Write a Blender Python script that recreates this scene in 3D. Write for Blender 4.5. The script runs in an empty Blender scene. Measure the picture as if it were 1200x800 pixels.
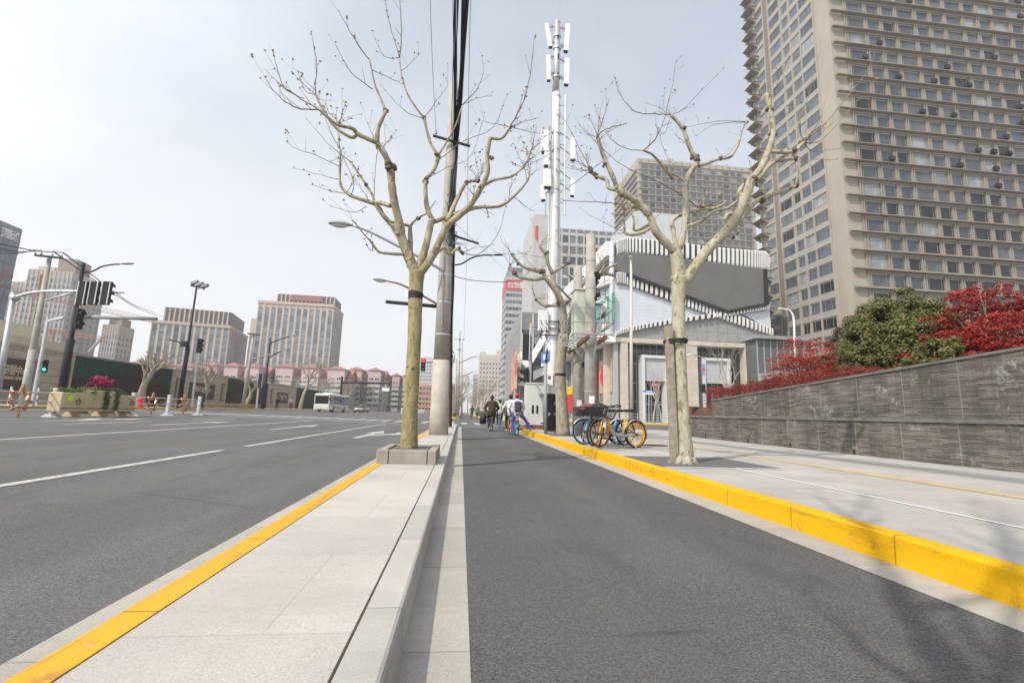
import bpy, math, random
from mathutils import Vector, Matrix
random.seed(7)
SC = bpy.context.scene
COL = SC.collection
R_ = math.radians
# ------------------------------------------------------------ camera
CAMH, LENS = 0.95, 16.0
YAW, PITCH, ROLL = 0.1062, 0.1562, 0.0298
_fw = Vector((math.sin(YAW)*math.cos(PITCH), math.cos(YAW)*math.cos(PITCH), math.sin(PITCH)))
_r = Vector((math.cos(YAW), -math.sin(YAW), 0))
_u = _r.cross(_fw)
_c, _s = math.cos(ROLL), math.sin(ROLL)
CR, CU, CF = _c*_r + _s*_u, -_s*_r + _c*_u, _fw
EYE = Vector((0, 0, CAMH))
cam = bpy.data.objects.new('camera', bpy.data.cameras.new('camera'))
COL.objects.link(cam)
cam.data.lens = LENS; cam.data.sensor_width = 36; cam.data.sensor_fit = 'HORIZONTAL'
cam.data.clip_start = 0.05; cam.data.clip_end = 6000
M = Matrix((CR, CU, -CF)).transposed().to_4x4(); M.translation = EYE
cam.matrix_world = M
SC.camera = cam
# ------------------------------------------------------------ sky, sun, exposure
SUN_TRAVEL = Vector((0.76, 0.62, -1.0)).normalized()
w = bpy.data.worlds.new('World'); SC.world = w; w.use_nodes = True
nt = w.node_tree; nt.nodes.clear()
out = nt.nodes.new('ShaderNodeOutputWorld'); bg = nt.nodes.new('ShaderNodeBackground')
sky = nt.nodes.new('ShaderNodeTexSky'); sky.sky_type = 'NISHITA'; sky.sun_disc = False
sky.sun_elevation = math.asin(-SUN_TRAVEL.z)
sky.sun_rotation = math.atan2(-SUN_TRAVEL.x, -SUN_TRAVEL.y)
sky.air_density = 1.0; sky.dust_density = 1.5; sky.ozone_density = 2.0
# thin high cloud: a milky veil over the clear sky, thicker to the left and low down
tc = nt.nodes.new('ShaderNodeTexCoord')
sepx = nt.nodes.new('ShaderNodeSeparateXYZ'); nt.links.new(tc.outputs['Generated'], sepx.inputs[0])
mp = nt.nodes.new('ShaderNodeMapping'); mp.inputs['Scale'].default_value = (1.2, 1.6, 3.0)
nt.links.new(tc.outputs['Generated'], mp.inputs[0])
nz = nt.nodes.new('ShaderNodeTexNoise'); nz.inputs['Scale'].default_value = 2.2
nz.inputs['Detail'].default_value = 6; nz.inputs['Roughness'].default_value = 0.55; nz.inputs['Distortion'].default_value = 0.6
nt.links.new(mp.outputs[0], nz.inputs[0])
rp = nt.nodes.new('ShaderNodeMapRange'); rp.inputs[1].default_value = 0.35; rp.inputs[2].default_value = 0.7
rp.inputs[3].default_value = 0.50; rp.inputs[4].default_value = 0.64
nt.links.new(nz.outputs['Fac'], rp.inputs[0])
lowm = nt.nodes.new('ShaderNodeMapRange'); lowm.inputs[1].default_value = 0.0; lowm.inputs[2].default_value = 0.75
lowm.inputs[3].default_value = 0.36; lowm.inputs[4].default_value = -0.04
nt.links.new(sepx.outputs['Z'], lowm.inputs[0])
lfm = nt.nodes.new('ShaderNodeMapRange'); lfm.inputs[1].default_value = -0.9; lfm.inputs[2].default_value = 0.6
lfm.inputs[3].default_value = 0.18; lfm.inputs[4].default_value = -0.12
nt.links.new(sepx.outputs['X'], lfm.inputs[0])
a1 = nt.nodes.new('ShaderNodeMath'); a1.operation = 'ADD'; nt.links.new(rp.outputs[0], a1.inputs[0]); nt.links.new(lowm.outputs[0], a1.inputs[1])
a2 = nt.nodes.new('ShaderNodeMath'); a2.operation = 'ADD'; a2.use_clamp = True
nt.links.new(a1.outputs[0], a2.inputs[0]); nt.links.new(lfm.outputs[0], a2.inputs[1])
mx = nt.nodes.new('ShaderNodeMix'); mx.data_type = 'RGBA'
nt.links.new(a2.outputs[0], mx.inputs[0]); nt.links.new(sky.outputs[0], mx.inputs[6])
VEIL = 5.2
sdv = nt.nodes.new('ShaderNodeVectorMath'); sdv.operation = 'DOT_PRODUCT'; nt.links.new(tc.outputs['Generated'], sdv.inputs[0]); sdv.inputs[1].default_value = tuple(-SUN_TRAVEL)
glow = nt.nodes.new('ShaderNodeMapRange'); nt.links.new(sdv.outputs['Value'], glow.inputs[0])     # hazy sky is brighter round the sun, behind the viewer
glow.inputs[1].default_value = 0.25; glow.inputs[2].default_value = 1.0; glow.inputs[3].default_value = 1.0; glow.inputs[4].default_value = 2.1
vl = nt.nodes.new('ShaderNodeVectorMath'); vl.operation = 'SCALE'; vl.inputs[0].default_value = (VEIL*0.98, VEIL*0.998, VEIL*1.012); nt.links.new(glow.outputs[0], vl.inputs['Scale'])
nt.links.new(vl.outputs[0], mx.inputs[7])
nt.links.new(mx.outputs[2], bg.inputs['Color']); bg.inputs['Strength'].default_value = 0.12
nt.links.new(bg.outputs[0], out.inputs[0])
sl = bpy.data.lights.new('sun', 'SUN'); sl.energy = 2.5; sl.angle = R_(0.9); sl.color = (1.0, 0.93, 0.82)
so = bpy.data.objects.new('sun', sl); COL.objects.link(so)
so.rotation_euler = SUN_TRAVEL.to_track_quat('-Z', 'Y').to_euler(); so.location = (-40, -40, 60)
SC.view_settings.view_transform = 'Standard'; SC.view_settings.look = 'None'
SC.view_settings.exposure = 0.67; SC.view_settings.gamma = 1
SC.render.engine = 'CYCLES'
SC.cycles.use_denoising = True
SC.cycles.max_bounces = 6; SC.cycles.diffuse_bounces = 3; SC.cycles.glossy_bounces = 3
SC.cycles.transmission_bounces = 4; SC.cycles.volume_bounces = 1; SC.cycles.transparent_max_bounces = 6
SC.cycles.caustics_reflective = False; SC.cycles.caustics_refractive = False

# ------------------------------------------------------------ surveying: turn a sighted direction into a place
def ray(px, py):
    return (px-600)/533.33*CR - (py-400)/533.33*CU + CF
def aty(px, py, Y):
    d = ray(px, py); return EYE + d*(Y/d.y)
def atx(px, py, X):
    d = ray(px, py); return EYE + d*(X/d.x)
def gnd(px, py, z=0.0):
    d = ray(px, py); return EYE + d*((z-CAMH)/d.z)
def lerp(a, b, t): return a + (b-a)*t
ZPROF = [(-1.72, 0.0), (-9.5, 0.10), (-17.5, 0.20), (-28.0, 0.34), (-300, 0.42)]
def rz(x):                                    # the crowned carriageway on the left
    if x >= ZPROF[0][0]: return 0.0
    for (a, za), (b, zb) in zip(ZPROF, ZPROF[1:]):
        if x >= b: return lerp(za, zb, (x-a)/(b-a))
    return ZPROF[-1][1]

# ------------------------------------------------------------ object helpers
def link(o):
    COL.objects.link(o); return o
def thing(name, label, cat, loc=(0, 0, 0), rz_=0.0, group=None):
    o = bpy.data.objects.new(name, None); link(o)
    o.empty_display_size = 0.2
    o.location = loc; o.rotation_euler = (0, 0, rz_)
    return tag(o, label, cat, group)
def tag(o, label, cat, group=None):
    o['label'] = label; o['category'] = cat
    if group: o['group'] = group
    return o
def kind(o, k):
    o['kind'] = k; return o
def dup(root, loc=None, rz_=None, label=None, group=None, scale=None):
    r = root.copy(); link(r)
    if loc is not None: r.location = loc
    if rz_ is not None: r.rotation_euler = (0, 0, rz_)
    if scale is not None: r.scale = (scale,)*3
    if label: r['label'] = label
    if group: r['group'] = group
    def rec(src, dst):
        for ch in list(src.children):
            c = ch.copy(); link(c); c.parent = dst
            rec(ch, c)
    rec(root, r)
    return r

class MB:
    """collects faces; build() links them as one mesh object"""
    def __init__(s): s.v = []; s.f = []; s.m = []; s.xf = None
    def add(s, vs, fs, mi=0):
        n = len(s.v)
        if s.xf is not None: vs = [s.xf @ Vector(p) for p in vs]
        s.v.extend([tuple(p) for p in vs])
        for f in fs:
            s.f.append(tuple(i+n for i in f)); s.m.append(mi)
        return s
    def quad(s, a, b, c, d, mi=0): return s.add([a, b, c, d], [(0, 1, 2, 3)], mi)
    def box(s, x0, x1, y0, y1, z0, z1, mi=0):
        vs = [(x0,y0,z0),(x1,y0,z0),(x1,y1,z0),(x0,y1,z0),(x0,y0,z1),(x1,y0,z1),(x1,y1,z1),(x0,y1,z1)]
        return s.add(vs, [(0,3,2,1),(4,5,6,7),(0,1,5,4),(1,2,6,5),(2,3,7,6),(3,0,4,7)], mi)
    def bbox(s, x0, x1, y0, y1, z0, z1, b=0.01, mi=0):
        """box with chamfered vertical and top edges"""
        def ring(z, i):
            return [(x0+i+b,y0+i,z),(x1-i-b,y0+i,z),(x1-i,y0+i+b,z),(x1-i,y1-i-b,z),(x1-i-b,y1-i,z),(x0+i+b,y1-i,z),(x0+i,y1-i-b,z),(x0+i,y0+i+b,z)]
        vs = ring(z0, 0)+ring(z1-b, 0)+ring(z1, b)
        fs = [tuple(range(7, -1, -1)), tuple(range(16, 24))]
        for k in (0, 8):
            for i in range(8): j = (i+1) % 8; fs.append((k+i, k+j, k+8+j, k+8+i))
        return s.add(vs, fs, mi)
    def bar(s, p, q, wx, wy=None, mi=0, up=(0, 0, 1)):
        wy = wy or wx
        p, q = Vector(p), Vector(q); d = (q-p).normalized(); u = Vector(up)
        if abs(d.dot(u)) > 0.95: u = Vector((0, 1, 0)) if abs(d.y) < .9 else Vector((1, 0, 0))
        a = d.cross(u).normalized(); b = a.cross(d)
        vs = []
        for c in (p, q):
            for sx, sy in ((-1,-1),(1,-1),(1,1),(-1,1)): vs.append(c+a*sx*wx/2+b*sy*wy/2)
        return s.add(vs, [(0,1,2,3)[::-1],(4,5,6,7),(0,1,5,4),(1,2,6,5),(2,3,7,6),(3,0,4,7)][0:6], mi)
    def tube(s, pts, rad, n=8, mi=0, cap=True):
        pts = [Vector(p) for p in pts]
        if not hasattr(rad, '__len__'): rad = [rad]*len(pts)
        vs, fs = [], []; a = None
        for i, p in enumerate(pts):
            d = (pts[min(i+1, len(pts)-1)] - pts[max(i-1, 0)])
            if d.length < 1e-9: d = Vector((0, 0, 1))
            d.normalize()
            if a is None:
                u = Vector((0, 0, 1)) if abs(d.z) < .9 else Vector((1, 0, 0))
                a = d.cross(u).normalized()
            else:
                a = (a - d*a.dot(d))
                if a.length < 1e-6: a = d.orthogonal()
                a.normalize()
            b = d.cross(a)
            for k in range(n):
                t = 2*math.pi*k/n
                vs.append(p + (a*math.cos(t)+b*math.sin(t))*rad[i])
        for i in range(len(pts)-1):
            for k in range(n):
                j = (k+1) % n
                fs.append((i*n+k, i*n+j, (i+1)*n+j, (i+1)*n+k))
        if cap:
            fs.append(tuple(range(n-1, -1, -1))); e = (len(pts)-1)*n; fs.append(tuple(range(e, e+n)))
        return s.add(vs, fs, mi)
    def cyl(s, p, q, r0, r1=None, n=12, mi=0): return s.tube([p, q], [r0, r0 if r1 is None else r1], n, mi)
    def torus(s, c, axis, Rr, r, n=24, m=8, mi=0):
        c = Vector(c); ax = Vector(axis).normalized(); a = ax.orthogonal().normalized(); b = ax.cross(a)
        vs, fs = [], []
        for i in range(n):
            t = 2*math.pi*i/n; d = a*math.cos(t)+b*math.sin(t)
            for k in range(m):
                q = 2*math.pi*k/m
                vs.append(c + d*(Rr+r*math.cos(q)) + ax*r*math.sin(q))
        for i in range(n):
            for k in range(m):
                i2, k2 = (i+1) % n, (k+1) % m
                fs.append((i*m+k, i2*m+k, i2*m+k2, i*m+k2))
        return s.add(vs, fs, mi)
    def sphere(s, c, r, n=10, m=6, mi=0, sc=(1, 1, 1), jit=0.0):
        c = Vector(c); vs = [c+Vector((0, 0, -r*sc[2]))]
        for i in range(1, m):
            ph = -math.pi/2+math.pi*i/m
            for k in range(n):
                t = 2*math.pi*k/n; rr = r*(1+random.uniform(-jit, jit))
                vs.append(c+Vector((rr*math.cos(ph)*math.cos(t)*sc[0], rr*math.cos(ph)*math.sin(t)*sc[1], rr*math.sin(ph)*sc[2])))
        vs.append(c+Vector((0, 0, r*sc[2])))
        fs = [(0, 1+(k+1) % n, 1+k) for k in range(n)]
        for i in range(m-2):
            for k in range(n):
                j = (k+1) % n; fs.append((1+i*n+k, 1+i*n+j, 1+(i+1)*n+j, 1+(i+1)*n+k))
        L = len(vs)-1; b = 1+(m-2)*n
        fs += [(b+k, b+(k+1) % n, L) for k in range(n)]
        return s.add(vs, fs, mi)
    def extr(s, poly, vec, mi=0):
        """polygon (list of 3D points) swept along vec"""
        n = len(poly); v = Vector(vec)
        vs = [Vector(p) for p in poly]+[Vector(p)+v for p in poly]
        fs = [tuple(range(n-1, -1, -1)), tuple(range(n, 2*n))]+[(i, (i+1) % n, n+(i+1) % n, n+i) for i in range(n)]
        return s.add(vs, fs, mi)
    def build(s, name, mats, parent=None, smooth=False, world=False, fix=True):
        me = bpy.data.meshes.new(name)
        vs = s.v
        if world and parent is not None:
            o = Vector(parent.location); vs = [(p[0]-o.x, p[1]-o.y, p[2]-o.z) for p in vs]
        me.from_pydata(vs, [], s.f)
        if not isinstance(mats, (list, tuple)): mats = [mats]
        for m in mats: me.materials.append(m)
        if any(s.m): me.polygons.foreach_set('material_index', s.m)
        if smooth: me.polygons.foreach_set('use_smooth', [True]*len(me.polygons))
        me.update()
        if fix and len(s.f) < 60000:
            import bmesh
            bm = bmesh.new(); bm.from_mesh(me); bmesh.ops.recalc_face_normals(bm, faces=bm.faces); bm.to_mesh(me); bm.free()
        o = bpy.data.objects.new(name, me); link(o)
        if parent is not None: o.parent = parent
        return o

def crv(pts, sub=5, rad=None):
    """Catmull-Rom through points (and radii)"""
    P = [Vector(p) for p in pts]
    if len(P) < 3: 
        o = [lerp(P[0], P[1], i/sub) for i in range(sub+1)]
        return (o, [lerp(rad[0], rad[1], i/sub) for i in range(sub+1)]) if rad else o
    o, ro = [], []
    for i in range(len(P)-1):
        p0, p1, p2, p3 = P[max(i-1, 0)], P[i], P[i+1], P[min(i+2, len(P)-1)]
        for k in range(sub):
            t = k/sub
            o.append(0.5*((2*p1)+(p2-p0)*t+(2*p0-5*p1+4*p2-p3)*t*t+(3*p1-p0-3*p2+p3)*t**3))
            if rad: ro.append(lerp(rad[i], rad[i+1], t))
    o.append(P[-1])
    if rad: ro.append(rad[-1]); return o, ro
    return o

# ------------------------------------------------------------ materials
MATS = {}
class NT:
    def __init__(s, name):
        s.m = bpy.data.materials.new(name); s.m.use_nodes = True
        s.t = s.m.node_tree; s.b = s.t.nodes['Principled BSDF']
        s.tc = s.t.nodes.new('ShaderNodeTexCoord').outputs['Object']
    def n(s, ty, **kw):
        nd = s.t.nodes.new(ty)
        for k, v in kw.items(): setattr(nd, k, v)
        return nd
    def l(s, a, b): s.t.links.new(a, b)
    def map(s, scale=(1, 1, 1), rot=(0, 0, 0), loc=(0, 0, 0), src=None):
        m = s.n('ShaderNodeMapping'); m.inputs['Scale'].default_value = scale; m.inputs['Rotation'].default_value = rot; m.inputs['Location'].default_value = loc
        s.l(src or s.tc, m.inputs[0]); return m.outputs[0]
    def noise(s, scale, detail=4, rough=.55, vec=None, dist=0):
        k = s.n('ShaderNodeTexNoise'); k.inputs['Scale'].default_value = scale; k.inputs['Detail'].default_value = detail
        k.inputs['Roughness'].default_value = rough; k.inputs['Distortion'].default_value = dist
        s.l(vec or s.tc, k.inputs['Vector']); return k.outputs['Fac']
    def voro(s, scale, vec=None, feat='F1', out='Distance'):
        k = s.n('ShaderNodeTexVoronoi', feature=feat); k.inputs['Scale'].default_value = scale
        s.l(vec or s.tc, k.inputs['Vector']); return k.outputs[out]
    def rng(s, src, a, b, c, d):
        k = s.n('ShaderNodeMapRange'); 
        for i, v in enumerate((a, b, c, d)): k.inputs[i+1].default_value = v
        s.l(src, k.inputs[0]); return k.outputs[0]
    def mix(s, fac, a, b, mode='MIX'):
        k = s.n('ShaderNodeMix', data_type='RGBA', blend_type=mode)
        for i, v in ((0, fac), (6, a), (7, b)):
            if isinstance(v, (int, float)): k.inputs[i].default_value = v
            elif isinstance(v, tuple): k.inputs[i].default_value = (*v, 1)
            else: s.l(v, k.inputs[i])
        return k.outputs[2]
    def mathn(s, op, a, b):
        k = s.n('ShaderNodeMath', operation=op)
        for i, v in ((0, a), (1, b)):
            if isinstance(v, (int, float)): k.inputs[i].default_value = v
            else: s.l(v, k.inputs[i])
        return k.outputs[0]
    def bump(s, h, strength=.3, dist=.01):
        k = s.n('ShaderNodeBump'); k.inputs['Strength'].default_value = strength; k.inputs['Distance'].default_value = dist
        s.l(h, k.inputs['Height']); s.l(k.outputs[0], s.b.inputs['Normal'])
    def col(s, c):
        if isinstance(c, tuple): s.b.inputs['Base Color'].default_value = (*c, 1)
        else: s.l(c, s.b.inputs['Base Color'])
    def fin(s, rough=.8, metal=0, spec=.4):
        if isinstance(rough, (int, float)): s.b.inputs['Roughness'].default_value = rough
        else: s.l(rough, s.b.inputs['Roughness'])
        s.b.inputs['Metallic'].default_value = metal; s.b.inputs['Specular IOR Level'].default_value = spec
        return s.m
def mat(name, c, rough=.7, var=.12, scale=6, metal=0, spec=.4, bump=0, bscale=60, fine=0, streak=0):
    if name in MATS: return MATS[name]
    t = NT(name)
    lo = tuple(x*(1-var) for x in c); hi = tuple(min(1, x*(1+var)) for x in c)
    f = t.rng(t.noise(scale, 5), .3, .7, 0, 1)
    co = t.mix(f, lo, hi)
    if streak:
        sn = t.rng(t.noise(1.0, 4, .6, t.map((streak, streak, streak*.06))), .5, .75, 0, .45)
        co = t.mix(sn, co, tuple(x*.6 for x in c))
    if fine:
        fn = t.rng(t.noise(bscale*2, 2), .35, .65, 1-fine, 1+fine)
        co = t.mix(1.0, co, fn, 'MULTIPLY')
    t.col(co)
    if bump: t.bump(t.noise(bscale, 3), bump, .01)
    MATS[name] = t.fin(rough, metal, spec)
    return MATS[name]
# ------------------------------------------------------------ surface materials
def asphalt(name, base, warm=1.0):
    t = NT(name)
    sp = t.voro(150, out='Color'); sx = t.n('ShaderNodeSeparateColor'); t.l(sp, sx.inputs[0])
    ch = t.rng(sx.outputs[0], 0, 1, .60, 1.42)
    fine = t.rng(t.noise(230, 2, .6), .3, .7, .75, 1.25)
    big = t.rng(t.noise(.35, 5, .6), .3, .7, .86, 1.14)
    streak = t.rng(t.noise(1, 5, .6, t.map((2.2, .07, 1))), .35, .7, .93, 1.08)
    c = t.mix(1.0, t.mix(1.0, (base*warm, base, base*.985), ch, 'MULTIPLY'), fine, 'MULTIPLY')
    c = t.mix(1.0, t.mix(1.0, c, big, 'MULTIPLY'), streak, 'MULTIPLY')
    spots = t.rng(t.noise(2.4, 4, .7), .70, .78, 0, .35)
    c = t.mix(spots, c, (base*1.7, base*1.62, base*1.5))
    warm_ = t.rng(t.noise(.55, 5, .6, t.map((1, .35, 1), loc=(9, 2, 0))), .48, .70, 0, .5)
    c = t.mix(warm_, c, (base*1.30, base*1.20, base*1.08))
    sep_ = t.n('ShaderNodeSeparateXYZ'); t.l(t.tc, sep_.inputs[0])
    lanes = t.mathn('ABSOLUTE', t.mathn('SINE', t.mathn('MULTIPLY', t.mathn('ADD', sep_.outputs['X'], t.mathn('MULTIPLY', t.noise(.15, 2), .6)), 1.75), 0), 0)
    c = t.mix(1.0, c, t.rng(lanes, 0, 1, 1.05, .93), 'MULTIPLY')
    ck = t.voro(.42, t.map((1, .8, 1)), 'DISTANCE_TO_EDGE'); nn_ = t.rng(t.noise(.5, 2), .55, .6, 0, 1)
    c = t.mix(t.mathn('MULTIPLY', t.rng(ck, .002, .008, .55, 0), nn_), c, (base*.45, base*.45, base*.45))
    stain = t.rng(t.noise(1.3, 3, .5, t.map((1, .5, 1), loc=(3, 8, 0))), .62, .72, 0, .45)
    c = t.mix(stain, c, (base*.62, base*.62, base*.62))
    t.col(c)
    t.bump(t.mathn('ADD', sx.outputs[0], t.noise(230, 2)), .4, .004)
    return t.fin(.86, 0, .35)
M_road = asphalt('road asphalt', .112, 1.02)
M_lane = asphalt('cycle lane asphalt', .094, 1.03)
def paving(name, base, bw, bh, joint, rot=0.0, off=.5, jw=.003):
    t = NT(name)
    br = t.n('ShaderNodeTexBrick'); br.offset = off
    br.inputs['Scale'].default_value = 1; br.inputs['Brick Width'].default_value = bw; br.inputs['Row Height'].default_value = bh
    br.inputs['Mortar Size'].default_value = jw; br.inputs['Mortar Smooth'].default_value = .2; br.inputs['Bias'].default_value = 0
    br.inputs['Color1'].default_value = (.92, .92, .92, 1); br.inputs['Color2'].default_value = (1.05, 1.045, 1.035, 1)
    br.inputs['Mortar'].default_value = (joint, joint*.98, joint*.95, 1)
    t.l(t.map((1, 1, 1), (0, 0, rot), (13.3, 0, 0) if bw > 20 else (0, 0, 0)), br.inputs['Vector'])
    big = t.rng(t.noise(.8, 6, .62), .3, .72, .84, 1.08)
    fine = t.rng(t.noise(170, 2, .7), .3, .7, .82, 1.16)
    stain = t.rng(t.noise(2.1, 5, .65, t.map((.6, 1.5, 1))), .50, .70, 0, .55)
    c = t.mix(1.0, base, br.outputs['Color'], 'MULTIPLY')
    c = t.mix(1.0, t.mix(1.0, c, big, 'MULTIPLY'), fine, 'MULTIPLY')
    c = t.mix(stain, c, tuple(x*.74 for x in base))
    dots = t.rng(t.voro(3.1), .0, .045, .5, 0)
    c = t.mix(dots, c, (.16, .15, .14))
    t.col(c)
    t.bump(t.mathn('ADD', t.mathn('MULTIPLY', br.outputs['Fac'], -1.5), t.mathn('MULTIPLY', t.noise(170, 2), .35)), .35, .004)
    return t.fin(.8, 0, .35)
M_slab = paving('pale granite slabs', (.475, .448, .41), 1.3, .9, .80)
M_slab2 = paving('pale granite pavement', (.43, .405, .372), .62, .62, .86, 0, 0, .0035)
M_gutter = paving('concrete gutter', (.40, .375, .335), 50, 1.0, .72, 0, 0, .006)
M_kerb = paving('granite kerb', (.45, .43, .40), 50, 1.0, .6, 0, 0, .006)
M_grate = paving('dark grey tree pit setts', (.16, .158, .155), .2, .1, .45, 0, .5, .008)
M_far = mat('far paving', (.36, .345, .32), .85, .15, .6)
M_ground = mat('ground earth and concrete', (.24, .235, .22), .9, .25, .05)
def ypaint(name, c, wear):
    t = NT(name)
    n1 = t.rng(t.noise(5, 6, .68), .58, .68, 0, wear)
    fine = t.rng(t.noise(110, 3, .7), .25, .75, .82, 1.14)
    sc = t.rng(t.noise(1.2, 4, .6, t.map((9, .8, 9))), .3, .75, 1.05, .86)
    cc = t.mix(1.0, t.mix(1.0, c, fine, 'MULTIPLY'), sc, 'MULTIPLY')
    cc = t.mix(n1, cc, (c[0]*.5, c[1]*.42, c[2]*.6+.05))
    jt = t.n('ShaderNodeTexWave', wave_type='BANDS', bands_direction='Y', wave_profile='SAW'); jt.inputs['Scale'].default_value = math.pi*.1
    jm = t.rng(jt.outputs['Fac'], .988, .994, 0, .75)
    sep = t.n('ShaderNodeSeparateXYZ'); t.l(t.tc, sep.inputs[0])
    md = t.mathn('FRACT', t.mathn('MULTIPLY', sep.outputs['Y'], 1/1.0), 0)
    jm = t.rng(md, .985, .992, 0, .6)
    chip = t.mathn('MULTIPLY', t.rng(t.noise(26, 4, .7), .62, .66, 0, 1), t.rng(t.noise(2.3, 3, .6), .50, .62, 0, 1)); cc = t.mix(chip, cc, (.34, .31, .26))
    scuf = t.rng(t.noise(1, 5, .65, t.map((14, 1.1, 14), loc=(3, 1, 7))), .60, .72, 0, wear); cc = t.mix(scuf, cc, (c[0]*.45, c[1]*.45, .05))
    cc = t.mix(jm, cc, (.10, .075, .03))
    t.col(cc); t.bump(t.noise(110, 3), .2, .004)
    return t.fin(.7, 0, .15)
M_ykerb = ypaint('yellow kerb paint', (.73, .405, .008), .75)
M_yline = ypaint('worn yellow kerb paint', (.66, .36, .035), .7)
def wpaint():
    t = NT('worn white road paint')
    n = t.rng(t.noise(9, 6, .75), .42, .62, 0, .75)
    t.col(t.mix(n, (.52, .50, .47), (.24, .235, .225))); return t.fin(.75)
M_wline = wpaint()
M_tactile = mat('faded yellow tactile tiles', (.47, .355, .20), .8, .12, 2.5, fine=.15)
M_wstrip = mat('white paving strip', (.66, .66, .66), .6, .05, 2)
def concrete(name, c, streaks=True):
    t = NT(name)
    f = t.rng(t.noise(2.2, 6, .6), .3, .7, .8, 1.15)
    cc = t.mix(1.0, c, f, 'MULTIPLY')
    s1 = t.rng(t.noise(1, 5, .6, t.map((9, 9, .5))), .5, .72, 0, .4)
    cc = t.mix(s1, cc, tuple(x*.62 for x in c))
    cc = t.mix(1.0, cc, t.rng(t.noise(120, 2), .3, .7, .88, 1.12), 'MULTIPLY')
    t.col(cc); t.bump(t.noise(90, 3), .25, .005)
    return t.fin(.85, 0, .3)
M_conc = concrete('weathered concrete', (.40, .385, .355))
M_conc2 = concrete('pole concrete', (.375, .35, .31))
M_planter = concrete('granite planter', (.33, .30, .25))
def bark(name, pale, mid, olive, lump=.55):
    t = NT(name)
    v = t.noise(5.5, 3, .55, t.map((1, 1, .45)), .9)
    p1 = t.rng(v, .47, .52, 0, 1)
    p2 = t.rng(t.noise(11, 3, .6, t.map((1, 1, .5), loc=(7, 3, 1)), .6), .58, .63, 0, 1)
    c = t.mix(p1, mid, pale); c = t.mix(p2, c, olive)
    fine = t.rng(t.noise(60, 3, .7), .25, .75, .72, 1.22)
    c = t.mix(1.0, c, fine, 'MULTIPLY')
    t.col(c); t.bump(t.mathn('ADD', p1, t.mathn('ADD', p2, t.noise(35, 4, .7))), lump, .012)
    return t.fin(.85, 0, .3)
M_bark1 = bark('plane bark olive', (.33, .285, .155), (.27, .23, .11), (.22, .18, .08))
M_bark1b = bark('plane limb bark', (.42, .37, .27), (.32, .27, .175), (.24, .19, .11))
M_bark2 = bark('plane bark pale', (.44, .41, .31), (.38, .35, .25), (.215, .19, .115))
M_bark3 = bark('plane bark grey', (.36, .32, .25), (.30, .265, .20), (.2, .17, .12))
M_twig = mat('twig bark', (.17, .13, .095), .85, .3, 9)
M_twig2 = mat('pale twig bark', (.25, .20, .15), .85, .3, 9)
M_bud = mat('yellow green buds', (.30, .255, .07), .7, .3, 30)
M_knot = mat('pollard knot bark', (.15, .105, .075), .9, .45, 25, bump=.6, bscale=50)
M_black = mat('black rubber strap', (.018, .018, .02), .6, .2, 20)
M_cable = mat('black cable sheath', (.022, .022, .024), .55, .2, 20)
M_wood = mat('weathered timber stake', (.30, .255, .20), .85, .28, 9, streak=9, bump=.4)
M_steel = mat('galvanised steel', (.52, .53, .53), .42, .1, 5, metal=.7)
M_white_metal = mat('white painted steel', (.74, .74, .73), .42, .05, 3, streak=4)
M_grey_metal = mat('grey painted steel', (.30, .31, .32), .5, .1, 3, streak=5)
M_dark_metal = mat('dark painted steel', (.022, .023, .025), .55, .15, 4, spec=.2)
M_rust = mat('rusty steel', (.21, .085, .05), .85, .35, 9, bump=.3)
M_lamp = mat('lamp lens plastic', (.62, .61, .56), .35, .06, 6)
M_red = mat('red paint', (.50, .045, .035), .5, .1, 5)
M_blue_sign = mat('blue sign face', (.10, .22, .56), .5, .05, 5)
M_white = mat('white panel', (.76, .76, .75), .5, .04, 3)
M_cream = mat('cream paint', (.62, .58, .47), .6, .07, 3, streak=2)
def emit(name, c, s):
    m = bpy.data.materials.new(name); m.use_nodes = True; b = m.node_tree.nodes['Principled BSDF']
    b.inputs['Base Color'].default_value = (*[x*.3 for x in c], 1); b.inputs['Emission Color'].default_value = (*c, 1); b.inputs['Emission Strength'].default_value = s
    return m
M_redlamp = emit('lit red signal', (1, .02, .02), 2.2)
M_greenlamp = emit('lit green signal', (.05, .9, .45), 1.6)
def glass(name, c, rough=.06, spec=.6, var=.3, sc=.35):
    if name in MATS: return MATS[name]
    t = NT(name)
    f = t.rng(t.noise(sc, 2), .35, .65, 1-var, 1+var)
    t.col(t.mix(1.0, c, f, 'MULTIPLY')); 
    MATS[name] = t.fin(rough, 0, spec); return MATS[name]
M_g_dark = glass('dark window glass', (.022, .026, .03), .05, .5)
M_g_blue = glass('blue grey window glass', (.075, .10, .135), .06, .7)
M_g_mid = glass('mid grey window glass', (.11, .125, .14), .10, .6)
M_g_pale = glass('pale sky glass', (.17, .205, .235), .12, .6)
M_g_curt = glass('curtained window glass', (.24, .26, .27), .15, .6)
# ============================================================ THE SETTING
def strip(name, x0, x1, y0, y1, m, dz=0.0, nseg=None, prof=True):
    """a sheet lying on the carriageway profile"""
    xs = sorted(set([x0, x1]+[a for a, _ in ZPROF if x0 < a < x1]))
    ys = [y0, y1]
    mb = MB()
    for a, b in zip(xs, xs[1:]):
        za, zb = (rz(a)+dz, rz(b)+dz) if prof else (dz, dz)
        mb.quad((a, y0, za), (b, y0, zb), (b, y1, zb), (a, y1, za))
    return kind(mb.build(name, m), 'structure')
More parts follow.
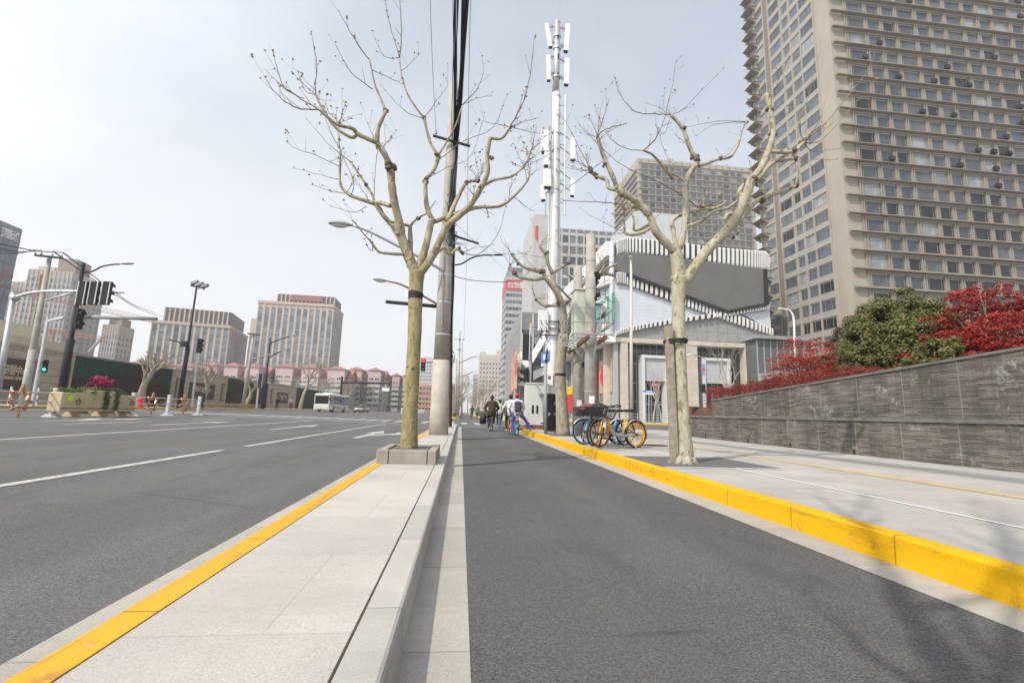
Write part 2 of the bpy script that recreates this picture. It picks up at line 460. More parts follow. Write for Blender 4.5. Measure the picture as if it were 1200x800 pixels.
# ground: one sheet to the horizon, following the same gentle crown
mb = MB(); xs = [-2500, -300, -28, -17.5, -9.5, -1.72, 2500]
for a, b in zip(xs, xs[1:]):
    mb.quad((a, -400, rz(a)-.09), (b, -400, rz(b)-.09), (b, 3000, rz(b)-.09), (a, 3000, rz(a)-.09))
kind(mb.build('ground', M_ground), 'structure')
road = strip('road', -28, -1.60, -40, 700, M_road)
strip('side_street', -1.60, 160, 29.2, 58, M_road)
strip('avenue', -1.60, 0.0, 58, 700, M_road)
strip('cycle_lane', 0.08, 2.68, -12, 29.2, M_lane, 0.002)
strip('far_cycle_lane', 0.0, 3.0, 58, 700, M_lane, 0.0)
strip('gutter', -0.188, 0.08, -12, 29.2, M_gutter, 0.004)
strip('gutter', 2.68, 3.002, -12, 27, M_gutter, 0.004)
strip('gutter', -1.60, -1.248, -12, 30, M_gutter, 0.004)

def kerb(name, path, w_, h, m, z0=-0.03, b=.018, inward=1):
    """a kerb stone swept along a plan path; the exposed face is on the path, the stone lies to its left (inward=1)"""
    mb = MB(); n = len(path); P = [Vector((p[0], p[1], 0)) for p in path]
    prof = [(0, z0), (.006, h-b), (.006+b*.4, h-b*.3), (.006+b, h), (w_, h), (w_, z0)]
    rows = []
    for i, p in enumerate(P):
        d = (P[min(i+1, n-1)]-P[max(i-1, 0)]).normalized(); nn = Vector((-d.y, d.x, 0))*inward
        rows.append([(p.x+nn.x*q, p.y+nn.y*q, z+rz(p.x)) for q, z in prof])
    vs = [q for r in rows for q in r]; k = len(prof)
    fs = [(i*k+j, (i+1)*k+j, (i+1)*k+j+1, i*k+j+1) for i in range(n-1) for j in range(k-1)]
    fs += [tuple(range(k)), tuple(range((n-1)*k, n*k))]
    mb.add(vs, fs)
    return kind(mb.build(name, m), 'structure')
def dense(path, step=1.0):
    o = []
    for a, b in zip(path, path[1:]):
        L = math.dist(a, b); n = max(1, int(L/step))
        o += [tuple(lerp(a[k], b[k], i/n) for k in (0, 1)) for i in range(n)]
    return o+[path[-1]]
def arc(cx, cy, r, a0, a1, n=10):
    return [(cx+r*math.cos(R_(lerp(a0, a1, i/n))), cy+r*math.sin(R_(lerp(a0, a1, i/n)))) for i in range(n+1)]
# the tree strip between carriageway and cycle lane
IS_END = 29.4
mb = MB(); mb.extr([(-1.10, -12, .0), (-.348, -12, .0), (-.348, IS_END-.5, .0), (-1.10, IS_END-.5, .0)], (0, 0, .168))
kind(mb.build('median_paving', M_slab), 'structure')
kerb('kerb', [(-.186, -12), (-.186, IS_END-.5)], .15, .170, M_kerb)
kerb('yellow_kerb', [(-1.25, -12), (-1.25, IS_END-.5)], .146, .172, M_yline, inward=-1)
kerb('yellow_kerb', [(-1.25, IS_END-.5)]+[(p[0], p[1]) for p in arc(-.718, IS_END-.5, .532, 180, 0, 10)][1:], .3, .171, M_yline, inward=-1)
mb = MB(); mb.extr([(-1.1, IS_END-.52, 0)]+[(p[0], p[1], 0) for p in arc(-.718, IS_END-.5, .36, 180, 0, 8)]+[(-.338, IS_END-.52, 0)], (0, 0, .166))
kind(mb.build('median_paving', M_slab), 'structure')
# right-hand pavement with its rounded corner into the side street
corner = arc(8.0, 22.0, 5.0, 180, 90, 12)
pk = [(3.0, -12), (3.0, 22.0)]+corner[1:]+[(150, 27.0)]
kerb('yellow_kerb', [(3.0, -12), (3.0, 10), (3.0, 22.0)]+corner[1:]+[(40, 27)], .14, .20, M_ykerb, inward=-1)
mb = MB(); inner = arc(8.0, 22.0, 4.86, 180, 90, 12)
mb.extr([(3.14, -12, 0)]+[(p[0], p[1], 0) for p in inner]+[(150, 26.86, 0), (150, -12, 0)], (0, 0, .197))
kind(mb.build('pavement', M_slab2), 'structure')
# strips let into the pavement
def flat(name, x0, x1, y0, y1, z, m):
    mb = MB(); mb.quad((x0, y0, z), (x1, y0, z), (x1, y1, z), (x0, y1, z)); return kind(mb.build(name, m), 'structure')
flat('pavement_strip', 4.28, 4.34, -12, 22, .2015, M_wstrip)
flat('tactile_strip', 6.05, 6.35, -12, 22, .2015, M_tactile)
flat('tree_pit', 3.16, 5.15, 6.95, 8.75, .203, M_grate)
flat('tree_pit_edge', 3.16, 5.15, 6.87, 6.95, .2045, M_wstrip)
flat('tree_pit', 3.3, 4.6, 16.3, 17.9, .2031, M_grate)
# beyond the side street
fc = arc(6.0, 61.5, 3.0, 180, 270, 10)
kerb('yellow_kerb', [(3.0, 300), (3.0, 61.5)]+fc[1:]+[(60, 58.5)], .16, .17, M_ykerb, inward=1)
mb = MB(); mb.extr([(3.16, 400, 0)]+[(p[0], p[1], 0) for p in arc(6.0, 61.5, 2.84, 180, 270, 10)]+[(170, 58.66, 0), (170, 400, 0)], (0, 0, .166))
kind(mb.build('plaza_paving', M_far), 'structure')
mb = MB(); mb.extr([(-1.2, 400, 0), (-1.2, 66, 0), (-.7, 65.2, 0), (-.2, 66, 0), (-.2, 400, 0)], (0, 0, .15))
kind(mb.build('median_paving', M_far), 'structure')
kerb('yellow_kerb', [(-1.25, 300), (-1.25, 66)]+arc(-.7, 66, .55, 180, 360, 8)[1:]+[(-.15, 300)], .1, .17, M_ykerb, inward=1)
# left-hand pavement
zl = rz(-28)
kerb('yellow_kerb', [(-28, -40), (-28, 400)], .16, .16, M_yline, inward=1)
mb = MB(); mb.quad((-28.16, -40, zl+.158), (-28.16, 400, zl+.158), (-60, 400, zl+.158), (-60, -40, zl+.158))
kind(mb.build('far_pavement', M_far), 'structure')
# painted markings, children of the road
def mark(poly):
    mb = MB(); mb.add([(x, y, rz(x)+.006) for x, y in poly], [tuple(range(len(poly)))])
    o = mb.build('lane_marking', M_wline); o.parent = road; return o
def dash(x, y0, y1, w_=.15): mark([(x-w_/2, y0), (x+w_/2, y0), (x+w_/2, y1), (x-w_/2, y1)])
dash(-4.75, -8, 10.0); dash(-4.75, 11.0, 30.5)
dash(-9.4, -8, 30.5)
for y in (-6, 2.0, 9.5, 17.0, 24.5): dash(-13.2, y, y+4.5)
dash(-16.6, -8, 30.5)
for y in range(-6, 32, 8): dash(-21.5, y, y+4); dash(-25.0, y+2, y+6)
for y in range(48, 300, 9): dash(-6.0, y, y+4); dash(-10, y, y+4)
def arrow(cx, y0, L, turn=0):
    mark([(cx-.09, y0), (cx+.09, y0), (cx+.09, y0+L*.62), (cx+.36, y0+L*.62), (cx, y0+L), (cx-.36, y0+L*.62), (cx-.09, y0+L*.62)])
    if turn:
        mark([(cx+turn*.10, y0+L*.25), (cx+turn*.75, y0+L*.5), (cx+turn*.75, y0+L*.42), (cx+turn*1.15, y0+L*.62), (cx+turn*.75, y0+L*.86), (cx+turn*.75, y0+L*.64), (cx+turn*.10, y0+L*.42)])
arrow(-7.1, 18.4, 6.0); arrow(-3.3, 15.2, 5.5, 1); arrow(-11.3, 18.5, 6.0); arrow(-15, 18.5, 6, -1)
mark([(-16.5, 32), (-1.75, 32), (-1.75, 32.4), (-16.5, 32.4)])
x = -27.2
while x < 2.6:
    mark([(x, 36.0), (x+.45, 36.0), (x+.45, 41.0), (x, 41.0)]); x += 1.05
mark([(0.2, 31.0), (2.9, 31.0), (2.9, 31.25), (.2, 31.25)])
for k in range(9):
    y = 30.5+k*2.9; mark([(5.2, y), (10.2, y), (10.2, y+1.1), (5.2, y+1.1)])
# manhole cover and drain grate
mb = MB(); mb.cyl((0, 0, 0), (0, 0, .012), .34, n=24); mh = mb.build('manhole_cover', M_dark_metal)
mh2 = mh; mh2.location = (5.3, 12.2, .199); tag(mh2, 'round dark iron manhole cover set in the pale pavement behind the yellow bicycles', 'manhole cover')

# ------------------------------------------------------------ the stone retaining wall on the right
def stonewall():
    t = NT('split stone cladding')
    sep = t.n('ShaderNodeSeparateXYZ'); t.l(t.tc, sep.inputs[0])
    cmb = t.n('ShaderNodeCombineXYZ'); t.l(sep.outputs['Y'], cmb.inputs[0]); t.l(sep.outputs['Z'], cmb.inputs[1])
    br = t.n('ShaderNodeTexBrick'); br.offset = .37
    br.inputs['Scale'].default_value = 1; br.inputs['Brick Width'].default_value = .33; br.inputs['Row Height'].default_value = .034
    br.inputs['Mortar Size'].default_value = .0035; br.inputs['Mortar Smooth'].default_value = .4
    br.inputs['Color1'].default_value = (.62, .62, .62, 1); br.inputs['Color2'].default_value = (1.4, 1.36, 1.3, 1); br.inputs['Mortar'].default_value = (.35, .35, .35, 1)
    wob = t.n('ShaderNodeVectorMath', operation='ADD'); t.l(cmb.outputs[0], wob.inputs[0])
    nn = t.n('ShaderNodeTexNoise'); nn.inputs['Scale'].default_value = 5; t.l(t.tc, nn.inputs[0])
    sc = t.n('ShaderNodeVectorMath', operation='SCALE'); t.l(nn.outputs['Color'], sc.inputs[0]); sc.inputs['Scale'].default_value = .012
    t.l(sc.outputs[0], wob.inputs[1]); t.l(wob.outputs[0], br.inputs['Vector'])
    base = (.155, .146, .131)
    c = t.mix(1.0, base, br.outputs['Color'], 'MULTIPLY')
    c = t.mix(1.0, c, t.rng(t.noise(1.1, 5, .6), .3, .7, .72, 1.2), 'MULTIPLY')
    c = t.mix(1.0, c, t.rng(t.noise(55, 3, .7), .3, .7, .75, 1.28), 'MULTIPLY')
    # damp streaks running down, and white salt bloom
    dk = t.rng(t.noise(1, 5, .65, t.map((1, 2.0, .32))), .52, .66, 0, .62)
    c = t.mix(dk, c, (.062, .060, .058))
    wh = t.mathn('MULTIPLY', t.rng(t.noise(1.5, 5, .72, t.map((1, 1.3, 1.1), loc=(2, 5.2, 0))), .58, .68, 0, 1), t.rng(t.noise(20, 3, .7), .4, .6, .2, .8))
    c = t.mix(wh, c, (.42, .41, .40))
    # panel seams
    seam = t.mathn('FRACT', t.mathn('MULTIPLY', sep.outputs['Y'], 1/1.18), 0)
    sm = t.rng(seam, .975, .985, 0, .45); c = t.mix(sm, c, (.31, .30, .285))
    t.col(c); t.bump(t.mathn('ADD', br.outputs['Color'], t.mathn('MULTIPLY', t.noise(55, 3), .7)), .8, .012)
    return t.fin(.9, 0, .25)
M_stone = stonewall()
M_cope = mat('dark stone coping', (.155, .148, .135), .85, .25, 3, bump=.3, fine=.2, streak=3)
WX = 9.62
wall = thing('retaining_wall', 'long dark stone retaining wall in two tiers, its top sloping down away from the viewer', 'wall', (WX, 8, .2))
mb = MB()
mb.extr([(WX, -8, .15), (WX, 18.6, .15), (WX, 18.6, 1.0), (WX, -8, 1.03)], (.30, 0, 0))
mb.build('lower_tier', M_stone, wall, world=True)
mb = MB(); mb.extr([(WX-.035, -8, 1.033), (WX-.035, 18.63, 1.003), (WX-.035, 18.63, 1.083), (WX-.035, -8, 1.113)], (.42, 0, 0)); mb.build('ledge', M_cope, wall, world=True)
UX = WX+.14; WY0, WY1 = -8, 17.0
def wtop(y): return 2.33-.066*(y-6.7)
mb = MB(); mb.extr([(UX, WY0, 1.02), (UX, WY1, 1.02), (UX, WY1, wtop(WY1)), (UX, WY0, wtop(WY0))], (.35, 0, 0)); mb.build('upper_tier', M_stone, wall, world=True)
mb = MB(); mb.extr([(UX-.03, WY0, wtop(WY0)), (UX-.03, WY1+.02, wtop(WY1)), (UX-.03, WY1+.02, wtop(WY1)+.055), (UX-.03, WY0, wtop(WY0)+.055)], (.44, 0, 0)); mb.build('coping', M_cope, wall, world=True)
mb = MB(); mb.box(WX+.02, 26, 18.6, 18.95, .15, 1.0); mb.box(UX+.352, 26, WY1-.35, WY1, .9, wtop(WY1)-.03); mb.build('return_wall', M_stone, wall, world=True)
for y in (17.3, 16.1, 14.6, 12.6, 10.4):
    mb = MB(); mb.box(WX-.006, WX+.02, y, y+.07, .205, .33); mb.build('weep_hole', M_black, wall, world=True)
# raised bed behind the wall
M_soil = mat('planting soil', (.075, .055, .04), .95, .3, 8, bump=.5)
mb = MB(); mb.extr([(UX+.36, WY0, wtop(WY0)-.25), (UX+.36, WY1-.36, wtop(WY1)-.2), (40, WY1-.36, wtop(WY1)-.2), (40, WY0, wtop(WY0)-.25)], (0, 0, .06))
kind(mb.build('planting_bed', M_soil), 'structure')
# ============================================================ PLANE TREES
def wob(pts, amp):
    return [p+Vector((random.uniform(-amp, amp) for _ in range(3))) if 0 < i < len(pts)-1 else p for i, p in enumerate(pts)]
class Tree:
    def __init__(s, base, seed, k=.82):
        s.k = k
        s.base = Vector(base); s.trunk = MB(); s.limbs = MB(); s.crown = MB(); s.buds = MB(); s.rnd = random.Random(seed); s.tips = []
    def limb(s, pts, r0, r1, n=9, sub=5, lump=.13, knots=True, start_smooth=True):
        r0 *= s.k; r1 *= s.k
        rad = [lerp(r0, r1, i/(len(pts)-1)) for i in range(len(pts))]
        P, R = crv(pts, sub, rad)
        R = [r*(1+s.rnd.uniform(-lump, lump)) for r in R]
        s.limbs.tube(P, R, n)
        if knots:
            for i in range(2, len(P)-1):
                if s.rnd.random() < .18:
                    d = Vector((s.rnd.uniform(-1, 1) for _ in range(3))).normalized()
                    s.limbs.sphere(P[i]+d*R[i]*.7, R[i]*s.rnd.uniform(.35, .6), 7, 5, jit=.2)
        return P, R
    def knot(s, p, r):
        for k in range(4):
            d = Vector((s.rnd.uniform(-1, 1) for _ in range(3)))*r*.75
            s.limbs.sphere(Vector(p)+d, r*s.rnd.uniform(.6, 1.0), 8, 6, mi=1, jit=.3)
    def twig(s, pts, r0=.009, r1=.003, side=True, bud=True, sub=4, mb=None):
        P = crv(pts, sub)
        P = [p+Vector((s.rnd.uniform(-1, 1) for _ in range(3)))*.008 if 0 < i else p for i, p in enumerate(P)]
        R = [lerp(r0, r1, i/(len(P)-1)) for i in range(len(P))]
        s.crown.tube(P, R, 5)
        L = len(P)
        if side:
            for i in range(2, L, 2):
                if s.rnd.random() < .75:
                    d = (P[i]-P[i-1]).normalized(); q = Vector((s.rnd.uniform(-1, 1), s.rnd.uniform(-1, 1), s.rnd.uniform(-.2, 1)))
                    d = (d*.7+q).normalized(); ln = s.rnd.uniform(.08, .34)
                    e = P[i]+d*ln
                    s.crown.tube([P[i], lerp(P[i], e, .5)+Vector((0, 0, .015)), e+Vector((0, 0, .03))], [R[i]*.6, R[i]*.45, .0018], 4)
                    if bud and s.rnd.random() < .85: s.bud(e+Vector((0, 0, .03)))
                elif bud and s.rnd.random() < .5: s.bud(P[i])
        if bud: s.bud(P[-1])
    def bud(s, p, sz=1.0):
        for k in range(s.rnd.randint(2, 4)):
            d = Vector((s.rnd.uniform(-1, 1), s.rnd.uniform(-1, 1), s.rnd.uniform(-.3, 1))).normalized()
            a = d.orthogonal().normalized(); ln = s.rnd.uniform(.022, .048)*sz; wd = ln*.42
            q = p+d*ln*.5
            s.buds.add([p, q+a*wd, p+d*ln, q-a*wd], [(0, 1, 2, 3)])
    def shoots(s, p, n, L0, L1, up=.8, r=.007, spread=1.0, bud=True):
        for k in range(n):
            d = Vector((s.rnd.uniform(-1, 1)*spread, s.rnd.uniform(-1, 1)*spread, up+s.rnd.uniform(-.3, .4))).normalized()
            L = s.rnd.uniform(L0, L1); pts = [Vector(p)]; c = Vector(p)
            for j in range(3):
                d = (d+Vector((s.rnd.uniform(-.25, .25), s.rnd.uniform(-.25, .25), s.rnd.uniform(-.1, .22)))).normalized()
                c = c+d*L/3; pts.append(c.copy())
            s.twig(pts, r, .0022, bud=bud)
    def finish(s, name, label, group, mt, ml=None, mk=None, mtw=None, budm=None):
        root = thing(name, label, 'tree', s.base, 0, group)
        s.trunk.build('trunk', mt, root, smooth=True, world=True, fix=False)
        cr = s.crown.build('crown', mtw or M_twig, root, smooth=True, world=True, fix=False)
        s.limbs.build('limbs', [ml or mt, mk or M_knot], root, smooth=True, world=True, fix=False)
        if s.buds.f: 
            b = s.buds.build('buds', budm or M_bud, root, world=True, fix=False); b.parent = cr
        return root
GT = 'pollarded plane trees along the street'
# ---- the near left tree, in a granite box on the tree strip
T1Y = 7.7
Z1 = lambda x, y, dy=0.0: aty(300+x/2.856, y/2.856, T1Y+dy)       # sighted on the 300..640 detail view
Q1 = lambda x, y, dy=0.0: aty(x, y, T1Y+dy)
T1X = aty(479.6, 520, T1Y).x
t = Tree((T1X, T1Y, .33), 11)
b0 = Vector((T1X, T1Y, .30))
# trunk
P, R = crv([b0, Q1(480.8, 480), Q1(485.5, 400), Q1(487, 345), Q1(489, 318)], 6, [.145, .122, .114, .118, .135])
t.trunk.tube(P, [r*(1+t.rnd.uniform(-.03, .03)) for r in R], 16)
f0 = Q1(488, 322)
A, _ = t.limb([f0, Q1(481, 306, -.03), Q1(470, 276, -.10), Z1(478, 740, -.16), Z1(458, 650, -.28), Z1(450, 560, -.35)], .115, .072, 11)
t.knot(A[-1], .07)
A2, _ = t.limb([A[-1], Z1(432, 520, -.40), Z1(405, 478, -.45)], .062, .055)
A3, _ = t.limb([A2[-1], Z1(409, 430, -.5), Z1(435, 372, -.5)], .05, .038); t.knot(A3[-1], .035)
t.limb([A3[-1], Z1(412, 318, -.5), Z1(397, 280, -.55), Z1(380, 200, -.6)], .026, .012, 7, knots=False)
t.twig([Z1(380, 200, -.6), Z1(345, 155, -.65), Z1(308, 95, -.7), Z1(277, 40, -.75)], .010, .004)
t.twig([Z1(388, 235, -.58), Z1(450, 262, -.5), Z1(492, 283, -.45)], .007, .003)
t.twig([Z1(392, 300, -.55), Z1(330, 255, -.7), Z1(295, 205, -.8), Z1(265, 142, -.9)], .008, .003)
A4, _ = t.limb([A2[-1], Z1(375, 465, -.5), Z1(340, 448, -.55), Z1(322, 430, -.6), Z1(275, 418, -.65), Z1(235, 388, -.7), Z1(212, 368, -.75)], .05, .026, 8)
A5, _ = t.limb([Z1(338, 452, -.55), Z1(318, 460, -.52), Z1(272, 432, -.5), Z1(245, 400, -.5), Z1(212, 345, -.5), Z1(200, 318, -.5)], .036, .018, 7)
t.twig([A5[-1], Z1(197, 280, -.5), Z1(205, 220, -.5), Z1(185, 110, -.5)], .011, .004)
t.twig([A5[-1], Z1(165, 305, -.45), Z1(140, 240, -.4)], .007, .003)
t.twig([A4[-1], Z1(150, 365, -.8), Z1(100, 342, -.85), Z1(60, 305, -.9), Z1(32, 262, -.95)], .012, .004)
t.twig([A4[-1], Z1(150, 330, -.8), Z1(90, 285, -.85), Z1(70, 220, -.9), Z1(55, 172, -.9)], .010, .004)
t.twig([Z1(160, 330, -.8), Z1(100, 300, -.7), Z1(33, 235, -.7)], .008, .003)
# left low limb
B, _ = t.limb([Q1(478, 300), Q1(462, 268, .12), Z1(425, 720, .2), Z1(407, 690, .25), Z1(380, 676, .3), Z1(330, 660, .32), Z1(298, 640, .35), Z1(281, 605, .38), Z1(283, 500, .4)], .062, .024, 8)
t.shoots(B[-1], 2, .4, .8); t.knot(B[-14], .03)
t.limb([Z1(450, 688, -.2), Z1(410, 678, .1), Z1(380, 676, .3)], .05, .04, 8)
B2, _ = t.limb([Z1(398, 680, .25), Z1(385, 645, .3), Z1(355, 598, .35), Z1(318, 543, .4)], .034, .02, 7); t.knot(B2[-1], .02); t.knot(B2[8], .03)
t.twig([B2[-1], Z1(270, 505, .5), Z1(235, 475, .55), Z1(170, 400, .6)], .009, .003)
t.twig([Z1(283, 560, .4), Z1(200, 520, .5), Z1(140, 500, .6), Z1(100, 475, .6)], .008, .003)
t.twig([Z1(282, 600, .4), Z1(230, 590, .5), Z1(160, 570, .6)], .007, .003)
t.twig([Z1(300, 645, .35), Z1(250, 640, .5), Z1(190, 620, .6)], .007, .003)
t.twig([Z1(320, 655, .3), Z1(325, 600, .2), Z1(280, 500, .1), Z1(270, 400, .1)], .007, .003)
t.twig([Z1(370, 690, .2), Z1(330, 710, .1), Z1(250, 690, .0)], .007, .003)
t.twig([Z1(395, 660, .3), Z1(400, 560, .2), Z1(408, 500, .1)], .007, .003)
# small limbs low on the left
C1, _ = t.limb([Q1(482, 308), Q1(481, 285, .03), Q1(480.5, 265, .05)], .048, .045, 8)
t.limb([C1[-1], Q1(470, 262, .0), Q1(455, 258, .0), Q1(446, 249, .0), Q1(440, 240, 0)], .036, .03, 8)
C2, _ = t.limb([C1[-1], Z1(530, 740, .08), Z1(548, 726, .1), Z1(572, 712, .15), Z1(602, 672, .2)], .03, .010, 7)
t.knot(Z1(543, 728, .1), .035)
D1, _ = t.limb([Q1(472, 298, -.1), Q1(456, 297, -.2), Q1(444, 295, -.3), Q1(437, 286, -.35)], .036, .02, 7)
t.twig([D1[-1], Q1(428, 276, -.5), Q1(414, 258, -.6)], .012, .006); t.twig([D1[-1], Q1(436, 294, -.5), Q1(430, 288, -.6)], .009, .004)
# middle limb
Cm, _ = t.limb([f0, Q1(494, 305, .05), Q1(500, 285, .08), Q1(505, 262, .1), Z1(592, 740, .12)], .085, .066, 10)
t.knot(Cm[-1], .05)
Cm2, _ = t.limb([Cm[-1], Z1(574, 700, .15), Z1(567, 645, .18), Z1(568, 600, .2)], .052, .046, 9); t.knot(Cm2[-1], .045)
Cm3, _ = t.limb([Cm2[-1], Z1(600, 560, .2), Z1(610, 520, .2)], .045, .042, 8); t.knot(Cm3[-1], .042)
Cm4, _ = t.limb([Cm3[-1], Z1(585, 480, .2), Z1(570, 430, .2), Z1(563, 395, .2)], .036, .03, 8); t.knot(Cm4[-1], .032)
Cm5, _ = t.limb([Cm4[-1], Z1(535, 360, .15), Z1(505, 310, .1), Z1(485, 240, .1), Z1(481, 195, .1)], .026, .014, 7)
t.twig([Cm5[-1], Z1(487, 120, .05), Z1(484, 40, .0), Z1(478, -10, 0)], .011, .005)
t.twig([Cm5[-1], Z1(462, 130, .1), Z1(443, 60, .15), Z1(434, 0, .2)], .009, .004)
t.twig([Cm5[-6], Z1(505, 225, .1), Z1(545, 185, .1)], .006, .003)
t.twig([Cm5[-1], Z1(430, 190, .2), Z1(398, 130, .3)], .007, .003)
t.twig([Cm4[-1], Z1(510, 380, .3), Z1(455, 330, .5), Z1(418, 285, .6)], .008, .003)
t.twig([Cm4[-1], Z1(600, 345, .3), Z1(640, 290, .4), Z1(634, 265, .5)], .007, .003)
t.limb([Cm3[-1], Z1(640, 472, .1), Z1(668, 420, 0), Z1(690, 355, 0)], .024, .012, 7, knots=False)
t.twig([Z1(690, 352, 0), Z1(735, 305, .05), Z1(760, 250, .1), Z1(756, 190, .1)], .009, .003)
t.twig([Z1(690, 352, 0), Z1(740, 330, .1), Z1(790, 320, .2)], .006, .003)
t.twig([Cm3[-4], Z1(700, 470, .4), Z1(790, 430, .6), Z1(840, 320, .8)], .008, .003)
t.twig([Cm2[-1], Z1(640, 560, .4), Z1(720, 520, .6), Z1(765, 380, .8)], .007, .003)
# right limbs
D, _ = t.limb([Q1(491, 322), Q1(503, 306, -.05), Q1(514, 285, -.1), Q1(522, 268, -.15), Z1(655, 742, -.2), Z1(715, 690, -.28), Z1(755, 625, -.35)], .085, .058, 10)
t.knot(D[-1], .04)
D2, _ = t.limb([D[-1], Z1(776, 575, -.38), Z1(774, 520, -.4), Z1(784, 462, -.42)], .05, .042, 8); t.knot(Z1(786, 528, -.4), .035)
D3, _ = t.limb([D2[-1], Z1(820, 464, -.45), Z1(842, 440, -.48), Z1(850, 424, -.5)], .034, .026, 8); t.knot(D3[-1], .032)
t.twig([D3[-1], Z1(880, 372, -.55), Z1(908, 300, -.6), Z1(924, 200, -.65), Z1(933, 122, -.7)], .012, .004)
t.shoots(D3[-1], 5, .35, .9, .4)
D4, _ = t.limb([D[-1], Z1(800, 602, -.3), Z1(860, 588, -.25), Z1(905, 545, -.2), Z1(919, 508, -.2)], .034, .016, 7); t.shoots(D4[-1], 3, .3, .7)
D5, _ = t.limb([Z1(595, 742, .12), Z1(680, 712, .2), Z1(745, 694, .25), Z1(815, 690, .3), Z1(865, 655, .35), Z1(908, 605, .4), Z1(917, 570, .4)], .055, .016, 8)
t.twig([Z1(770, 695, .28), Z1(778, 720, .3), Z1(775, 730, .3)], .01, .006)
t.twig([Z1(865, 662, .35), Z1(900, 690, .3), Z1(925, 705, .3)], .008, .003); t.shoots(D5[-1], 3, .3, .6)
D6, _ = t.limb([Z1(640, 740, -.1), Z1(672, 668, .0), Z1(705, 612, .05), Z1(745, 604, .1)], .05, .036, 8); t.knot(D6[-1], .035); t.knot(Z1(703, 612, .05), .03)
t.shoots(D6[-1], 4, .3, .8)
# the low curl behind the fork
E1, _ = t.limb([Q1(505, 303, .1), Q1(520, 290, .2), Q1(527, 298, .25), Q1(535, 292, .3), Q1(542, 296, .3)], .045, .03, 8); t.knot(E1[-1], .035); t.knot(Q1(538, 291, .3), .03)
t.twig([E1[-1], Q1(560, 298, .4), Q1(583, 276, .5), Q1(592, 243, .5)], .009, .003)
t.twig([E1[-1], Q1(556, 290, .2), Q1(570, 289, .1)], .007, .003)
for P_ in (A2, A4, A5, D, D4, D5, B):
    for k in range(3): t.shoots(P_[t.rnd.randrange(len(P_)//2, len(P_))], 1, .25, .7)
# knobs and stubs on the trunk
for k in range(7):
    a = t.rnd.uniform(0, 6.28); z = t.rnd.uniform(.8, 3.0)
    t.trunk.sphere((lerp(T1X, Q1(487, 345).x, z/3)+.112*math.cos(a), T1Y+.112*math.sin(a), z), t.rnd.uniform(.015, .03), 7, 5, jit=.2)
tree1 = t.finish('plane_tree', 'bare pollarded plane tree with olive trunk growing from the granite box', GT, M_bark1, M_bark1b)
# limbs are paler than the trunk, so the bark lightens with height in the material itself
mb = MB(); zb = Q1(487, 346).z
mb.tube([(Q1(487, 346).x, T1Y, zb-.07), (Q1(487, 346).x, T1Y, zb+.02)], [.122, .124], 18); mb.tube([(Q1(487, 346).x, T1Y, zb+.005), (Q1(487, 346).x+.01, T1Y, zb+.055)], [.13, .128], 18)
o = mb.build('tree_strap', M_black, smooth=False); tag(o, 'black rubber strap round the olive trunk of the plane tree in the granite box', 'strap', 'tree straps')
# granite box round the tree
pb = thing('tree_planter', 'low square grey granite box of slabs round the foot of the left plane tree', 'planter', (-.762, 7.62, .168))
hw, hd, ht = .43, .65, .20
for nm, (x0, x1, y0, y1) in {'a': (-hw, -.26, -hd, -hd+.13), 'b': (-.25, hw-.13, -hd, -hd+.13), 'c': (hw-.12, hw, -hd, -hd+.6), 'd': (hw-.12, hw, -hd+.61, hd), 'e': (-hw, -hw+.12, -hd+.14, -.05), 'f': (-hw, -hw+.12, -.04, hd), 'g': (-hw+.13, hw-.13, hd-.13, hd)}.items():
    mb = MB(); mb.bbox(x0, x1, y0, y1, 0, ht, .008); mb.build('slab', M_planter, pb)
mb = MB(); mb.box(-hw+.121, hw-.131, -hd+.131, hd-.131, 0, ht-.025); mb.build('setts', M_grate, pb)

# ---- the right tree, with its timber stake
T2Y = 7.6
Z2 = lambda x, y, dy=0.0: aty(660+x/3.077, 80+y/3.077, T2Y+dy)
Q2 = lambda x, y, dy=0.0: aty(x, y, T2Y+dy)
t = Tree((Q2(801, 543).x, T2Y, .2), 23)
b0 = Vector((Q2(801, 543).x, T2Y, .16))
P, R = crv([b0, Q2(801.5, 525), Q2(798.3, 470), Q2(795.8, 400), Q2(795, 350), Q2(796, 325)], 6, [.185, .150, .118, .110, .118, .150])
t.trunk.tube(P, [r*(1+t.rnd.uniform(-.03, .03)) for r in R], 18)
for a in range(7):
    an = a*.9+.2; t.trunk.tube([b0+Vector((0, 0, .22)), b0+Vector((.14*math.cos(an), .14*math.sin(an), .10)), b0+Vector((.25*math.cos(an), .25*math.sin(an), .02))], [.08, .065, .03], 8)
fR = Q2(797, 332)
U, _ = t.limb([fR, Q2(793, 300), Q2(792, 288)], .15, .125, 13, knots=False)
Ri, _ = t.limb([Q2(798, 335), Z2(455, 745, -.05), Z2(520, 655, -.15), Z2(575, 600, -.22), Z2(625, 535, -.3), Z2(655, 470, -.35), Z2(680, 400, -.4)], .125, .088, 12)
t.knot(Ri[-1]-Vector((0, 0, .02)), .08)
Rj, _ = t.limb([Ri[-1], Z2(712, 360, -.42), Z2(740, 300, -.45), Z2(756, 232, -.48), Z2(748, 150, -.5), Z2(736, 100, -.5)], .08, .05, 10); t.knot(Z2(755, 232, -.48), .05); t.knot(Z2(744, 145, -.5), .05)
t.limbs.sphere(Rj[-1], .05, 8, 5)
Rk, _ = t.limb([Z2(742, 300, -.45), Z2(790, 302, -.5), Z2(835, 298, -.55), Z2(868, 266, -.6)], .05, .04, 9); t.knot(Rk[-1], .05); t.knot(Z2(835, 296, -.55), .045)
t.twig([Rk[-1], Z2(850, 200, -.65), Z2(885, 100, -.7), Z2(910, -20, -.75)], .011, .005)
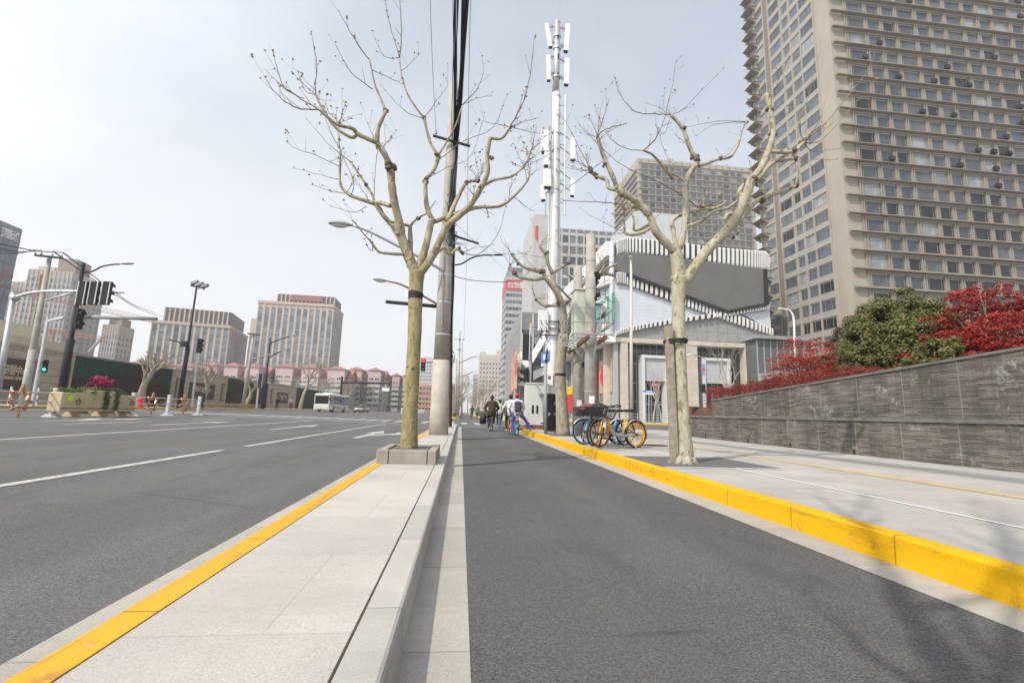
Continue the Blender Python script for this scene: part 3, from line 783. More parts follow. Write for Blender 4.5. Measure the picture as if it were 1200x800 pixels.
t.twig([Rk[-1], Z2(940, 205, -.7), Z2(1010, 120, -.8), Z2(1090, 20, -.9), Z2(1130, -70, -1)], .012, .004)
t.twig([Rk[-1], Z2(930, 260, -.5), Z2(1050, 130, -.5), Z2(1130, 40, -.5)], .010, .003)
t.twig([Rk[-1], Z2(900, 300, -.4), Z2(1000, 290, -.4)], .008, .003); t.shoots(Rk[-1], 3, .3, .8, .3, bud=True)
Rl, _ = t.limb([Z2(650, 500, -.33), Z2(640, 460, -.3), Z2(645, 428, -.25), Z2(700, 402, -.2), Z2(740, 355, -.2), Z2(785, 330, -.2), Z2(838, 326, -.2)], .06, .036, 9); t.knot(Rl[-1], .04); t.knot(Z2(790, 328, -.2), .035)
t.shoots(Rl[-1], 3, .3, .8, .3)
Rm, _ = t.limb([Z2(580, 600, -.22), Z2(640, 545, -.1), Z2(690, 485, 0), Z2(740, 462, .05), Z2(800, 440, .1), Z2(838, 425, .1)], .07, .04, 9); t.knot(Z2(715, 470, .02), .055); t.knot(Rm[-1], .045)
t.limb([Rm[-1], Z2(845, 395, .1), Z2(851, 355, .1)], .03, .022, 7); t.twig([Z2(851, 355, .1), Z2(905, 330, .1), Z2(990, 330, .1)], .008, .003)
Rn, _ = t.limb([Z2(560, 625, -.15), Z2(578, 570, 0), Z2(590, 530, .1), Z2(620, 525, .15)], .055, .045, 9); t.knot(Rn[-1], .05)
t.twig([Rn[-1], Z2(690, 535, .2), Z2(680, 500, .2)], .01, .005)
t.limb([Z2(640, 590, -.1), Z2(605, 605, -.15), Z2(595, 600, -.15)], .02, .02, 6); t.knot(Z2(612, 608, -.12), .03)
# left limb
U2 = Z2(402, 640)
Li, _ = t.limb([Z2(410, 665), Z2(375, 635, -.05), Z2(335, 590, -.12), Z2(310, 530, -.18), Z2(270, 485, -.22), Z2(215, 450, -.28), Z2(195, 435, -.3)], .095, .068, 11)
Lj, _ = t.limb([Li[-1], Z2(180, 395, -.32), Z2(155, 340, -.35), Z2(138, 295, -.36), Z2(123, 246, -.38)], .055, .04, 9); t.knot(Lj[-1], .03); t.knot(Z2(150, 350, -.35), .035)
t.twig([Lj[-1], Z2(140, 228, -.4), Z2(175, 212, -.45), Z2(225, 202, -.5)], .014, .008, side=False)
t.shoots(Lj[-1], 3, .35, .9, .5)
Lk, _ = t.limb([Li[-1], Z2(165, 432, -.2), Z2(155, 402, -.15), Z2(118, 388, -.1), Z2(98, 368, -.1)], .05, .035, 9); t.knot(Lk[-1], .045); t.knot(Z2(118, 388, -.1), .04)
t.twig([Lk[-1], Z2(70, 345, -.1), Z2(40, 335, -.1)], .012, .006); t.twig([Lk[-1], Z2(60, 290, 0), Z2(10, 195, .1), Z2(-20, 150, .1)], .010, .003)
t.twig([Lk[-1], Z2(60, 400, 0), Z2(0, 440, .1), Z2(-40, 430, .1)], .009, .003); t.shoots(Lk[-1], 4, .3, .9, .2)
Ll, _ = t.limb([Z2(320, 570, -.1), Z2(290, 590, -.02), Z2(250, 600, .05), Z2(222, 594, .1)], .045, .036, 8)
t.limb([Ll[-1], Z2(219, 550, .1), Z2(218, 492, .1)], .026, .022, 7); t.twig([Z2(218, 492, .1), Z2(150, 484, .2), Z2(80, 480, .3), Z2(0, 478, .4)], .012, .005)
t.twig([Z2(218, 525, .1), Z2(180, 527, .15), Z2(178, 520, .2)], .012, .008, side=False); t.shoots(Ll[-1], 4, .3, .9, .2)
t.limb([Z2(315, 560, -.1), Z2(280, 580, .1), Z2(255, 582, .15), Z2(255, 545, .2), Z2(232, 492, .25)], .035, .022, 8)
t.limb([Z2(280, 505, -.2), Z2(250, 500, -.1), Z2(235, 480, -.05)], .03, .028, 8)
t.knot(Z2(210, 450, -.28), .05)
# middle
Mi, _ = t.limb([Z2(420, 650), Z2(438, 575, .05), Z2(442, 500, .08), Z2(440, 430, .1)], .075, .062, 11)
Mj, _ = t.limb([Mi[-1], Z2(452, 385, .1), Z2(478, 350, .1), Z2(484, 325, .1)], .062, .06, 10); t.knot(Mj[-1], .06); t.knot(Z2(470, 318, .1), .045)
Mk, _ = t.limb([Mj[-1], Z2(462, 300, .1), Z2(445, 255, .08), Z2(428, 212, .05), Z2(388, 168, .02)], .05, .038, 9); t.knot(Z2(430, 215, .05), .04)
t.twig([Mk[-1], Z2(330, 165, 0), Z2(270, 160, 0), Z2(230, 130, 0), Z2(200, 85, 0), Z2(185, 35, 0)], .012, .003)
t.twig([Z2(395, 400, .1), Z2(330, 320, .15), Z2(290, 296, .2)], .03, .017, side=False)
t.twig([Z2(290, 296, .2), Z2(330, 260, .1), Z2(355, 210, .05), Z2(378, 130, 0), Z2(397, 50, 0), Z2(405, -20, 0)], .014, .004)
t.limb([Z2(438, 408, .1), Z2(415, 390, .1), Z2(390, 380, .1)], .03, .027, 7)
t.twig([Z2(290, 296, .2), Z2(230, 290, .3), Z2(170, 255, .3), Z2(128, 180, .4)], .009, .003)
t.twig([Mk[-1], Z2(430, 150, .1), Z2(500, 80, .2), Z2(580, 0, .3)], .008, .003)
t.twig([Mk[-1], Z2(370, 230, .1), Z2(350, 245, .1), Z2(370, 310, .1), Z2(410, 370, .1)], .006, .003)
Mr, _ = t.limb([Z2(490, 352, .1), Z2(530, 338, .12), Z2(565, 326, .15), Z2(605, 318, .18), Z2(632, 270, .2), Z2(645, 220, .22), Z2(662, 194, .25)], .045, .022, 9); t.knot(Mr[-1], .03); t.knot(Z2(565, 324, .15), .035)
t.twig([Mr[-1], Z2(600, 196, .3), Z2(540, 205, .3), Z2(480, 245, .35)], .008, .003); t.twig([Mr[-1], Z2(560, 190, .3), Z2(430, 215, .4)], .008, .003)
Ms, _ = t.limb([Z2(405, 640), Z2(398, 590, .1), Z2(392, 555, .15), Z2(410, 535, .18), Z2(455, 518, .2), Z2(510, 508, .22), Z2(548, 505, .22)], .052, .042, 9); t.knot(Z2(530, 500, .22), .05); t.knot(Z2(500, 505, .22), .04)
t.limb([Ms[-1], Z2(575, 492, .22), Z2(586, 480, .22)], .032, .026, 7)
Mt, _ = t.limb([Z2(440, 572, .05), Z2(470, 562, .0), Z2(505, 545, -.05), Z2(545, 515, -.08), Z2(590, 505, -.1), Z2(628, 480, -.1)], .036, .028, 8)
t.limb([Z2(500, 510, .2), Z2(495, 490, .2), Z2(515, 465, .2), Z2(518, 440, .2)], .02, .014, 6)
t.twig([Z2(495, 508, .2), Z2(400, 440, .3), Z2(300, 390, .4), Z2(200, 340, .5), Z2(60, 210, .6)], .014, .005)
for P_ in (Li, Lj, Mk, Ri, Rj, Mr, Ms, Mt):
    for k in range(3): t.shoots(P_[t.rnd.randrange(len(P_)//3, len(P_))], 1, .25, .8)
tree2 = t.finish('plane_tree', 'large pale flaking plane tree staked beside the parked yellow bicycles', GT, M_bark2, mtw=M_twig2)
st = thing('tree_stake', 'square weathered timber stake tied to the large pale plane tree', 'stake', (Q2(792, 540).x, T2Y-.05, .19))
mb = MB(); mb.bar(Q2(790.5, 547, -.05), Q2(783, 382, -.05), .115, .10, up=(0, 1, 0)); mb.build('post', M_wood, st, world=True)
sz = Q2(791.5, 400); o = MB()
for dz, k in ((-.03, 1.0), (.0, 1.06), (.025, 1.02)):
    c = sz+Vector((0, 0, dz)); pts = []
    for i in range(25):
        a = 2*math.pi*i/24; pts.append(c+Vector((.195*k*math.cos(a)+.0, .155*k*math.sin(a)+.0, .012*math.cos(a))))
    o.tube(pts, .016, 6)
o = o.build('tree_strap', M_black, smooth=True); tag(o, 'black strap tying the timber stake to the large pale plane tree', 'strap', 'tree straps')

# ---- the middle tree by the transformer platform
T3Y = 17.0
Z3 = lambda x, y, dy=0.0: aty(590+x/5, 240+y/5, T3Y+dy)
t = Tree((aty(660, 509, T3Y).x, T3Y, .2), 31, 1.0)
P, R = crv([Vector((aty(660, 509, T3Y).x, T3Y, .15)), aty(658, 470, T3Y), aty(656, 430, T3Y), Z3(355, 760)], 5, [.27, .22, .205, .21])
t.trunk.tube(P, R, 14)
L1, _ = t.limb([Z3(355, 770), Z3(350, 620), Z3(325, 540), Z3(295, 470), Z3(290, 400)], .16, .10, 10); t.knot(L1[-1], .09)
a, _ = t.limb([L1[-1], Z3(262, 350), Z3(248, 290), Z3(212, 246)], .08, .055, 8); t.knot(Z3(252, 283), .07)
a2, _ = t.limb([L1[-1], Z3(330, 370), Z3(372, 345), Z3(384, 300)], .07, .04, 8); t.knot(Z3(374, 345), .08)
b, _ = t.limb([Z3(325, 535), Z3(280, 470), Z3(245, 425), Z3(230, 395), Z3(190, 385), Z3(140, 372), Z3(90, 342), Z3(52, 292)], .11, .05, 9); t.knot(Z3(225, 392), .10); t.knot(Z3(90, 342), .06); t.knot(b[-1], .05)
c, _ = t.limb([Z3(242, 428), Z3(180, 438), Z3(110, 428), Z3(65, 405), Z3(35, 350)], .07, .045, 8); t.knot(Z3(62, 400), .08); t.knot(c[-1], .05)
d, _ = t.limb([Z3(335, 590), Z3(290, 590), Z3(245, 592), Z3(215, 575), Z3(190, 555)], .07, .035, 8); t.knot(Z3(320, 580), .09); t.knot(d[-1], .05); t.knot(Z3(245, 592), .05)
e, _ = t.limb([Z3(360, 770), Z3(395, 680, .3), Z3(405, 600, .5), Z3(400, 560, .7), Z3(450, 480, .9), Z3(490, 440, 1.0), Z3(540, 420, 1.1), Z3(600, 405, 1.2), Z3(645, 415, 1.2)], .14, .06, 9)
f, _ = t.limb([Z3(545, 420, 1.1), Z3(575, 385, 1.0), Z3(590, 350, 1.0)], .06, .045, 8); g, _ = t.limb([Z3(570, 410, 1.1), Z3(610, 370, 1.2), Z3(665, 348, 1.2)], .06, .045, 8)
h, _ = t.limb([Z3(400, 560, .6), Z3(360, 520, .4), Z3(320, 475, .3)], .05, .03, 7)
i_, _ = t.limb([Z3(470, 460, 1), Z3(455, 430, .9), Z3(470, 420, .9)], .05, .05, 7); t.limb([Z3(430, 440, 1), Z3(395, 425, .9), Z3(370, 408, .9)], .05, .04, 7)
for P_ in (a, a2, b, c, d, e, f, g): 
    t.shoots(P_[-1], 4, .5, 1.5, .3, r=.012); t.shoots(P_[len(P_)//2], 2, .4, 1.2, .3, r=.012)
tree3 = t.finish('plane_tree', 'bare plane tree with mottled trunk between the black cabinet and the transformer platform', GT, M_bark3, mtw=M_twig2)
o = MB(); c = aty(656.5, 439, T3Y)
o.tube([c+Vector((0, 0, -.05)), c+Vector((0, 0, .05))], [.225, .225], 14)
o = o.build('tree_strap', M_black); tag(o, 'black strap round the mottled plane tree beside the black cabinet', 'strap', 'tree straps')

# ---- the tree just out of frame on the left, which throws the branch shadows across the cycle lane
t4 = dup(tree1, (-1.0, -.85, .17), R_(230), 'bare pollarded plane tree beside the viewer, whose shadow falls across the near cycle lane', GT)
# ============================================================ POLES, LAMPS, SIGNALS, CABINETS
def lamp_head(parent, p, d, L=.72, w_=.26, m=None, lens=True, name='lamp_head'):
    """cobra-head street lamp: shell with a pale lens below; p is the neck, d the direction it points"""
    p = Vector(p); d = Vector(d).normalized(); sd = d.cross(Vector((0, 0, 1))).normalized(); up = sd.cross(d)
    mb = MB(); rows = []
    for tt, ww, hh in ((0, .25, .35), (.12, .5, .6), (.35, .95, 1), (.7, 1, .95), (.93, .75, .6), (1, .3, .25)):
        c = p+d*L*tt; r = []
        for k in range(8):
            a = 2*math.pi*k/8; r.append(c+sd*math.cos(a)*w_/2*ww+up*max(-.25, math.sin(a))*w_*.42*hh)
        rows.append(r)
    vs = [q for r in rows for q in r]; n = len(rows)
    fs = [(i*8+k, i*8+(k+1) % 8, (i+1)*8+(k+1) % 8, (i+1)*8+k) for i in range(n-1) for k in range(8)]+[tuple(range(8)), tuple(range((n-1)*8, n*8))]
    mb.add(vs, fs); h = mb.build(name, m or M_grey_metal, parent, world=True, smooth=True)
    if lens:
        mb = MB(); c = p+d*L*.55-up*w_*.10
        rows = []
        for q, s in ((0, 1), (.45, .9), (.8, .55)):
            rows.append([c+d*L*.34*s*math.cos(2*math.pi*k/10)+sd*w_*.42*s*math.sin(2*math.pi*k/10)-up*w_*.3*q for k in range(10)])
        vs = [v for r in rows for v in r]
        mb.add(vs, [(i*10+k, i*10+(k+1) % 10, (i+1)*10+(k+1) % 10, (i+1)*10+k) for i in range(2) for k in range(10)]+[tuple(range(20, 30))])
        le = mb.build('lamp_lens', M_lamp, parent, world=True, smooth=True)
        le.parent = h
    return h
def signal_head(parent, p, facing, n=3, w_=.36, h=1.05, lit=None, name='signal_head', back=False):
    """traffic signal: housing, n visors with lenses; p is the centre"""
    p = Vector(p); f = Vector(facing).normalized(); sd = f.cross(Vector((0, 0, 1))).normalized()
    rot = Matrix((sd, f, Vector((0, 0, 1)))).transposed().to_4x4(); rot.translation = p
    mb = MB(); mb.xf = rot; mb.bbox(-w_/2, w_/2, -.09, .09, -h/2, h/2, .02); 
    for i in range(n):
        z = h/2-h/n*(i+.5); r = min(w_*.42, h/n*.42); vs = []; fs = []
        for k in range(9):
            a = R_(-15+210*k/8)
            vs += [(r*math.cos(a), .09, z+r*math.sin(a)), (r*math.cos(a), .30, z+r*math.sin(a)*.96)]
        fs = [(2*k, 2*k+2, 2*k+3, 2*k+1) for k in range(8)]
        mb.add(vs, fs)
    ho = mb.build(name, M_dark_metal, parent, world=True, fix=False)
    for i in range(n):
        z = h/2-h/n*(i+.5); r = min(w_*.38, h/n*.38)
        mb = MB(); mb.xf = rot; mb.cyl((0, .085, z), (0, .10, z), r, n=14)
        m = M_g_dark
        if lit is not None and lit[0] == i: m = lit[1]
        le = mb.build('signal_lens', m, parent, world=True); le.parent = ho
    if back:
        mb = MB(); mb.xf = rot
        for a in (-1, 1): mb.box(a*w_*.5-(.03 if a > 0 else 0), a*w_*.5+(0.03 if a < 0 else .0), -.14, -.09, -h/2, h/2)
        mb.build('reflective_border', M_white_metal, parent, world=True).parent = ho
    return ho

# ---- the big concrete pole on the tree strip
PY = 15.75
P_ = lambda x, y, dy=0.0: aty(x, y, PY+dy)
pole = thing('utility_pole', 'thick tapering concrete utility pole with black cable bundle, rising behind the granite tree box', 'utility pole', (P_(514, 508).x, PY, .168))
mb = MB(); pts = [Vector((P_(514, 508).x, PY, .16)), P_(514.6, 490), P_(517.5, 422)]
mb.tube(pts, [.325, .312, .285], 28); mb.build('painted_base', concrete('worn pale paint on concrete', (.43, .385, .33)), pole, world=True, smooth=True)
mb = MB(); pts = [P_(517.5, 421.6), P_(521, 340), P_(526, 230), P_(531.5, 96)]
mb.tube(pts, [.272, .245, .195, .135], 28); mb.build('shaft', M_conc2, pole, world=True, smooth=True)
for y in (330, 360, 395, 300, 265):
    c = lerp(P_(517.5, 421.6), P_(531.5, 96), (421.6-y)/325.6); r = lerp(.275, .137, (421.6-y)/325.6)
    mb = MB(); mb.tube([c+Vector((0, 0, -.025)), c+Vector((0, 0, .025))], [r+.008, r+.008], 24); mb.build('clamp_band', M_steel, pole, world=True)
mb = MB(); mb.tube(crv([P_(520, 250, -.27), P_(519, 300, -.29), P_(517.8, 380, -.31)], 4), .022, 6); mb.build('conduit', M_grey_metal, pole, world=True)
ca = MB(); ca.bar(P_(507.5, 159, -.28), P_(551, 171.5, -.28), .07, .07, up=(0, 0, 1)); x_arm = ca.build('crossarm', M_dark_metal, pole, world=True)
for x, y in ((511, 157), (548.5, 168)):
    mb = MB(); q = P_(x, y, -.28); mb.cyl(q, q+Vector((0, 0, .16)), .045, .03, 8); mb.build('insulator', M_grey_metal, pole, world=True).parent = x_arm
mb = MB(); mb.bar(P_(528, 275, -.22), P_(561, 285.5, -.22), .06, .06); mb.build('crossarm', M_dark_metal, pole, world=True)
mb = MB(); mb.bar(P_(530, 285, -.2), P_(546, 285.5, -.2), .07, .07); mb.build('bracket', M_steel, pole, world=True)
# lamp arm over the carriageway, and a thin dark one over the cycle lane
pts = crv([P_(520, 318, -.2), P_(500, 306, -.6), P_(462, 286, -1.0), P_(434, 272, -1.3), P_(414, 264.5, -1.5)], 5)
mb = MB(); mb.tube(pts, [lerp(.055, .035, i/(len(pts)-1)) for i in range(len(pts))], 8); mb.build('lamp_arm', M_steel, pole, world=True, smooth=True)
lamp_head(pole, pts[-1], P_(388, 262, -1.6)-pts[-1], .74, .27, M_grey_metal)
pts = crv([P_(529, 311, 0), P_(541, 309, -.1), P_(553, 302, -.2), P_(566, 299, -.3), P_(577, 299, -.4)], 5)
mb = MB(); mb.tube(pts, .028, 7); mb.build('lamp_arm', M_dark_metal, pole, world=True, smooth=True)
lamp_head(pole, pts[-1], P_(590, 299, -.5)-pts[-1], .4, .12, M_dark_metal, False)
# the thick bundle of overhead cables hung on the pole
cb = thing('cable_bundle', 'thick bundle of black overhead cables running from the sky down to the concrete utility pole', 'cables', tuple(P_(528, 262, -.3)))
rr = random.Random(5); mb = MB()
for k in range(40):
    grp = k < 13
    top = aty((534 if grp else 546)+rr.uniform(-4.5, 5), -25, 9.0+rr.uniform(-.1, .1))
    mid = aty((531 if grp else 540)+rr.uniform(-3, 3.2), 95, 11.8)
    low = P_(529+rr.uniform(0, 8.5), 160, -.32-rr.uniform(0, .14)); l2 = P_(527.5+rr.uniform(0, 7), 215, -.34-rr.uniform(0, .1)); end = P_(525.5+rr.uniform(0, 6.5), 262+rr.uniform(-18, 12), -.34-rr.uniform(0, .08))
    back = Vector((top.x+(top.x-mid.x)*5, -14, top.z+1.1))
    mb.tube(crv([back, top, low, l2, end], 5), rr.choice((.009, .012, .016)), 5)
mb.build('overhead_run', M_cable, cb, world=True, smooth=True)
mb = MB()
for k in range(10):
    x0 = 529.5+rr.uniform(0, 3.0)
    mb.tube(crv([P_(x0, 240, -.3), P_(x0+.3, 300+rr.uniform(-9, 9), .05), P_(x0-1+rr.uniform(-1, 1.5), 345, .15), P_(x0-3+rr.uniform(-1, 1), 395+rr.uniform(-20, 20), .2)], 6), .013, 5)
for k in range(26):
    c = P_(526.5+rr.uniform(-3, 5), rr.uniform(225, 292), -.32)
    mb.tube(crv([c+Vector((rr.uniform(-.12, .16), rr.uniform(-.12, .04), rr.uniform(-.25, .25))) for q in range(5)], 4), .011, 5)
for k in range(9):
    c = P_(526.5+rr.uniform(-1, 1), 420+rr.uniform(-8, 8), .5); mb.torus(c, (1, .5, .3+rr.uniform(-.3, .3)), .2+rr.uniform(-.03, .16), .012, 16, 5)
mb.build('drop_cables', M_cable, cb, world=True, smooth=True)
def wire(label, pts, r=.006, sub=8, name='overhead_wire', m=None, group=None):
    mb = MB(); P = [Vector(p) for p in pts]; c = sum(P, Vector())/len(P)
    mb.v = []; mb.tube(crv(P, sub), r, 5)
    o = mb.build(name, m or M_cable, smooth=True); return tag(o, label, 'wire', group)
wire('thin single wire crossing the sky just left of the concrete utility pole', [aty(503, -30, 9.5), aty(507, 80, 12.5), P_(511, 156, -.28)], .007)
wire('thin wire hanging to the right of the concrete pole from its crossarm end', [aty(553, -40, 9), aty(550, 60, 12), P_(548.5, 166, -.28), aty(547, 300, 22), aty(543.5, 400, 48)], .008)
wire('slack wire running right from the concrete utility pole toward the cell tower', [P_(530, 322), aty(545, 327, 16.5), aty(575, 330, 18), aty(605, 329, 20), aty(650, 322, 23)], .014)
wire('thin stay wire dropping right from the concrete pole crossarm past the branches', [P_(533, 262), aty(575, 300, 22), aty(592, 317, 60)], .006)

# ---- the steel post hidden behind it: dark mast arm and the second lamp
SY = 23.5
S_ = lambda x, y, dy=0.0: aty(x, y, SY+dy)
sp = thing('signal_mast', 'dark brown mast standing behind the concrete pole with a rusty lamp arm and black boom', 'street lamp', (S_(528, 494).x, SY, .166))
mb = MB(); mb.tube([Vector((S_(528, 494).x, SY, .16)), S_(530, 300)], [.085, .06], 12); mb.build('mast', mat('rusty brown mast', (.085, .055, .042), .7, .35, 5), sp, world=True, smooth=True)
mb = MB(); mb.tube([S_(529, 360.5), S_(452, 353.5, -.5)], [.10, .09], 12); mb.build('boom', M_dark_metal, sp, world=True, smooth=True)
pts = crv([S_(529, 366), S_(505, 352, -.1), S_(480, 338, -.2), S_(466, 332, -.3), S_(456, 330, -.3)], 5)
mb = MB(); mb.tube(pts, [lerp(.06, .04, i/(len(pts)-1)) for i in range(len(pts))], 8); mb.build('lamp_arm', M_rust, sp, world=True, smooth=True)
lamp_head(sp, pts[-1], S_(436, 327, -.4)-pts[-1], .82, .27, M_grey_metal)
# ---- the red signal beyond
ry = 46; rl = thing('traffic_light', 'traffic light showing red between the olive tree trunk and the concrete pole', 'traffic light', (aty(516, 494, ry).x, ry, .02))
mb = MB(); mb.tube([Vector((aty(516, 494, ry).x, ry, 0)), aty(516.5, 415, ry)], [.1, .07], 10); mb.tube([aty(516.5, 424, ry), aty(499, 424.5, ry)], [.04, .04], 8); mb.build('post', M_dark_metal, rl, world=True)
signal_head(rl, aty(496, 427.5, ry), (0, -1, 0), 3, .46, 1.25, (0, M_redlamp))

# ---- concrete poles receding along the far strip
def far_pole(xb, yb, xt, yt, Y, label, arms=True):
    b = aty(xb, yb, Y); root = thing('utility_pole', label, 'utility pole', (b.x, Y, .14), 0, 'concrete poles receding down the street')
    tp = aty(xt, yt, Y)
    mb = MB(); mb.tube([Vector((b.x, Y, .1)), tp], [.19, .11], 10); mb.build('shaft', M_conc2, root, world=True, smooth=True)
    if arms:
        for k, dz in enumerate((1.2, 2.6)):
            mb = MB(); q = lerp(tp, Vector((b.x, Y, .1)), dz/12); mb.bar(q+Vector((-.75+.3*k, -.16, 0)), q+Vector((.75-.3*k, -.16, 0)), .07); mb.build('crossarm', M_dark_metal, root, world=True)
    return root, tp
fp, tp = far_pole(536.5, 489, 539, 388, 66.5, 'tall far concrete pole with two crossarms and a long lamp arm')
pts = crv([aty(539, 425, 66.4), aty(546, 422, 66), aty(553, 418.5, 65.6), aty(559, 418, 65.5)], 5); mb = MB(); mb.tube(pts, .05, 6); mb.build('lamp_arm', M_dark_metal, fp, world=True)
lamp_head(fp, pts[-1], Vector((1, -.2, 0)), .6, .2, M_grey_metal, False)
fp2, tp2 = far_pole(541, 486.5, 541.5, 402, 84, 'second far concrete pole with a low lamp arm, partly behind the tallest far pole', False)
pts = crv([aty(542, 441, 84), aty(549, 438, 83), aty(554, 435.5, 82)], 5); mb = MB(); mb.tube(pts, .06, 6); mb.build('lamp_arm', M_dark_metal, fp2, world=True)
lamp_head(fp2, pts[-1], Vector((1, -.2, 0)), .7, .22, M_grey_metal, False)
far_pole(548, 485.5, 548.5, 443, 160, 'small distant concrete pole with crossarms far down the avenue')
far_pole(534, 488, 535, 420, 74, 'slim far concrete pole close against the right side of the thick pole', False)

# ---- the mobile-phone mast
CY_ = 23.2
K_ = lambda x, y, dy=0.0: aty(x, y, CY_+dy)
ct = thing('cell_tower', 'tall white tubular cell tower carrying panel antennas, behind the black cabinet', 'cell tower', (K_(646, 502).x, CY_, .197))
mb = MB(); pts = [Vector((K_(645.5, 503).x, CY_, .19)), K_(646.5, 420), K_(648, 300), K_(650.5, 160), K_(651.5, 110)]
mb.tube(pts, [.36, .34, .31, .25, .23], 24); mb.build('mast', M_white_metal, ct, world=True, smooth=True)
mb = MB(); mb.tube([K_(651.5, 110), K_(653.3, 28)], [.19, .17], 16); mb.sphere(K_(653.3, 27), .19, 14, 6, sc=(1, 1, .5)); mb.build('top_section', M_steel, ct, world=True, smooth=True)
mb = MB(); mb.tube([K_(653.3, 27), K_(653.6, -25)], [.03, .012], 6); mb.build('lightning_rod', M_grey_metal, ct, world=True)
for y in (46, 62, 100, 125, 150, 172, 192, 205, 220, 240, 262, 290, 330, 372, 410):
    t_ = (503-y)/(503-27); c = lerp(K_(645.5, 503), K_(653.3, 27), t_); r = lerp(.35, .19, t_)
    mb = MB(); mb.tube([c+Vector((0, 0, -.04)), c+Vector((0, 0, .04))], [r+.025, r+.025], 20); mb.build('flange', M_steel, ct, world=True)
for y in (42, 66, 88): # dark cable slots
    mb = MB(); c = K_(654.2, y, -.2); mb.box(c.x-.04, c.x+.04, c.y-.012, c.y+.02, c.z-.15, c.z+.15); mb.build('cable_slot', M_black, ct, world=True)
def antenna(x0, y0, x1, y1, w_, d, dy=0, nm='panel_antenna'):
    a, b = K_(x0, y0, dy), K_(x1, y1, dy); mb = MB(); mb.bar(a, b, w_, d, up=(0, 1, 0)); o = mb.build(nm, M_white, ct, world=True)
    mb = MB(); mb.bar(b, b+(b-a).normalized()*.10, w_*.85, d*.85, up=(0, 1, 0)); mb.build('connector_cap', M_dark_metal, ct, world=True).parent = o
    for t_ in (.15, .85):
        q = lerp(a, b, t_); mx_ = lerp(K_(645.5, 503), K_(653.3, 27), (503-lerp(y0, y1, t_))/476)
        mb = MB(); mb.bar(q, mx_, .05, .05); mb.torus(lerp(q, mx_, .45), (1, 0, .2), .14, .014, 14, 5); mb.build('bracket', M_grey_metal, ct, world=True).parent = o
antenna(640.3, 28, 645, 55, .22, .12, .1); antenna(665.5, 29, 663, 60, .27, .14, -.1); antenna(642.5, 65, 643, 94, .22, .12, -.1); antenna(664.5, 69, 663.5, 99, .28, .14, -.1)
antenna(638, 153, 638.5, 178, .40, .2, -.3, 'radio_unit'); antenna(640.5, 179, 640, 194, .27, .2, -.3, 'radio_unit'); antenna(641, 199, 641.5, 219, .40, .2, -.35, 'radio_unit'); antenna(635.5, 217, 636.5, 234, .22, .18, -.2, 'radio_unit')
antenna(671, 162, 671, 187, .27, .12, -.1); antenna(671, 209, 670.5, 229, .22, .12, -.1)
mb = MB(); mb.tube([K_(662.5, 112, -.1), K_(661.5, 252, -.1)], [.045, .045], 8)
for y in (123, 145, 169, 191, 211, 237): mb.bar(K_(652, y+.5, -.1), K_(664, y, -.1), .05)
mb.build('side_rod', M_steel, ct, world=True)
mb = MB()
for dx in (5.5, 7, 8.6, 10): mb.tube([K_(651+dx*.4, 105, -.15), K_(648.5+dx*.75, 262, -.2), K_(646.5+dx, 380, -.25), K_(646+dx, 500, -.25)], .028, 6)
mb.tube([K_(640.5, 380, -.3), K_(646, 195, -.35), K_(647, 100, -.3)], .03, 6); mb.tube([K_(639, 255, -.3), K_(640, 225, -.3)], .03, 6)
mb.build('cable_ladder', M_grey_metal, ct, world=True)
mb = MB(); q = K_(636.5, 372, -.3); mb.box(q.x-.25, q.x+.25, q.y-.15, q.y+.15, q.z-.7, q.z+.35); mb.build('equipment_box', M_white_metal, ct, world=True)
for y in (376, 384, 392):
    mb = MB(); mb.bar(K_(632, y, -.4), K_(661, y+1, -.4), .05); 
    for x in (634, 640, 655): mb.torus(K_(x, y+2, -.42), (1, 0, .4), .13, .02, 12, 5)
    mb.build('cable_clamp', M_dark_metal, ct, world=True)
for (x, y, w_, h) in ((643, 444, .42, .62), (653, 444, .3, .5)):
    mb = MB(); q = K_(x, y, -.48); mb.bbox(q.x-w_/2, q.x+w_/2, q.y-.12, q.y+.12, q.z-h/2, q.z+h/2, .02); o = mb.build('meter_box', M_white_metal, ct, world=True)
    mb = MB(); mb.box(q.x-.06, q.x+.08, q.y-.128, q.y-.12, q.z-.02, q.z+.16); mb.build('meter_window', M_rust, ct, world=True).parent = o

# ---- cabinets on the pavement
def cabinet(name, label, x0, x1, ytop, Y, depth, m, z0=.197, plinth=.12, pm=None):
    a, b = aty(x0, ytop, Y), aty(x1, ytop, Y); r = thing(name, label, 'cabinet', ((a.x+b.x)/2, Y+depth/2, z0)); zt = a.z
    mb = MB(); mb.box(a.x+.03, b.x-.03, Y+.03, Y+depth-.03, z0, z0+plinth); mb.build('plinth', pm or M_conc, r, world=True)
    mb = MB(); mb.bbox(a.x, b.x, Y, Y+depth, z0+plinth, zt-.06, .015); mb.build('body', m, r, world=True)
    mb = MB(); mb.bbox(a.x-.03, b.x+.03, Y-.04, Y+depth+.03, zt-.058, zt, .012); mb.build('lid', m, r, world=True)
    return r, a.x, b.x, z0+plinth, zt
r, xa, xb, za, zb = cabinet('electrical_cabinet', 'black steel kerbside cabinet standing in front of the cell tower', 640.5, 655, 461, 18.0, .62, M_dark_metal)
mb = MB(); mb.box((xa+xb)/2-.003, (xa+xb)/2+.003, 17.994, 18, za+.05, zb-.1); mb.build('door_seam', M_black, r, world=True)
for dx, dz in ((.30, .30), (.02, .72), (.30, .72)):
    mb = MB(); x = xa+.06+dx*.8; z = zb-.12-dz; mb.box(x, x+.09, 17.985, 17.999, z, z+.1); mb.build('label_plate', M_grey_metal, r, world=True)
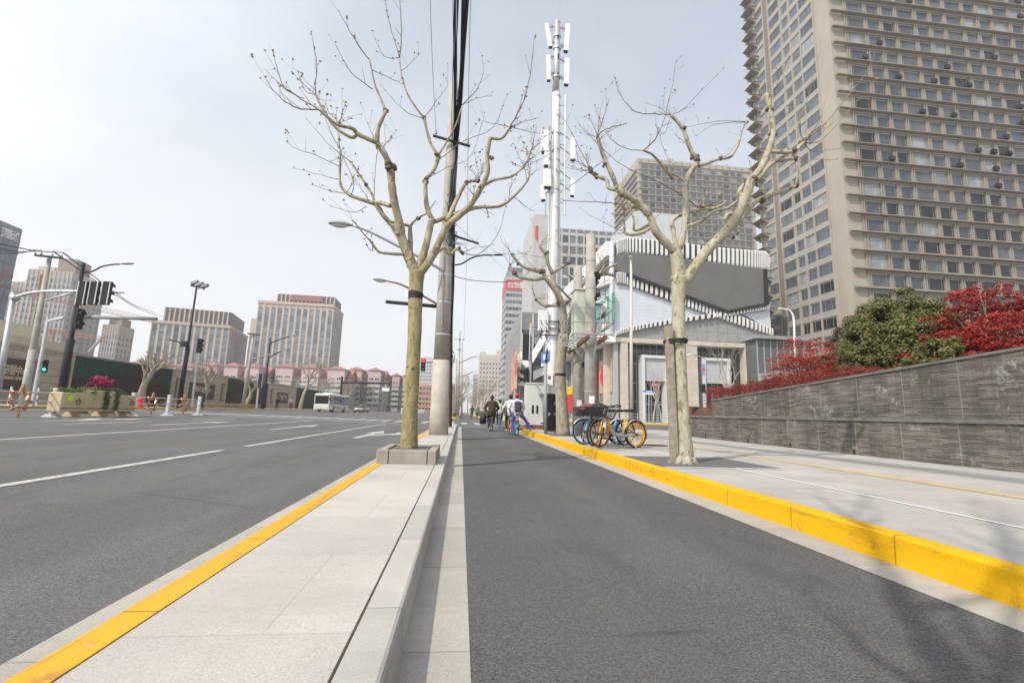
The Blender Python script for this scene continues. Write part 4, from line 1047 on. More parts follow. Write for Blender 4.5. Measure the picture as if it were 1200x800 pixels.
mb = MB(); mb.box(xa+.09, xa+.12, 17.95, 17.999, za+.55, za+.62); mb.build('handle', M_steel, r, world=True)
r, xa, xb, za, zb = cabinet('electrical_cabinet', 'large off white kerbside cabinet on a brown plinth beside the red capped cyclist', 617, 643, 448, 22.6, .8, mat('off white cabinet paint', (.56, .56, .54), .5, .06, 2, streak=3), plinth=.22, pm=M_rust)
for dx in (.30, .52):
    mb = MB(); x = xa+dx; mb.box(x, x+.10, 22.585, 22.6, za+.55, za+.95); mb.build('vent', M_dark_metal, r, world=True)
for dx in (.06, .75):
    mb = MB(); mb.box(xa+dx, xa+dx+.14, 22.59, 22.6, za+.06, za+.12); mb.build('foot_vent', M_black, r, world=True)
mb = MB(); mb.tube(crv([Vector((xa+.45, 22.56, zb-.1)), Vector((xa+.62, 22.5, zb-.25)), Vector((xa+.70, 22.52, zb-.5))], 4), .018, 6); mb.sphere((xa+.7, 22.5, zb-.55), .11, 10, 6, sc=(1, .7, 1)); mb.tube(crv([(xa+.72, 22.55, zb-.62), (xa+.8, 22.55, zb-1.0), (xa+.86, 22.55, za+.3)], 5), .014, 5); mb.build('floodlight', M_grey_metal, r, world=True)

# ---- blue sign on a slim grey post
gy = 17.6; gp = aty(639.5, 506, gy)
r = thing('street_sign', 'blue street sign with white lower band on a slim grey post beside the black cabinet', 'street sign', (gp.x, gy, .197))
mb = MB(); mb.tube([Vector((gp.x, gy, .19)), aty(639.5, 426, gy)], [.065, .065], 12); mb.build('post', M_grey_metal, r, world=True, smooth=True)
a, b = aty(635, 414, gy-.0), aty(641.8, 406, gy)
def plate(x0, x1, y0, y1, z0, z1, m, nm, par, th=.02):
    mb = MB(); mb.extr([(x0, y0, z0), (x1, y1, z0), (x1, y1, z1), (x0, y0, z1)], (0.0, th, 0)); return mb.build(nm, m, par, world=True)
sx0, sy0, sx1, sy1 = gp.x-.12, gy+.62, gp.x+.08, gy-.25
plate(sx0, sx1, sy0, sy1, 2.98, 3.42, M_blue_sign, 'sign_face', r); plate(sx0, sx1, sy0, sy1, 2.86, 2.976, M_white, 'sign_band', r)
plate(lerp(sx0, sx1, .2)-.004, lerp(sx0, sx1, .75)-.004, lerp(sy0, sy1, .2)-.012, lerp(sy0, sy1, .75)-.012, 3.10, 3.32, mat('pale sign lettering', (.55, .62, .75), .6, .2, 30), 'sign_lettering', r, .008)
mb = MB(); mb.tube([aty(639.5, 428, gy), Vector((gp.x, gy, 3.5))], [.035, .035], 8); mb.build('bracket', M_dark_metal, r, world=True)

# ---- traffic light seen from behind, with an orange lamp cap
ty = 24.0; bp = aty(620.5, 497, ty)
r = thing('traffic_light', 'traffic light seen from behind on a grey post with a small orange cap', 'traffic light', (bp.x, ty, .197))
mb = MB(); mb.tube([Vector((bp.x, ty, .19)), aty(622.3, 381, ty)], [.095, .085], 12); mb.build('post', M_grey_metal, r, world=True, smooth=True)
mb = MB(); mb.tube([aty(622.3, 381, ty), aty(622.4, 378.5, ty)], [.08, .06], 10); mb.build('cap', mat('orange cap', (.75, .33, .06), .5), r, world=True)
signal_head(r, aty(616.5, 406.5, ty), (.25, 1, 0), 3, .42, 1.42, back=True); signal_head(r, aty(616.5, 441, ty-.0), (-1, -.2, 0), 2, .34, .85)
mb = MB(); mb.bar(aty(622.5, 436, ty-.0), aty(624.5, 436, ty), .14, .9); mb.build('control_box', M_dark_metal, r, world=True)
mb = MB(); mb.bar(aty(622, 383, ty), aty(633, 384, ty-.4), .03); mb.sphere(aty(633, 384.5, ty-.4), .07); mb.build('camera_arm', M_dark_metal, r, world=True)

# ---- the two-pole transformer platform
HA, HB = Vector((aty(691.5, 505, 14.9).x, 14.9, .197)), Vector((aty(677.5, 509, 17.0).x, 17.0, .197))
tpf = thing('transformer_platform', 'rusty steel platform between two concrete poles, carrying a pale green transformer box', 'transformer platform', HA)
for b, xt, yt in ((HA, 692.5, 275), (HB, 677, 313)):
    mb = MB(); tp = aty(xt, yt, b.y); mb.tube([b, lerp(b, tp, .5), tp], [.215, .19, .165], 18); o = mb.build('pole', M_conc2, tpf, world=True, smooth=True)
    for k in (.13, .22, .36, .48, .55, .72, .86):
        c = lerp(b, tp, k); mb = MB(); rr_ = lerp(.215, .165, k)+.006; mb.tube([c-Vector((0, 0, .02)), c+Vector((0, 0, .02))], [rr_, rr_], 18); mb.build('band', M_grey_metal, tpf, world=True).parent = o
    c = lerp(b, tp, .16); mb = MB(); mb.box(c.x-.10, c.x+.08, c.y-.225, c.y-.19, c.z, c.z+.26); mb.build('number_plate', M_white, tpf, world=True).parent = o
zpl = 3.42
d = (HB-HA); d.z = 0; L = d.length; d.normalize(); nn = Vector((-d.y, d.x, 0))
for sgn in (-1, 1):
    mb = MB(); mb.bar(HA+nn*.28*sgn-d*1.05+Vector((0, 0, zpl-.2)), HB+nn*.28*sgn+d*.8+Vector((0, 0, zpl-.2)), .09, .12); mb.build('beam', M_rust, tpf, world=True)
for k in range(7):
    c = lerp(HA-d*1.0, HB+d*.75, k/6); mb = MB(); mb.bar(c-nn*.55+Vector((0, 0, zpl-.11)), c+nn*.75+Vector((0, 0, zpl-.11)), .07, .05); mb.build('cross_member', M_grey_metal, tpf, world=True)
for b in (HA, HB):
    for sgn in (-1, 1):
        mb = MB(); mb.bar(b+Vector((0, 0, zpl-1.15))+d*.19*sgn, b+d*sgn*.95+Vector((0, 0, zpl-.25)), .06, .06); mb.build('brace', M_steel, tpf, world=True)
c0 = lerp(HA, HB, .5)
rl_ = MB(); cr_ = [HA-d*1.0-nn*.55, HA-d*1.0+nn*.75, HB+d*.75+nn*.75, HB+d*.75-nn*.55]
for k in range(4):
    a, b = cr_[k], cr_[(k+1) % 4]
    for h in (.48, .95): rl_.tube([a+Vector((0, 0, zpl+h-.2)), b+Vector((0, 0, zpl+h-.2))], .016, 5)
    for q in range(3): c = lerp(a, b, q/3); rl_.tube([c+Vector((0, 0, zpl-.2)), c+Vector((0, 0, zpl+.77))], .016, 5)
rl_.build('railing', M_grey_metal, tpf, world=True)
mg = mat('pale green enamel', (.50, .55, .44), .5, .08, 3, streak=4)
q0 = aty(673.5, 392, 15.9); q1 = aty(690, 392, 15.9)
tb = thing('transformer_box', 'pale green enamelled metal transformer box on the platform between the two concrete poles', 'transformer box', ((q0.x+q1.x)/2, 15.9, zpl-.08))
mb = MB(); zt = aty(680, 341, 15.9).z; mb.bbox(q0.x-.02, q1.x+.05, 15.75, 16.4, zpl-.08, zt, .02); mb.build('body', mg, tb, world=True)
mb = MB(); mb.box(q0.x-.05, q1.x+.08, 15.71, 16.43, zt+.001, zt+.05); mb.build('lid', mg, tb, world=True)
mb = MB(); mb.box((q0.x+q1.x)/2-.12, (q0.x+q1.x)/2+.06, 15.741, 15.75, zpl+.05, zpl+.28); mb.build('plate', M_steel, tb, world=True)
mb = MB(); mb.box(q0.x-.028, q0.x-.02, 15.9, 16.2, zpl+.4, zpl+.46); mb.build('louvre', M_rust, tb, world=True)
o = MB()
for k in range(4): o.torus(aty(698, 366, 14.8)+Vector((.02*k, -.02*k, .01*k)), (.5, 1, 0), .24+.012*k, .013, 22, 5)
o = o.build('cable_coil', M_cable, smooth=True); tag(o, 'coil of black cable hung beside the nearer platform pole', 'cable coil')
q = aty(697.5, 336, 14.9); mb = MB()
for k in range(10): mb.sphere(q+Vector((random.uniform(-.1, .1), random.uniform(-.1, .1), random.uniform(-.45, .45))), random.uniform(.06, .12), 7, 5, jit=.25)
for k in range(8): mb.tube(crv([q+Vector((random.uniform(-.1, .1), 0, random.uniform(-.3, .3))), q+Vector((random.uniform(0, .5), random.uniform(-.2, .1), random.uniform(-.5, .2))), q+Vector((random.uniform(.1, .8), .1, random.uniform(-.5, .5)))], 4), .008, 4)
o = mb.build('cable_joint', M_cable, smooth=True); tag(o, 'knotted mass of black cable joints on the nearer platform pole', 'cable joint')
gd = aty(697, 490, 15.3)
mb = MB(); mb.tube([(gd.x, 15.3, .197), (aty(697.5, 423, 15.3))], [.125, .125], 14); o = mb.build('cable_guard', M_rust, smooth=True)
o.data.materials[0] = mat('red oxide paint', (.33, .075, .035), .7, .2, 4); tag(o, 'red oxide painted pipe guarding cables beside the platform pole', 'cable guard')
bl = aty(686, 495, 16.4); mb = MB(); mb.tube([(bl.x, 16.4, .197), aty(686, 426, 16.4)], [.07, .07], 12); mb.box(aty(686, 427, 16.4).x-.1, aty(686, 427, 16.4).x+.1, 16.3, 16.5, aty(686, 430, 16.4).z, aty(686, 424.5, 16.4).z)
o = mb.build('marker_post', M_dark_metal); tag(o, 'slim black post standing between the two platform poles', 'post')
# ---- tall cream lamp mast on the plaza
ly = 47.0; lb = aty(740, 493, ly)
r = thing('street_lamp', 'tall cream lamp mast with small head in front of the mall screen', 'street lamp', (lb.x, ly, .02))
tpp = aty(739.5, 304, ly); mb = MB(); mb.tube([Vector((lb.x, ly, 0)), lerp(Vector((lb.x, ly, 0)), tpp, .5), tpp], [.21, .17, .12], 14); mb.build('mast', mat('cream mast paint', (.55, .53, .43), .6, .06, 1), r, world=True, smooth=True)
lamp_head(r, tpp, (-.4, -.9, .05), 1.0, .34, M_white_metal)
# ============================================================ TOWERS AND BLOCKS
def facade_windows(root, slots, limit=100, panes=None, frame=None, detail=True, name='window'):
    """slots: (origin, along, up, normal, width, height[, mullion positions]) in the building's own coordinates.
    The nearest are window parts with their pane; past the limit the rest is one part."""
    Mr = root.matrix_basis if False else (Matrix.Translation(root.location) @ Matrix.Rotation(root.rotation_euler[2], 4, 'Z'))
    slots = sorted(slots, key=lambda s: (Mr @ Vector(s[0])-EYE).length)
    cache = {}
    rnd = random.Random(len(slots))
    panes = panes or [M_g_blue, M_g_mid, M_g_dark]; frame = frame or M_grey_metal
    def geom(mb, s, mi_pane, what):
        o, a, u, n, w_, h = [Vector(q) for q in s[:4]]+list(s[4:6]); mul = s[6] if len(s) > 6 else (.5,); open_ = s[7] if len(s) > 7 else None
        fr = min(.07, w_*.05)
        if what != 'pane':
            for (x0, x1, z0, z1) in [(0, w_, 0, fr), (0, w_, h-fr, h), (0, fr, fr, h-fr), (w_-fr, w_, fr, h-fr)]+[(m_*w_-fr*.4, m_*w_+fr*.4, fr, h-fr) for m_ in mul]:
                p = [o+a*x0+u*z0+n*.02, o+a*x1+u*z0+n*.02, o+a*x1+u*z1+n*.02, o+a*x0+u*z1+n*.02]
                mb.extr(p, n*.05, 0)
        if what != 'frame':
            k = .012
            mb.quad(o+a*fr*.5+u*fr*.5+n*k, o+a*(w_-fr*.5)+u*fr*.5+n*k, o+a*(w_-fr*.5)+u*(h-fr*.5)+n*k, o+a*fr*.5+u*(h-fr*.5)+n*k, mi_pane)
    for s in slots[:limit]:
        k = s[8] if len(s) > 8 else rnd.randrange(len(panes))
        key = (tuple(s[1]), tuple(s[3]), round(s[4], 2), round(s[5], 2), s[6] if len(s) > 6 else None, k)
        if key not in cache:
            s0 = ((0, 0, 0),)+tuple(s[1:])
            if detail:
                mb = MB(); geom(mb, s0, 0, 'frame'); f = mb.build(name, frame, None, fix=False)
                mb = MB(); geom(mb, s0, 0, 'pane'); g = mb.build('pane', panes[k], None, fix=False)
            else:
                mb = MB(); geom(mb, s0, 1, 'all'); f = mb.build(name, [frame, panes[k]], None, fix=False); g = None
            cache[key] = (f, g)
            f.parent = root; f.location = s[0]
            if g: g.parent = f
        else:
            f0, g0 = cache[key]; f = f0.copy(); link(f); f.location = s[0]; f.parent = root
            if g0: g = g0.copy(); link(g); g.parent = f
    rest = slots[limit:]
    if rest:
        mb = MB()
        for s in rest: 
            k = s[8] if len(s) > 8 else rnd.randrange(len(panes))
            geom(mb, s, 1+k, 'all')
        o = mb.build(name, [frame]+panes, root, fix=False); kind(o, 'stuff')
X_, Y_, Z_ = Vector((1, 0, 0)), Vector((0, 1, 0)), Vector((0, 0, 1))
def block(name, label, c0, sx, sy, z1, fl_h, wall, bays_f, bays_s, side='-x', rot=0.0, z0=0.0, wf=.62, hf=.6, pier=.35, sill=.15, mul=(.5,), panes=None, frame=None, first=1.0, group=None, cat='building', limit=100, detail=False, roof=None, pier_m=None, sp_m=None, pier_w=None, front=True):
    """rectangular building: c0 is the ground corner (front-left when rot=0), front faces -y. Real piers and spandrels stand proud of a core."""
    root = thing(name, label, cat, c0, rot, group)
    H_ = z1-c0[2]
    mb = MB(); mb.box(0, sx, 0, sy, 0, H_); mb.build('wall', wall, root)
    nf = int((H_-first-1.2)/fl_h); slots = []
    pm = MB(); sm = MB()
    faces = []
    if front: faces.append((Vector((0, 0, 0)), X_, -Y_, sx, bays_f))
    if '-x' in side: faces.append((Vector((0, sy, 0)), -Y_, -X_, sy, bays_s))
    if '+x' in side: faces.append((Vector((sx, 0, 0)), Y_, X_, sy, bays_s))
    for o, a, n, W, nb in faces:
        if not nb: continue
        bw = W/nb; pw = (pier_w or bw*(1-wf))
        for i in range(nb+1):
            c = o+a*(i*bw); lo, hi = -pw/2, pw/2
            if i == 0: lo = 0.003
            if i == nb: hi = -0.003
            p = [c+a*lo+n*.004, c+a*hi+n*.004, c+a*hi+n*pier, c+a*lo+n*pier]
            if pier > 0: pm.extr(p, (0, 0, H_-.3))
        for f in range(nf+1):
            zb = first+f*fl_h-fl_h*(1-hf)
            if sill > 0:
                if zb+fl_h*(1-hf) < H_: 
                    p = [o+a*.006+n*.005, o+a*(W-.006)+n*.005, o+a*(W-.006)+n*sill, o+a*.006+n*sill]
                    sm.extr([q+Z_*zb for q in p], (0, 0, fl_h*(1-hf)))
            if f < nf:
                for i in range(nb):
                    slots.append((o+a*(i*bw+pw/2+.01)+Z_*(first+f*fl_h+.01), a, Z_, n, bw-pw-.02, fl_h*hf-.02, mul))
    if pm.f: pm.build('pier', pier_m or wall, root, fix=True)
    if sm.f: sm.build('spandrel', sp_m or wall, root)
    facade_windows(root, slots, limit, panes, frame, detail)
    return root

M_beige = mat('beige tower stone', (.34, .305, .248), .8, .08, .15, streak=.6)
M_beige2 = mat('beige sunshade', (.235, .20, .155), .8, .08, .3)
M_pale_sp = mat('pale spandrel panel', (.31, .295, .265), .7, .06, .3)
M_tpier = mat('tower pier stone', (.27, .24, .19), .8, .08, .3)
M_tg1 = glass('tower glass', (.06, .075, .095), .08, .38); M_tg2 = glass('tower grey glass', (.09, .10, .11), .12, .35); M_tg3 = glass('tower dark glass', (.018, .02, .023), .06, .3)
M_louvre = mat('brown louvre screen', (.19, .155, .125), .7, .1, 1)
# ---- the beige tower on the right: corner at (62.6, 65.4), front along +x, left flank along +y
def tower(name, label, cx, cy, wf_, df_, nfl, fh, z_first, bays, fin=1.0, limit=100, detail=True, left=None, seed=3, panes=None, corner=3.0):
    root = thing(name, label, 'tower', (cx, cy, 0.1)); rnd = random.Random(seed)
    Ht = z_first+nfl*fh+2
    mb = MB(); mb.box(0, wf_, 0, df_, 0, Ht); mb.build('wall', M_beige, root)
    panes = panes or [M_tg1, M_tg2, M_g_curt, M_tg3, M_g_blue]
    slots = []; fins = []; pm = MB(); sp = MB()
    widths = []; x = corner
    while x < wf_-3: widths.append(bays[len(widths) % len(bays)]); x += widths[-1]
    xs = [corner]
    for w_ in widths: xs.append(xs[-1]+w_)
    for x in xs: # double piers between the windows
        for d in (-.31, .09): pm.box(x+d, x+d+.22, -.30, -.003, z_first-1, Ht-.5)
    pm.build('pier', M_tpier, root)
    for f in range(nfl):
        z = z_first+f*fh
        sp.box(corner-.5, xs[-1]+.5, -.22, -.004, z-.95, z-.15)
        # triangular sunshade under each sill line, wrapping past the corner
        fm = MB(); zf = z-.30+fh*.88
        fm.extr([(-.02, -.305, zf), (-.02, -fin, zf+.06), (-.02, -fin, zf+.19), (-.02, -.305, zf+.5)], (wf_*.97, 0, 0)); fins.append((fm, 'f'))
        for x0, x1, k in zip(xs, xs[1:], range(99)):
            low = f < nfl*.36 and k > 2
            pk = rnd.choices(range(4), (.12, .12, .06, .70) if low else (.50, .27, .08, .15))[0]
            slots.append(((x0+.33, -.01, z-.12), X_, Z_, -Y_, x1-x0-.67, fh*.66, (.14, .86), None, pk))
        if left:
            for (y0, y1, mul) in left:
                low = f < 5
                pk = rnd.choices(range(5), (.1, .15, .1, .6, .05) if low else (.2, .1, .12, .03, .55))[0]
                slots.append(((-.01, y1, z), -Y_, Z_, -X_, y1-y0, fh*.58, mul, None, pk))
    sp.build('spandrel', M_pale_sp, root)
    for k, (fm, _) in enumerate(fins): fm.build('sunshade', M_beige2, root)
    facade_windows(root, slots, limit, panes, mat('tower window frame', (.22, .21, .195), .5), detail)
    return root, Ht, slots
TX, TY = 62.6, 65.4
tw, Ht, _ = tower('residential_tower', 'tall beige tower with projecting floor ledges filling the right side, behind the red maples', TX, TY, 62, 21.5, 31, 3.2, 4.0, (3.95, 3.1, 3.1), .85,
    left=[(3.6, 6.6, (.25, .75)), (6.9, 9.0, (.3,)), (9.6, 11.2, (.5,)), (12.0, 15.0, (.3,)), (17.0, 19.6, (.25, .75))])
mb = MB()
for f in range(31):
    z = 4.0+f*3.2; mb.box(-.14, -.004, 3.2, 15.5, z-1.15, z-.1); mb.box(-.14, -.004, 16.8, 20, z-1.15, z-.1)
mb.build('side_spandrel', M_pale_sp, tw)
mb = MB()
for y in (3.3, 6.75, 9.3, 11.6, 15.2, 16.8, 19.8): mb.box(-.22, -.005, y-.11, y+.11, 3, Ht-.4)
mb.build('side_pier', M_beige, tw)
mb = MB(); mb.box(-.10, -.006, 15.35, 16.65, 3, Ht-.4); lv = mb.build('louvre_screen', M_louvre, tw)
mb = MB()
for f in range(31*3): mb.bar((-.13, 15.4, 4+f*1.066), (-.13, 16.6, 4+f*1.066+.5), .05, .06)
mb.build('louvre_bars', M_beige2, tw).parent = lv
for f in range(31):   # rear sunshades: the row of triangles on the far corner
    z = 4.0+f*3.2-.30+3.2*.88; mb = MB()
    for x in (-.25, 5.8): mb.extr([(x, 21.505, z), (x, 23.0, z+1.12), (x, 23.0, z+1.30), (x, 21.505, z+1.30), (x, 21.505, z+1.15), (x, 22.6, z+1.15), (x, 21.505, z+.28)], (.25, 0, 0))
    mb.box(-.25, 6, 22.8, 23.0, z+1.13, z+1.29)
    mb.extr([(-1.7, 18.9, z+1.10), (0, 18.9, z+1.1), (0, 18.9, z+.1)], (0, .35, 0)); mb.extr([(-1.7, 21.6, z+1.1), (0, 21.6, z+1.1), (0, 21.6, z+.1)], (0, .35, 0))
    mb.box(-1.75, -.004, 18.8, 22.1, z+1.101, z+1.2)
    mb.build('sunshade', M_beige2, tw)
def ac_units():
    rnd = random.Random(8); o0 = None
    for k in range(44):
        f = rnd.randint(12, 29); x = 3+rnd.choice((3.95, 7.05, 10.15, 14.1, 17.2, 20.3, 24.25, 27.35, 30.45, 34.4, 37.5, 40.6))-.45; z = 4.0+f*3.2+.1
        if o0 is None:
            mb = MB(); mb.bbox(-.45, .45, -.5, -.02, 0, .72, .03); mb.cyl((0, -.51, .36), (0, -.5, .36), .28, n=14); o = o0 = mb.build('air_conditioner', M_dark_metal, tw)
        else: o = o0.copy(); link(o); o.parent = tw
        o.location = (x-.5, -.25, z)
ac_units()
# ---- the second beige tower farther back
bx = aty(757, 186, 205)
bt, Hb, _ = tower('residential_tower', 'distant beige tower block with even window rows behind the mall roof and right plane tree', bx.x-1, 205, 60, 36, 36, 3.15, 5.0, (3.9, 3.3, 3.3), .62, detail=False, seed=9, corner=1.5)
bt.location.x = aty(748, 230, 205).x
sc_top = aty(800, 190, 205).z; bt.scale = (1, 1, sc_top/Hb)
bt.scale = ((aty(884, 230, 205).x-aty(748, 230, 205).x)/60, 1, sc_top/Hb)
mb = MB(); 
for k in range(36): 
    z = 5+k*3.15
    mb.box(-.9, -.01, .5, 34, z-.9, z-.1)
mb.box(-.3, -.005, 16, 18, 1, Hb-1); mb.build('side_balcony', M_beige2, bt)
mb = MB()
for x in range(0, 25, 3):
    mb.bar((28+x, 8, Hb), (31+x, 8, Hb+4), .25); mb.bar((31+x, 8, Hb), (28+x, 8, Hb+4), .25)
for z in (0, 2, 4): mb.bar((28, 8, Hb+z+.1), (55, 8, Hb+z+.1), .25)
mb.bar((20, 8, Hb), (20, 8, Hb+5), 3); mb.build('roof_lattice', M_pale_sp, bt)

# ---- the grey office with a white pier grid and blank stone flank, behind the cell tower
M_gstone = mat('grey cladding stone', (.42, .415, .40), .7, .06, .5)
M_gdark = mat('dark grey facade', (.15, .16, .17), .5, .1, .6)
yb = 150; l = aty(650, 262, yb); r_ = aty(716, 272, yb)
ob = block('office_building', 'grey office block with white vertical piers and blank pale flank behind the cell tower', (l.x, yb, .1), r_.x-l.x+6, 26, aty(690, 270, yb).z, 3.9, M_gdark, 10, 0, side='', wf=.8, hf=.72, pier=.3, sill=.2, pier_m=M_gstone, sp_m=M_gstone, first=2, mul=(.25, .5, .75))
mb = MB(); zt = aty(640, 262, yb).z; mb.box(-7.6, -.01, -.6, 26, 0, zt-.1+3); mb.build('blank_flank', M_gstone, ob)
mb = MB(); mb.box(-6.9, -6.0, -.75, -.605, zt-6.5, zt-1.5); mb.build('red_emblem', M_red, ob)
mb = MB()
for k in range(5): mb.sphere((8+k*2.6, 10, ob.get('h', 0)+aty(690, 270, yb).z), 1.0, 10, 6)
mb.build('roof_tanks', M_white, ob)

# ---- far tower with the red banner
yt = 260; l = aty(594, 322, yt); r_ = aty(627, 322, yt)
rb = block('office_tower', 'distant glass office tower with a red banner below its roof', (l.x, yt, .1), r_.x-l.x, 24, aty(605, 318, yt).z, 4.1, mat('pale blue grey facade', (.24, .26, .29), .6, .08, .3), 9, 6, wf=.9, hf=.5, pier=.12, sill=.2, sp_m=mat('pale spandrel', (.36, .36, .37), .6), panes=[M_g_blue, M_g_mid, M_g_dark], first=3)
zt = aty(605, 318, yt).z; z0b, z1b = aty(607, 341, yt).z, aty(607, 328.5, yt).z
mb = MB(); mb.box(0, r_.x-l.x, -.5, -.25, z0b, z1b); mb.box(-.5, -.25, -.3, 24, z0b, z1b); bn = mb.build('red_banner', mat('red banner cloth', (.46, .06, .06), .6, .08, .2), rb)
def text_mesh(s, size, m, parent, loc, rot, name='lettering', depth=.02, align='LEFT', bold=0):
    cu = bpy.data.curves.new('t', 'FONT'); cu.body = s; cu.size = size; cu.extrude = depth; cu.align_x = align; cu.offset = bold
    to = bpy.data.objects.new('t', cu); link(to)
    dg = bpy.context.evaluated_depsgraph_get(); dg.update()
    me = bpy.data.meshes.new_from_object(to.evaluated_get(dg)); bpy.data.objects.remove(to)
    me.materials.clear(); me.materials.append(m)
    o = bpy.data.objects.new(name, me); link(o); o.parent = parent; o.location = loc; o.rotation_euler = rot; return o
M_letter = mat('white lettering', (.72, .72, .70), .6, .03, 5)
hb = (z1b-z0b)
o = text_mesh('办公招商租售热线 6', hb*.62, M_letter, bn, (.6, -.62, z0b+hb*.28), (R_(90), 0, 0), depth=.05, bold=.06)
wd = max(v.co.x for v in o.data.vertices); o.scale = ((r_.x-l.x-1.2)/wd, 1, 1)
mb = MB(); mb.box(.5, r_.x-l.x-.5, .5, 1.0, zt+.1, zt+2.5); mb.build('roof_screen', M_g_blue, rb)

# ---- dark low office in front of it
yg = 120; l = aty(611, 366, yg); r_ = aty(640, 366, yg)
block('office_building', 'low dark glass office with ribbed stone flank, below the red banner tower', (l.x, yg, .1), r_.x-l.x+6, 40, aty(620, 366, yg).z, 3.8, M_gdark, 4, 14, wf=.85, hf=.62, pier=.2, sill=.1, pier_m=M_gstone, panes=[M_g_dark, M_g_mid], first=2)
ylb = 110; p0 = aty(601, 418, ylb); p1 = aty(601, 458, ylb)
mb = MB(); xb = aty(611, 440, yg-2).x
bbd = thing('billboard', 'tall narrow orange billboard on the flank of the low dark office', 'billboard', (aty(599, 440, 118).x, 112, .1))
a, b = aty(598.5, 460, 124), aty(604.5, 417, 104)
mb.extr([(a.x, 124, aty(600, 458, 114).z), (b.x, 104, aty(600, 458, 114).z), (b.x, 104, aty(602, 417, 114).z), (a.x, 124, aty(602, 417, 114).z)], (.4, 0, 0))
mo = NT('orange poster'); cc = mo.mix(mo.rng(mo.noise(.35, 3), .45, .6, 0, 1), (.62, .33, .17), (.40, .10, .08)); mo.col(mo.mix(mo.rng(mo.noise(.5, 2), .55, .62, 0, .7), cc, (.6, .5, .42))); mb.build('panel', mo.fin(.6), bbd, world=True)
mb = MB(); mb.tube([(a.x+.3, 122, .1), (a.x+.3, 122, 12)], .25, 8); mb.tube([(b.x+.3, 106, .1), (b.x+.3, 106, 12)], .25, 8); mb.build('posts', M_grey_metal, bbd, world=True)

# ---- cream apartments at the end of the avenue
ya = 340; M_crm = mat('cream render', (.50, .465, .40), .8, .06, .2)
l = aty(562.5, 414, ya); r_ = aty(588, 416, ya)
ap = block('apartment_building', 'cream apartment block with small windows at the far end of the avenue', (l.x, ya, .1), r_.x-l.x, 22, aty(570, 415.5, ya).z, 3.3, M_crm, 7, 0, side='', wf=.5, hf=.5, pier=.15, sill=.1, panes=[M_g_mid, M_g_dark, M_g_blue], first=3)
mb = MB(); zz = aty(570, 415.5, ya).z; mb.box(0, 4.5, 2, 10, zz, zz+2.2); mb.box(12.5, 16, 2, 10, zz, zz+4); mb.build('roof_house', M_crm, ap)
l = aty(555, 440, 420); r_ = aty(561, 440, 420)
block('apartment_building', 'narrow grey apartment slab behind the cream block at the end of the avenue', (l.x, 420, .1), r_.x-l.x, 20, aty(558, 438, 420).z, 3.3, M_gstone, 3, 0, side='', wf=.6, hf=.5, pier=.1, sill=.1, first=3)
l = aty(527, 452, 480); r_ = aty(536, 452, 480)
block('apartment_building', 'distant orange brick apartment block seen between the poles of the strip', (l.x, 480, .1), r_.x-l.x, 20, aty(530, 450, 480).z, 3.3, mat('orange brick', (.36, .15, .09), .8, .1, .2), 3, 0, side='', wf=.6, hf=.5, pier=.1, sill=.1, first=3)
l = aty(483, 420, 420); r_ = aty(505, 420, 420)
block('apartment_building', 'pale grey high apartment block seen between olive trunk and concrete pole', (l.x, 420, .1), r_.x-l.x+4, 22, aty(492, 418, 420).z, 3.1, mat('pale grey render', (.46, .46, .46), .8, .05, .2), 8, 0, side='', wf=.62, hf=.45, pier=.1, sill=.3, panes=[M_g_mid, M_g_dark], first=3)
l = aty(484, 450, 300); r_ = aty(507, 450, 300)
lw = block('apartment_building', 'low apartment block with orange balcony bands between olive trunk and concrete pole', (l.x, 300, .1), r_.x-l.x, 16, aty(492, 447.5, 300).z, 3.2, mat('pale pink render', (.44, .38, .36), .8, .05, .2), 6, 0, side='', wf=.7, hf=.5, pier=.1, sill=.5, sp_m=mat('orange balcony band', (.46, .22, .13), .8, .08, .3), panes=[M_g_mid, M_g_dark], first=1)

# ---- the two hotels on the left
M_tan = mat('tan stone facade', (.455, .375, .305), .8, .06, .2)
M_hsp = mat('dark hotel spandrel', (.13, .12, .12), .6, .1, .5)
M_crown = mat('dark roof screen', (.12, .105, .10), .7, .1, .3)
def hotel(label, xl, xr, ytop, Y, depth, nb, ns, rot, fl=3.5, crown=(0.1, .85), crown_h=4, ch_m=None):
    l, r_ = aty(xl, ytop, Y), aty(xr, ytop, Y); W = (r_-l).length if rot else r_.x-l.x
    h = block('hotel', label, (l.x, Y, .3), W, depth, lerp(l, r_, .5).z, fl, M_tan, nb, ns, side='+x', rot=rot, wf=.66, hf=.76, pier=.22, sill=.06, sp_m=M_hsp, panes=[M_g_pale, M_g_pale, M_g_blue], first=3, group='tan stone hotels on the left')
    zt = lerp(l, r_, .5).z
    mb = MB(); mb.box(-.3, W+.3, -.55, depth+.3, zt-.3-1.2, zt-.3+.2); mb.build('cornice', M_tan, h)
    mb = MB(); mb.box(W*crown[0], W*crown[1], 1.5, depth*.8, zt-.1, zt+crown_h); cr = mb.build('roof_screen', ch_m or M_crown, h)
    mb = MB(); x = W*crown[0]
    while x < W*crown[1]: mb.box(x, x+.6, 1.0, 1.495, zt-.09, zt+crown_h); x += 2.1
    mb.build('roof_fins', M_tan, h).parent = cr
    return h, W, zt
h2, W2, zt2 = hotel('tall tan hotel with regular blue windows and reddish roof screen, left of the olive trunk', 303, 391, 354.5, 250, 22, 12, 6, 0.04, 3.55, (.22, .99), 4.5)
mb = MB(); mb.box(W2*.40, W2*.83, .6, .99, zt2+1.2, zt2+4.4); mb.build('red_roof_sign', mat('dull red sign', (.27, .10, .09), .6, .2, 2), h2)
mb = MB(); mb.box(-2.8, -.02, .5, 20, 0, zt2-10); mb.build('stepped_wing', M_tan, h2)
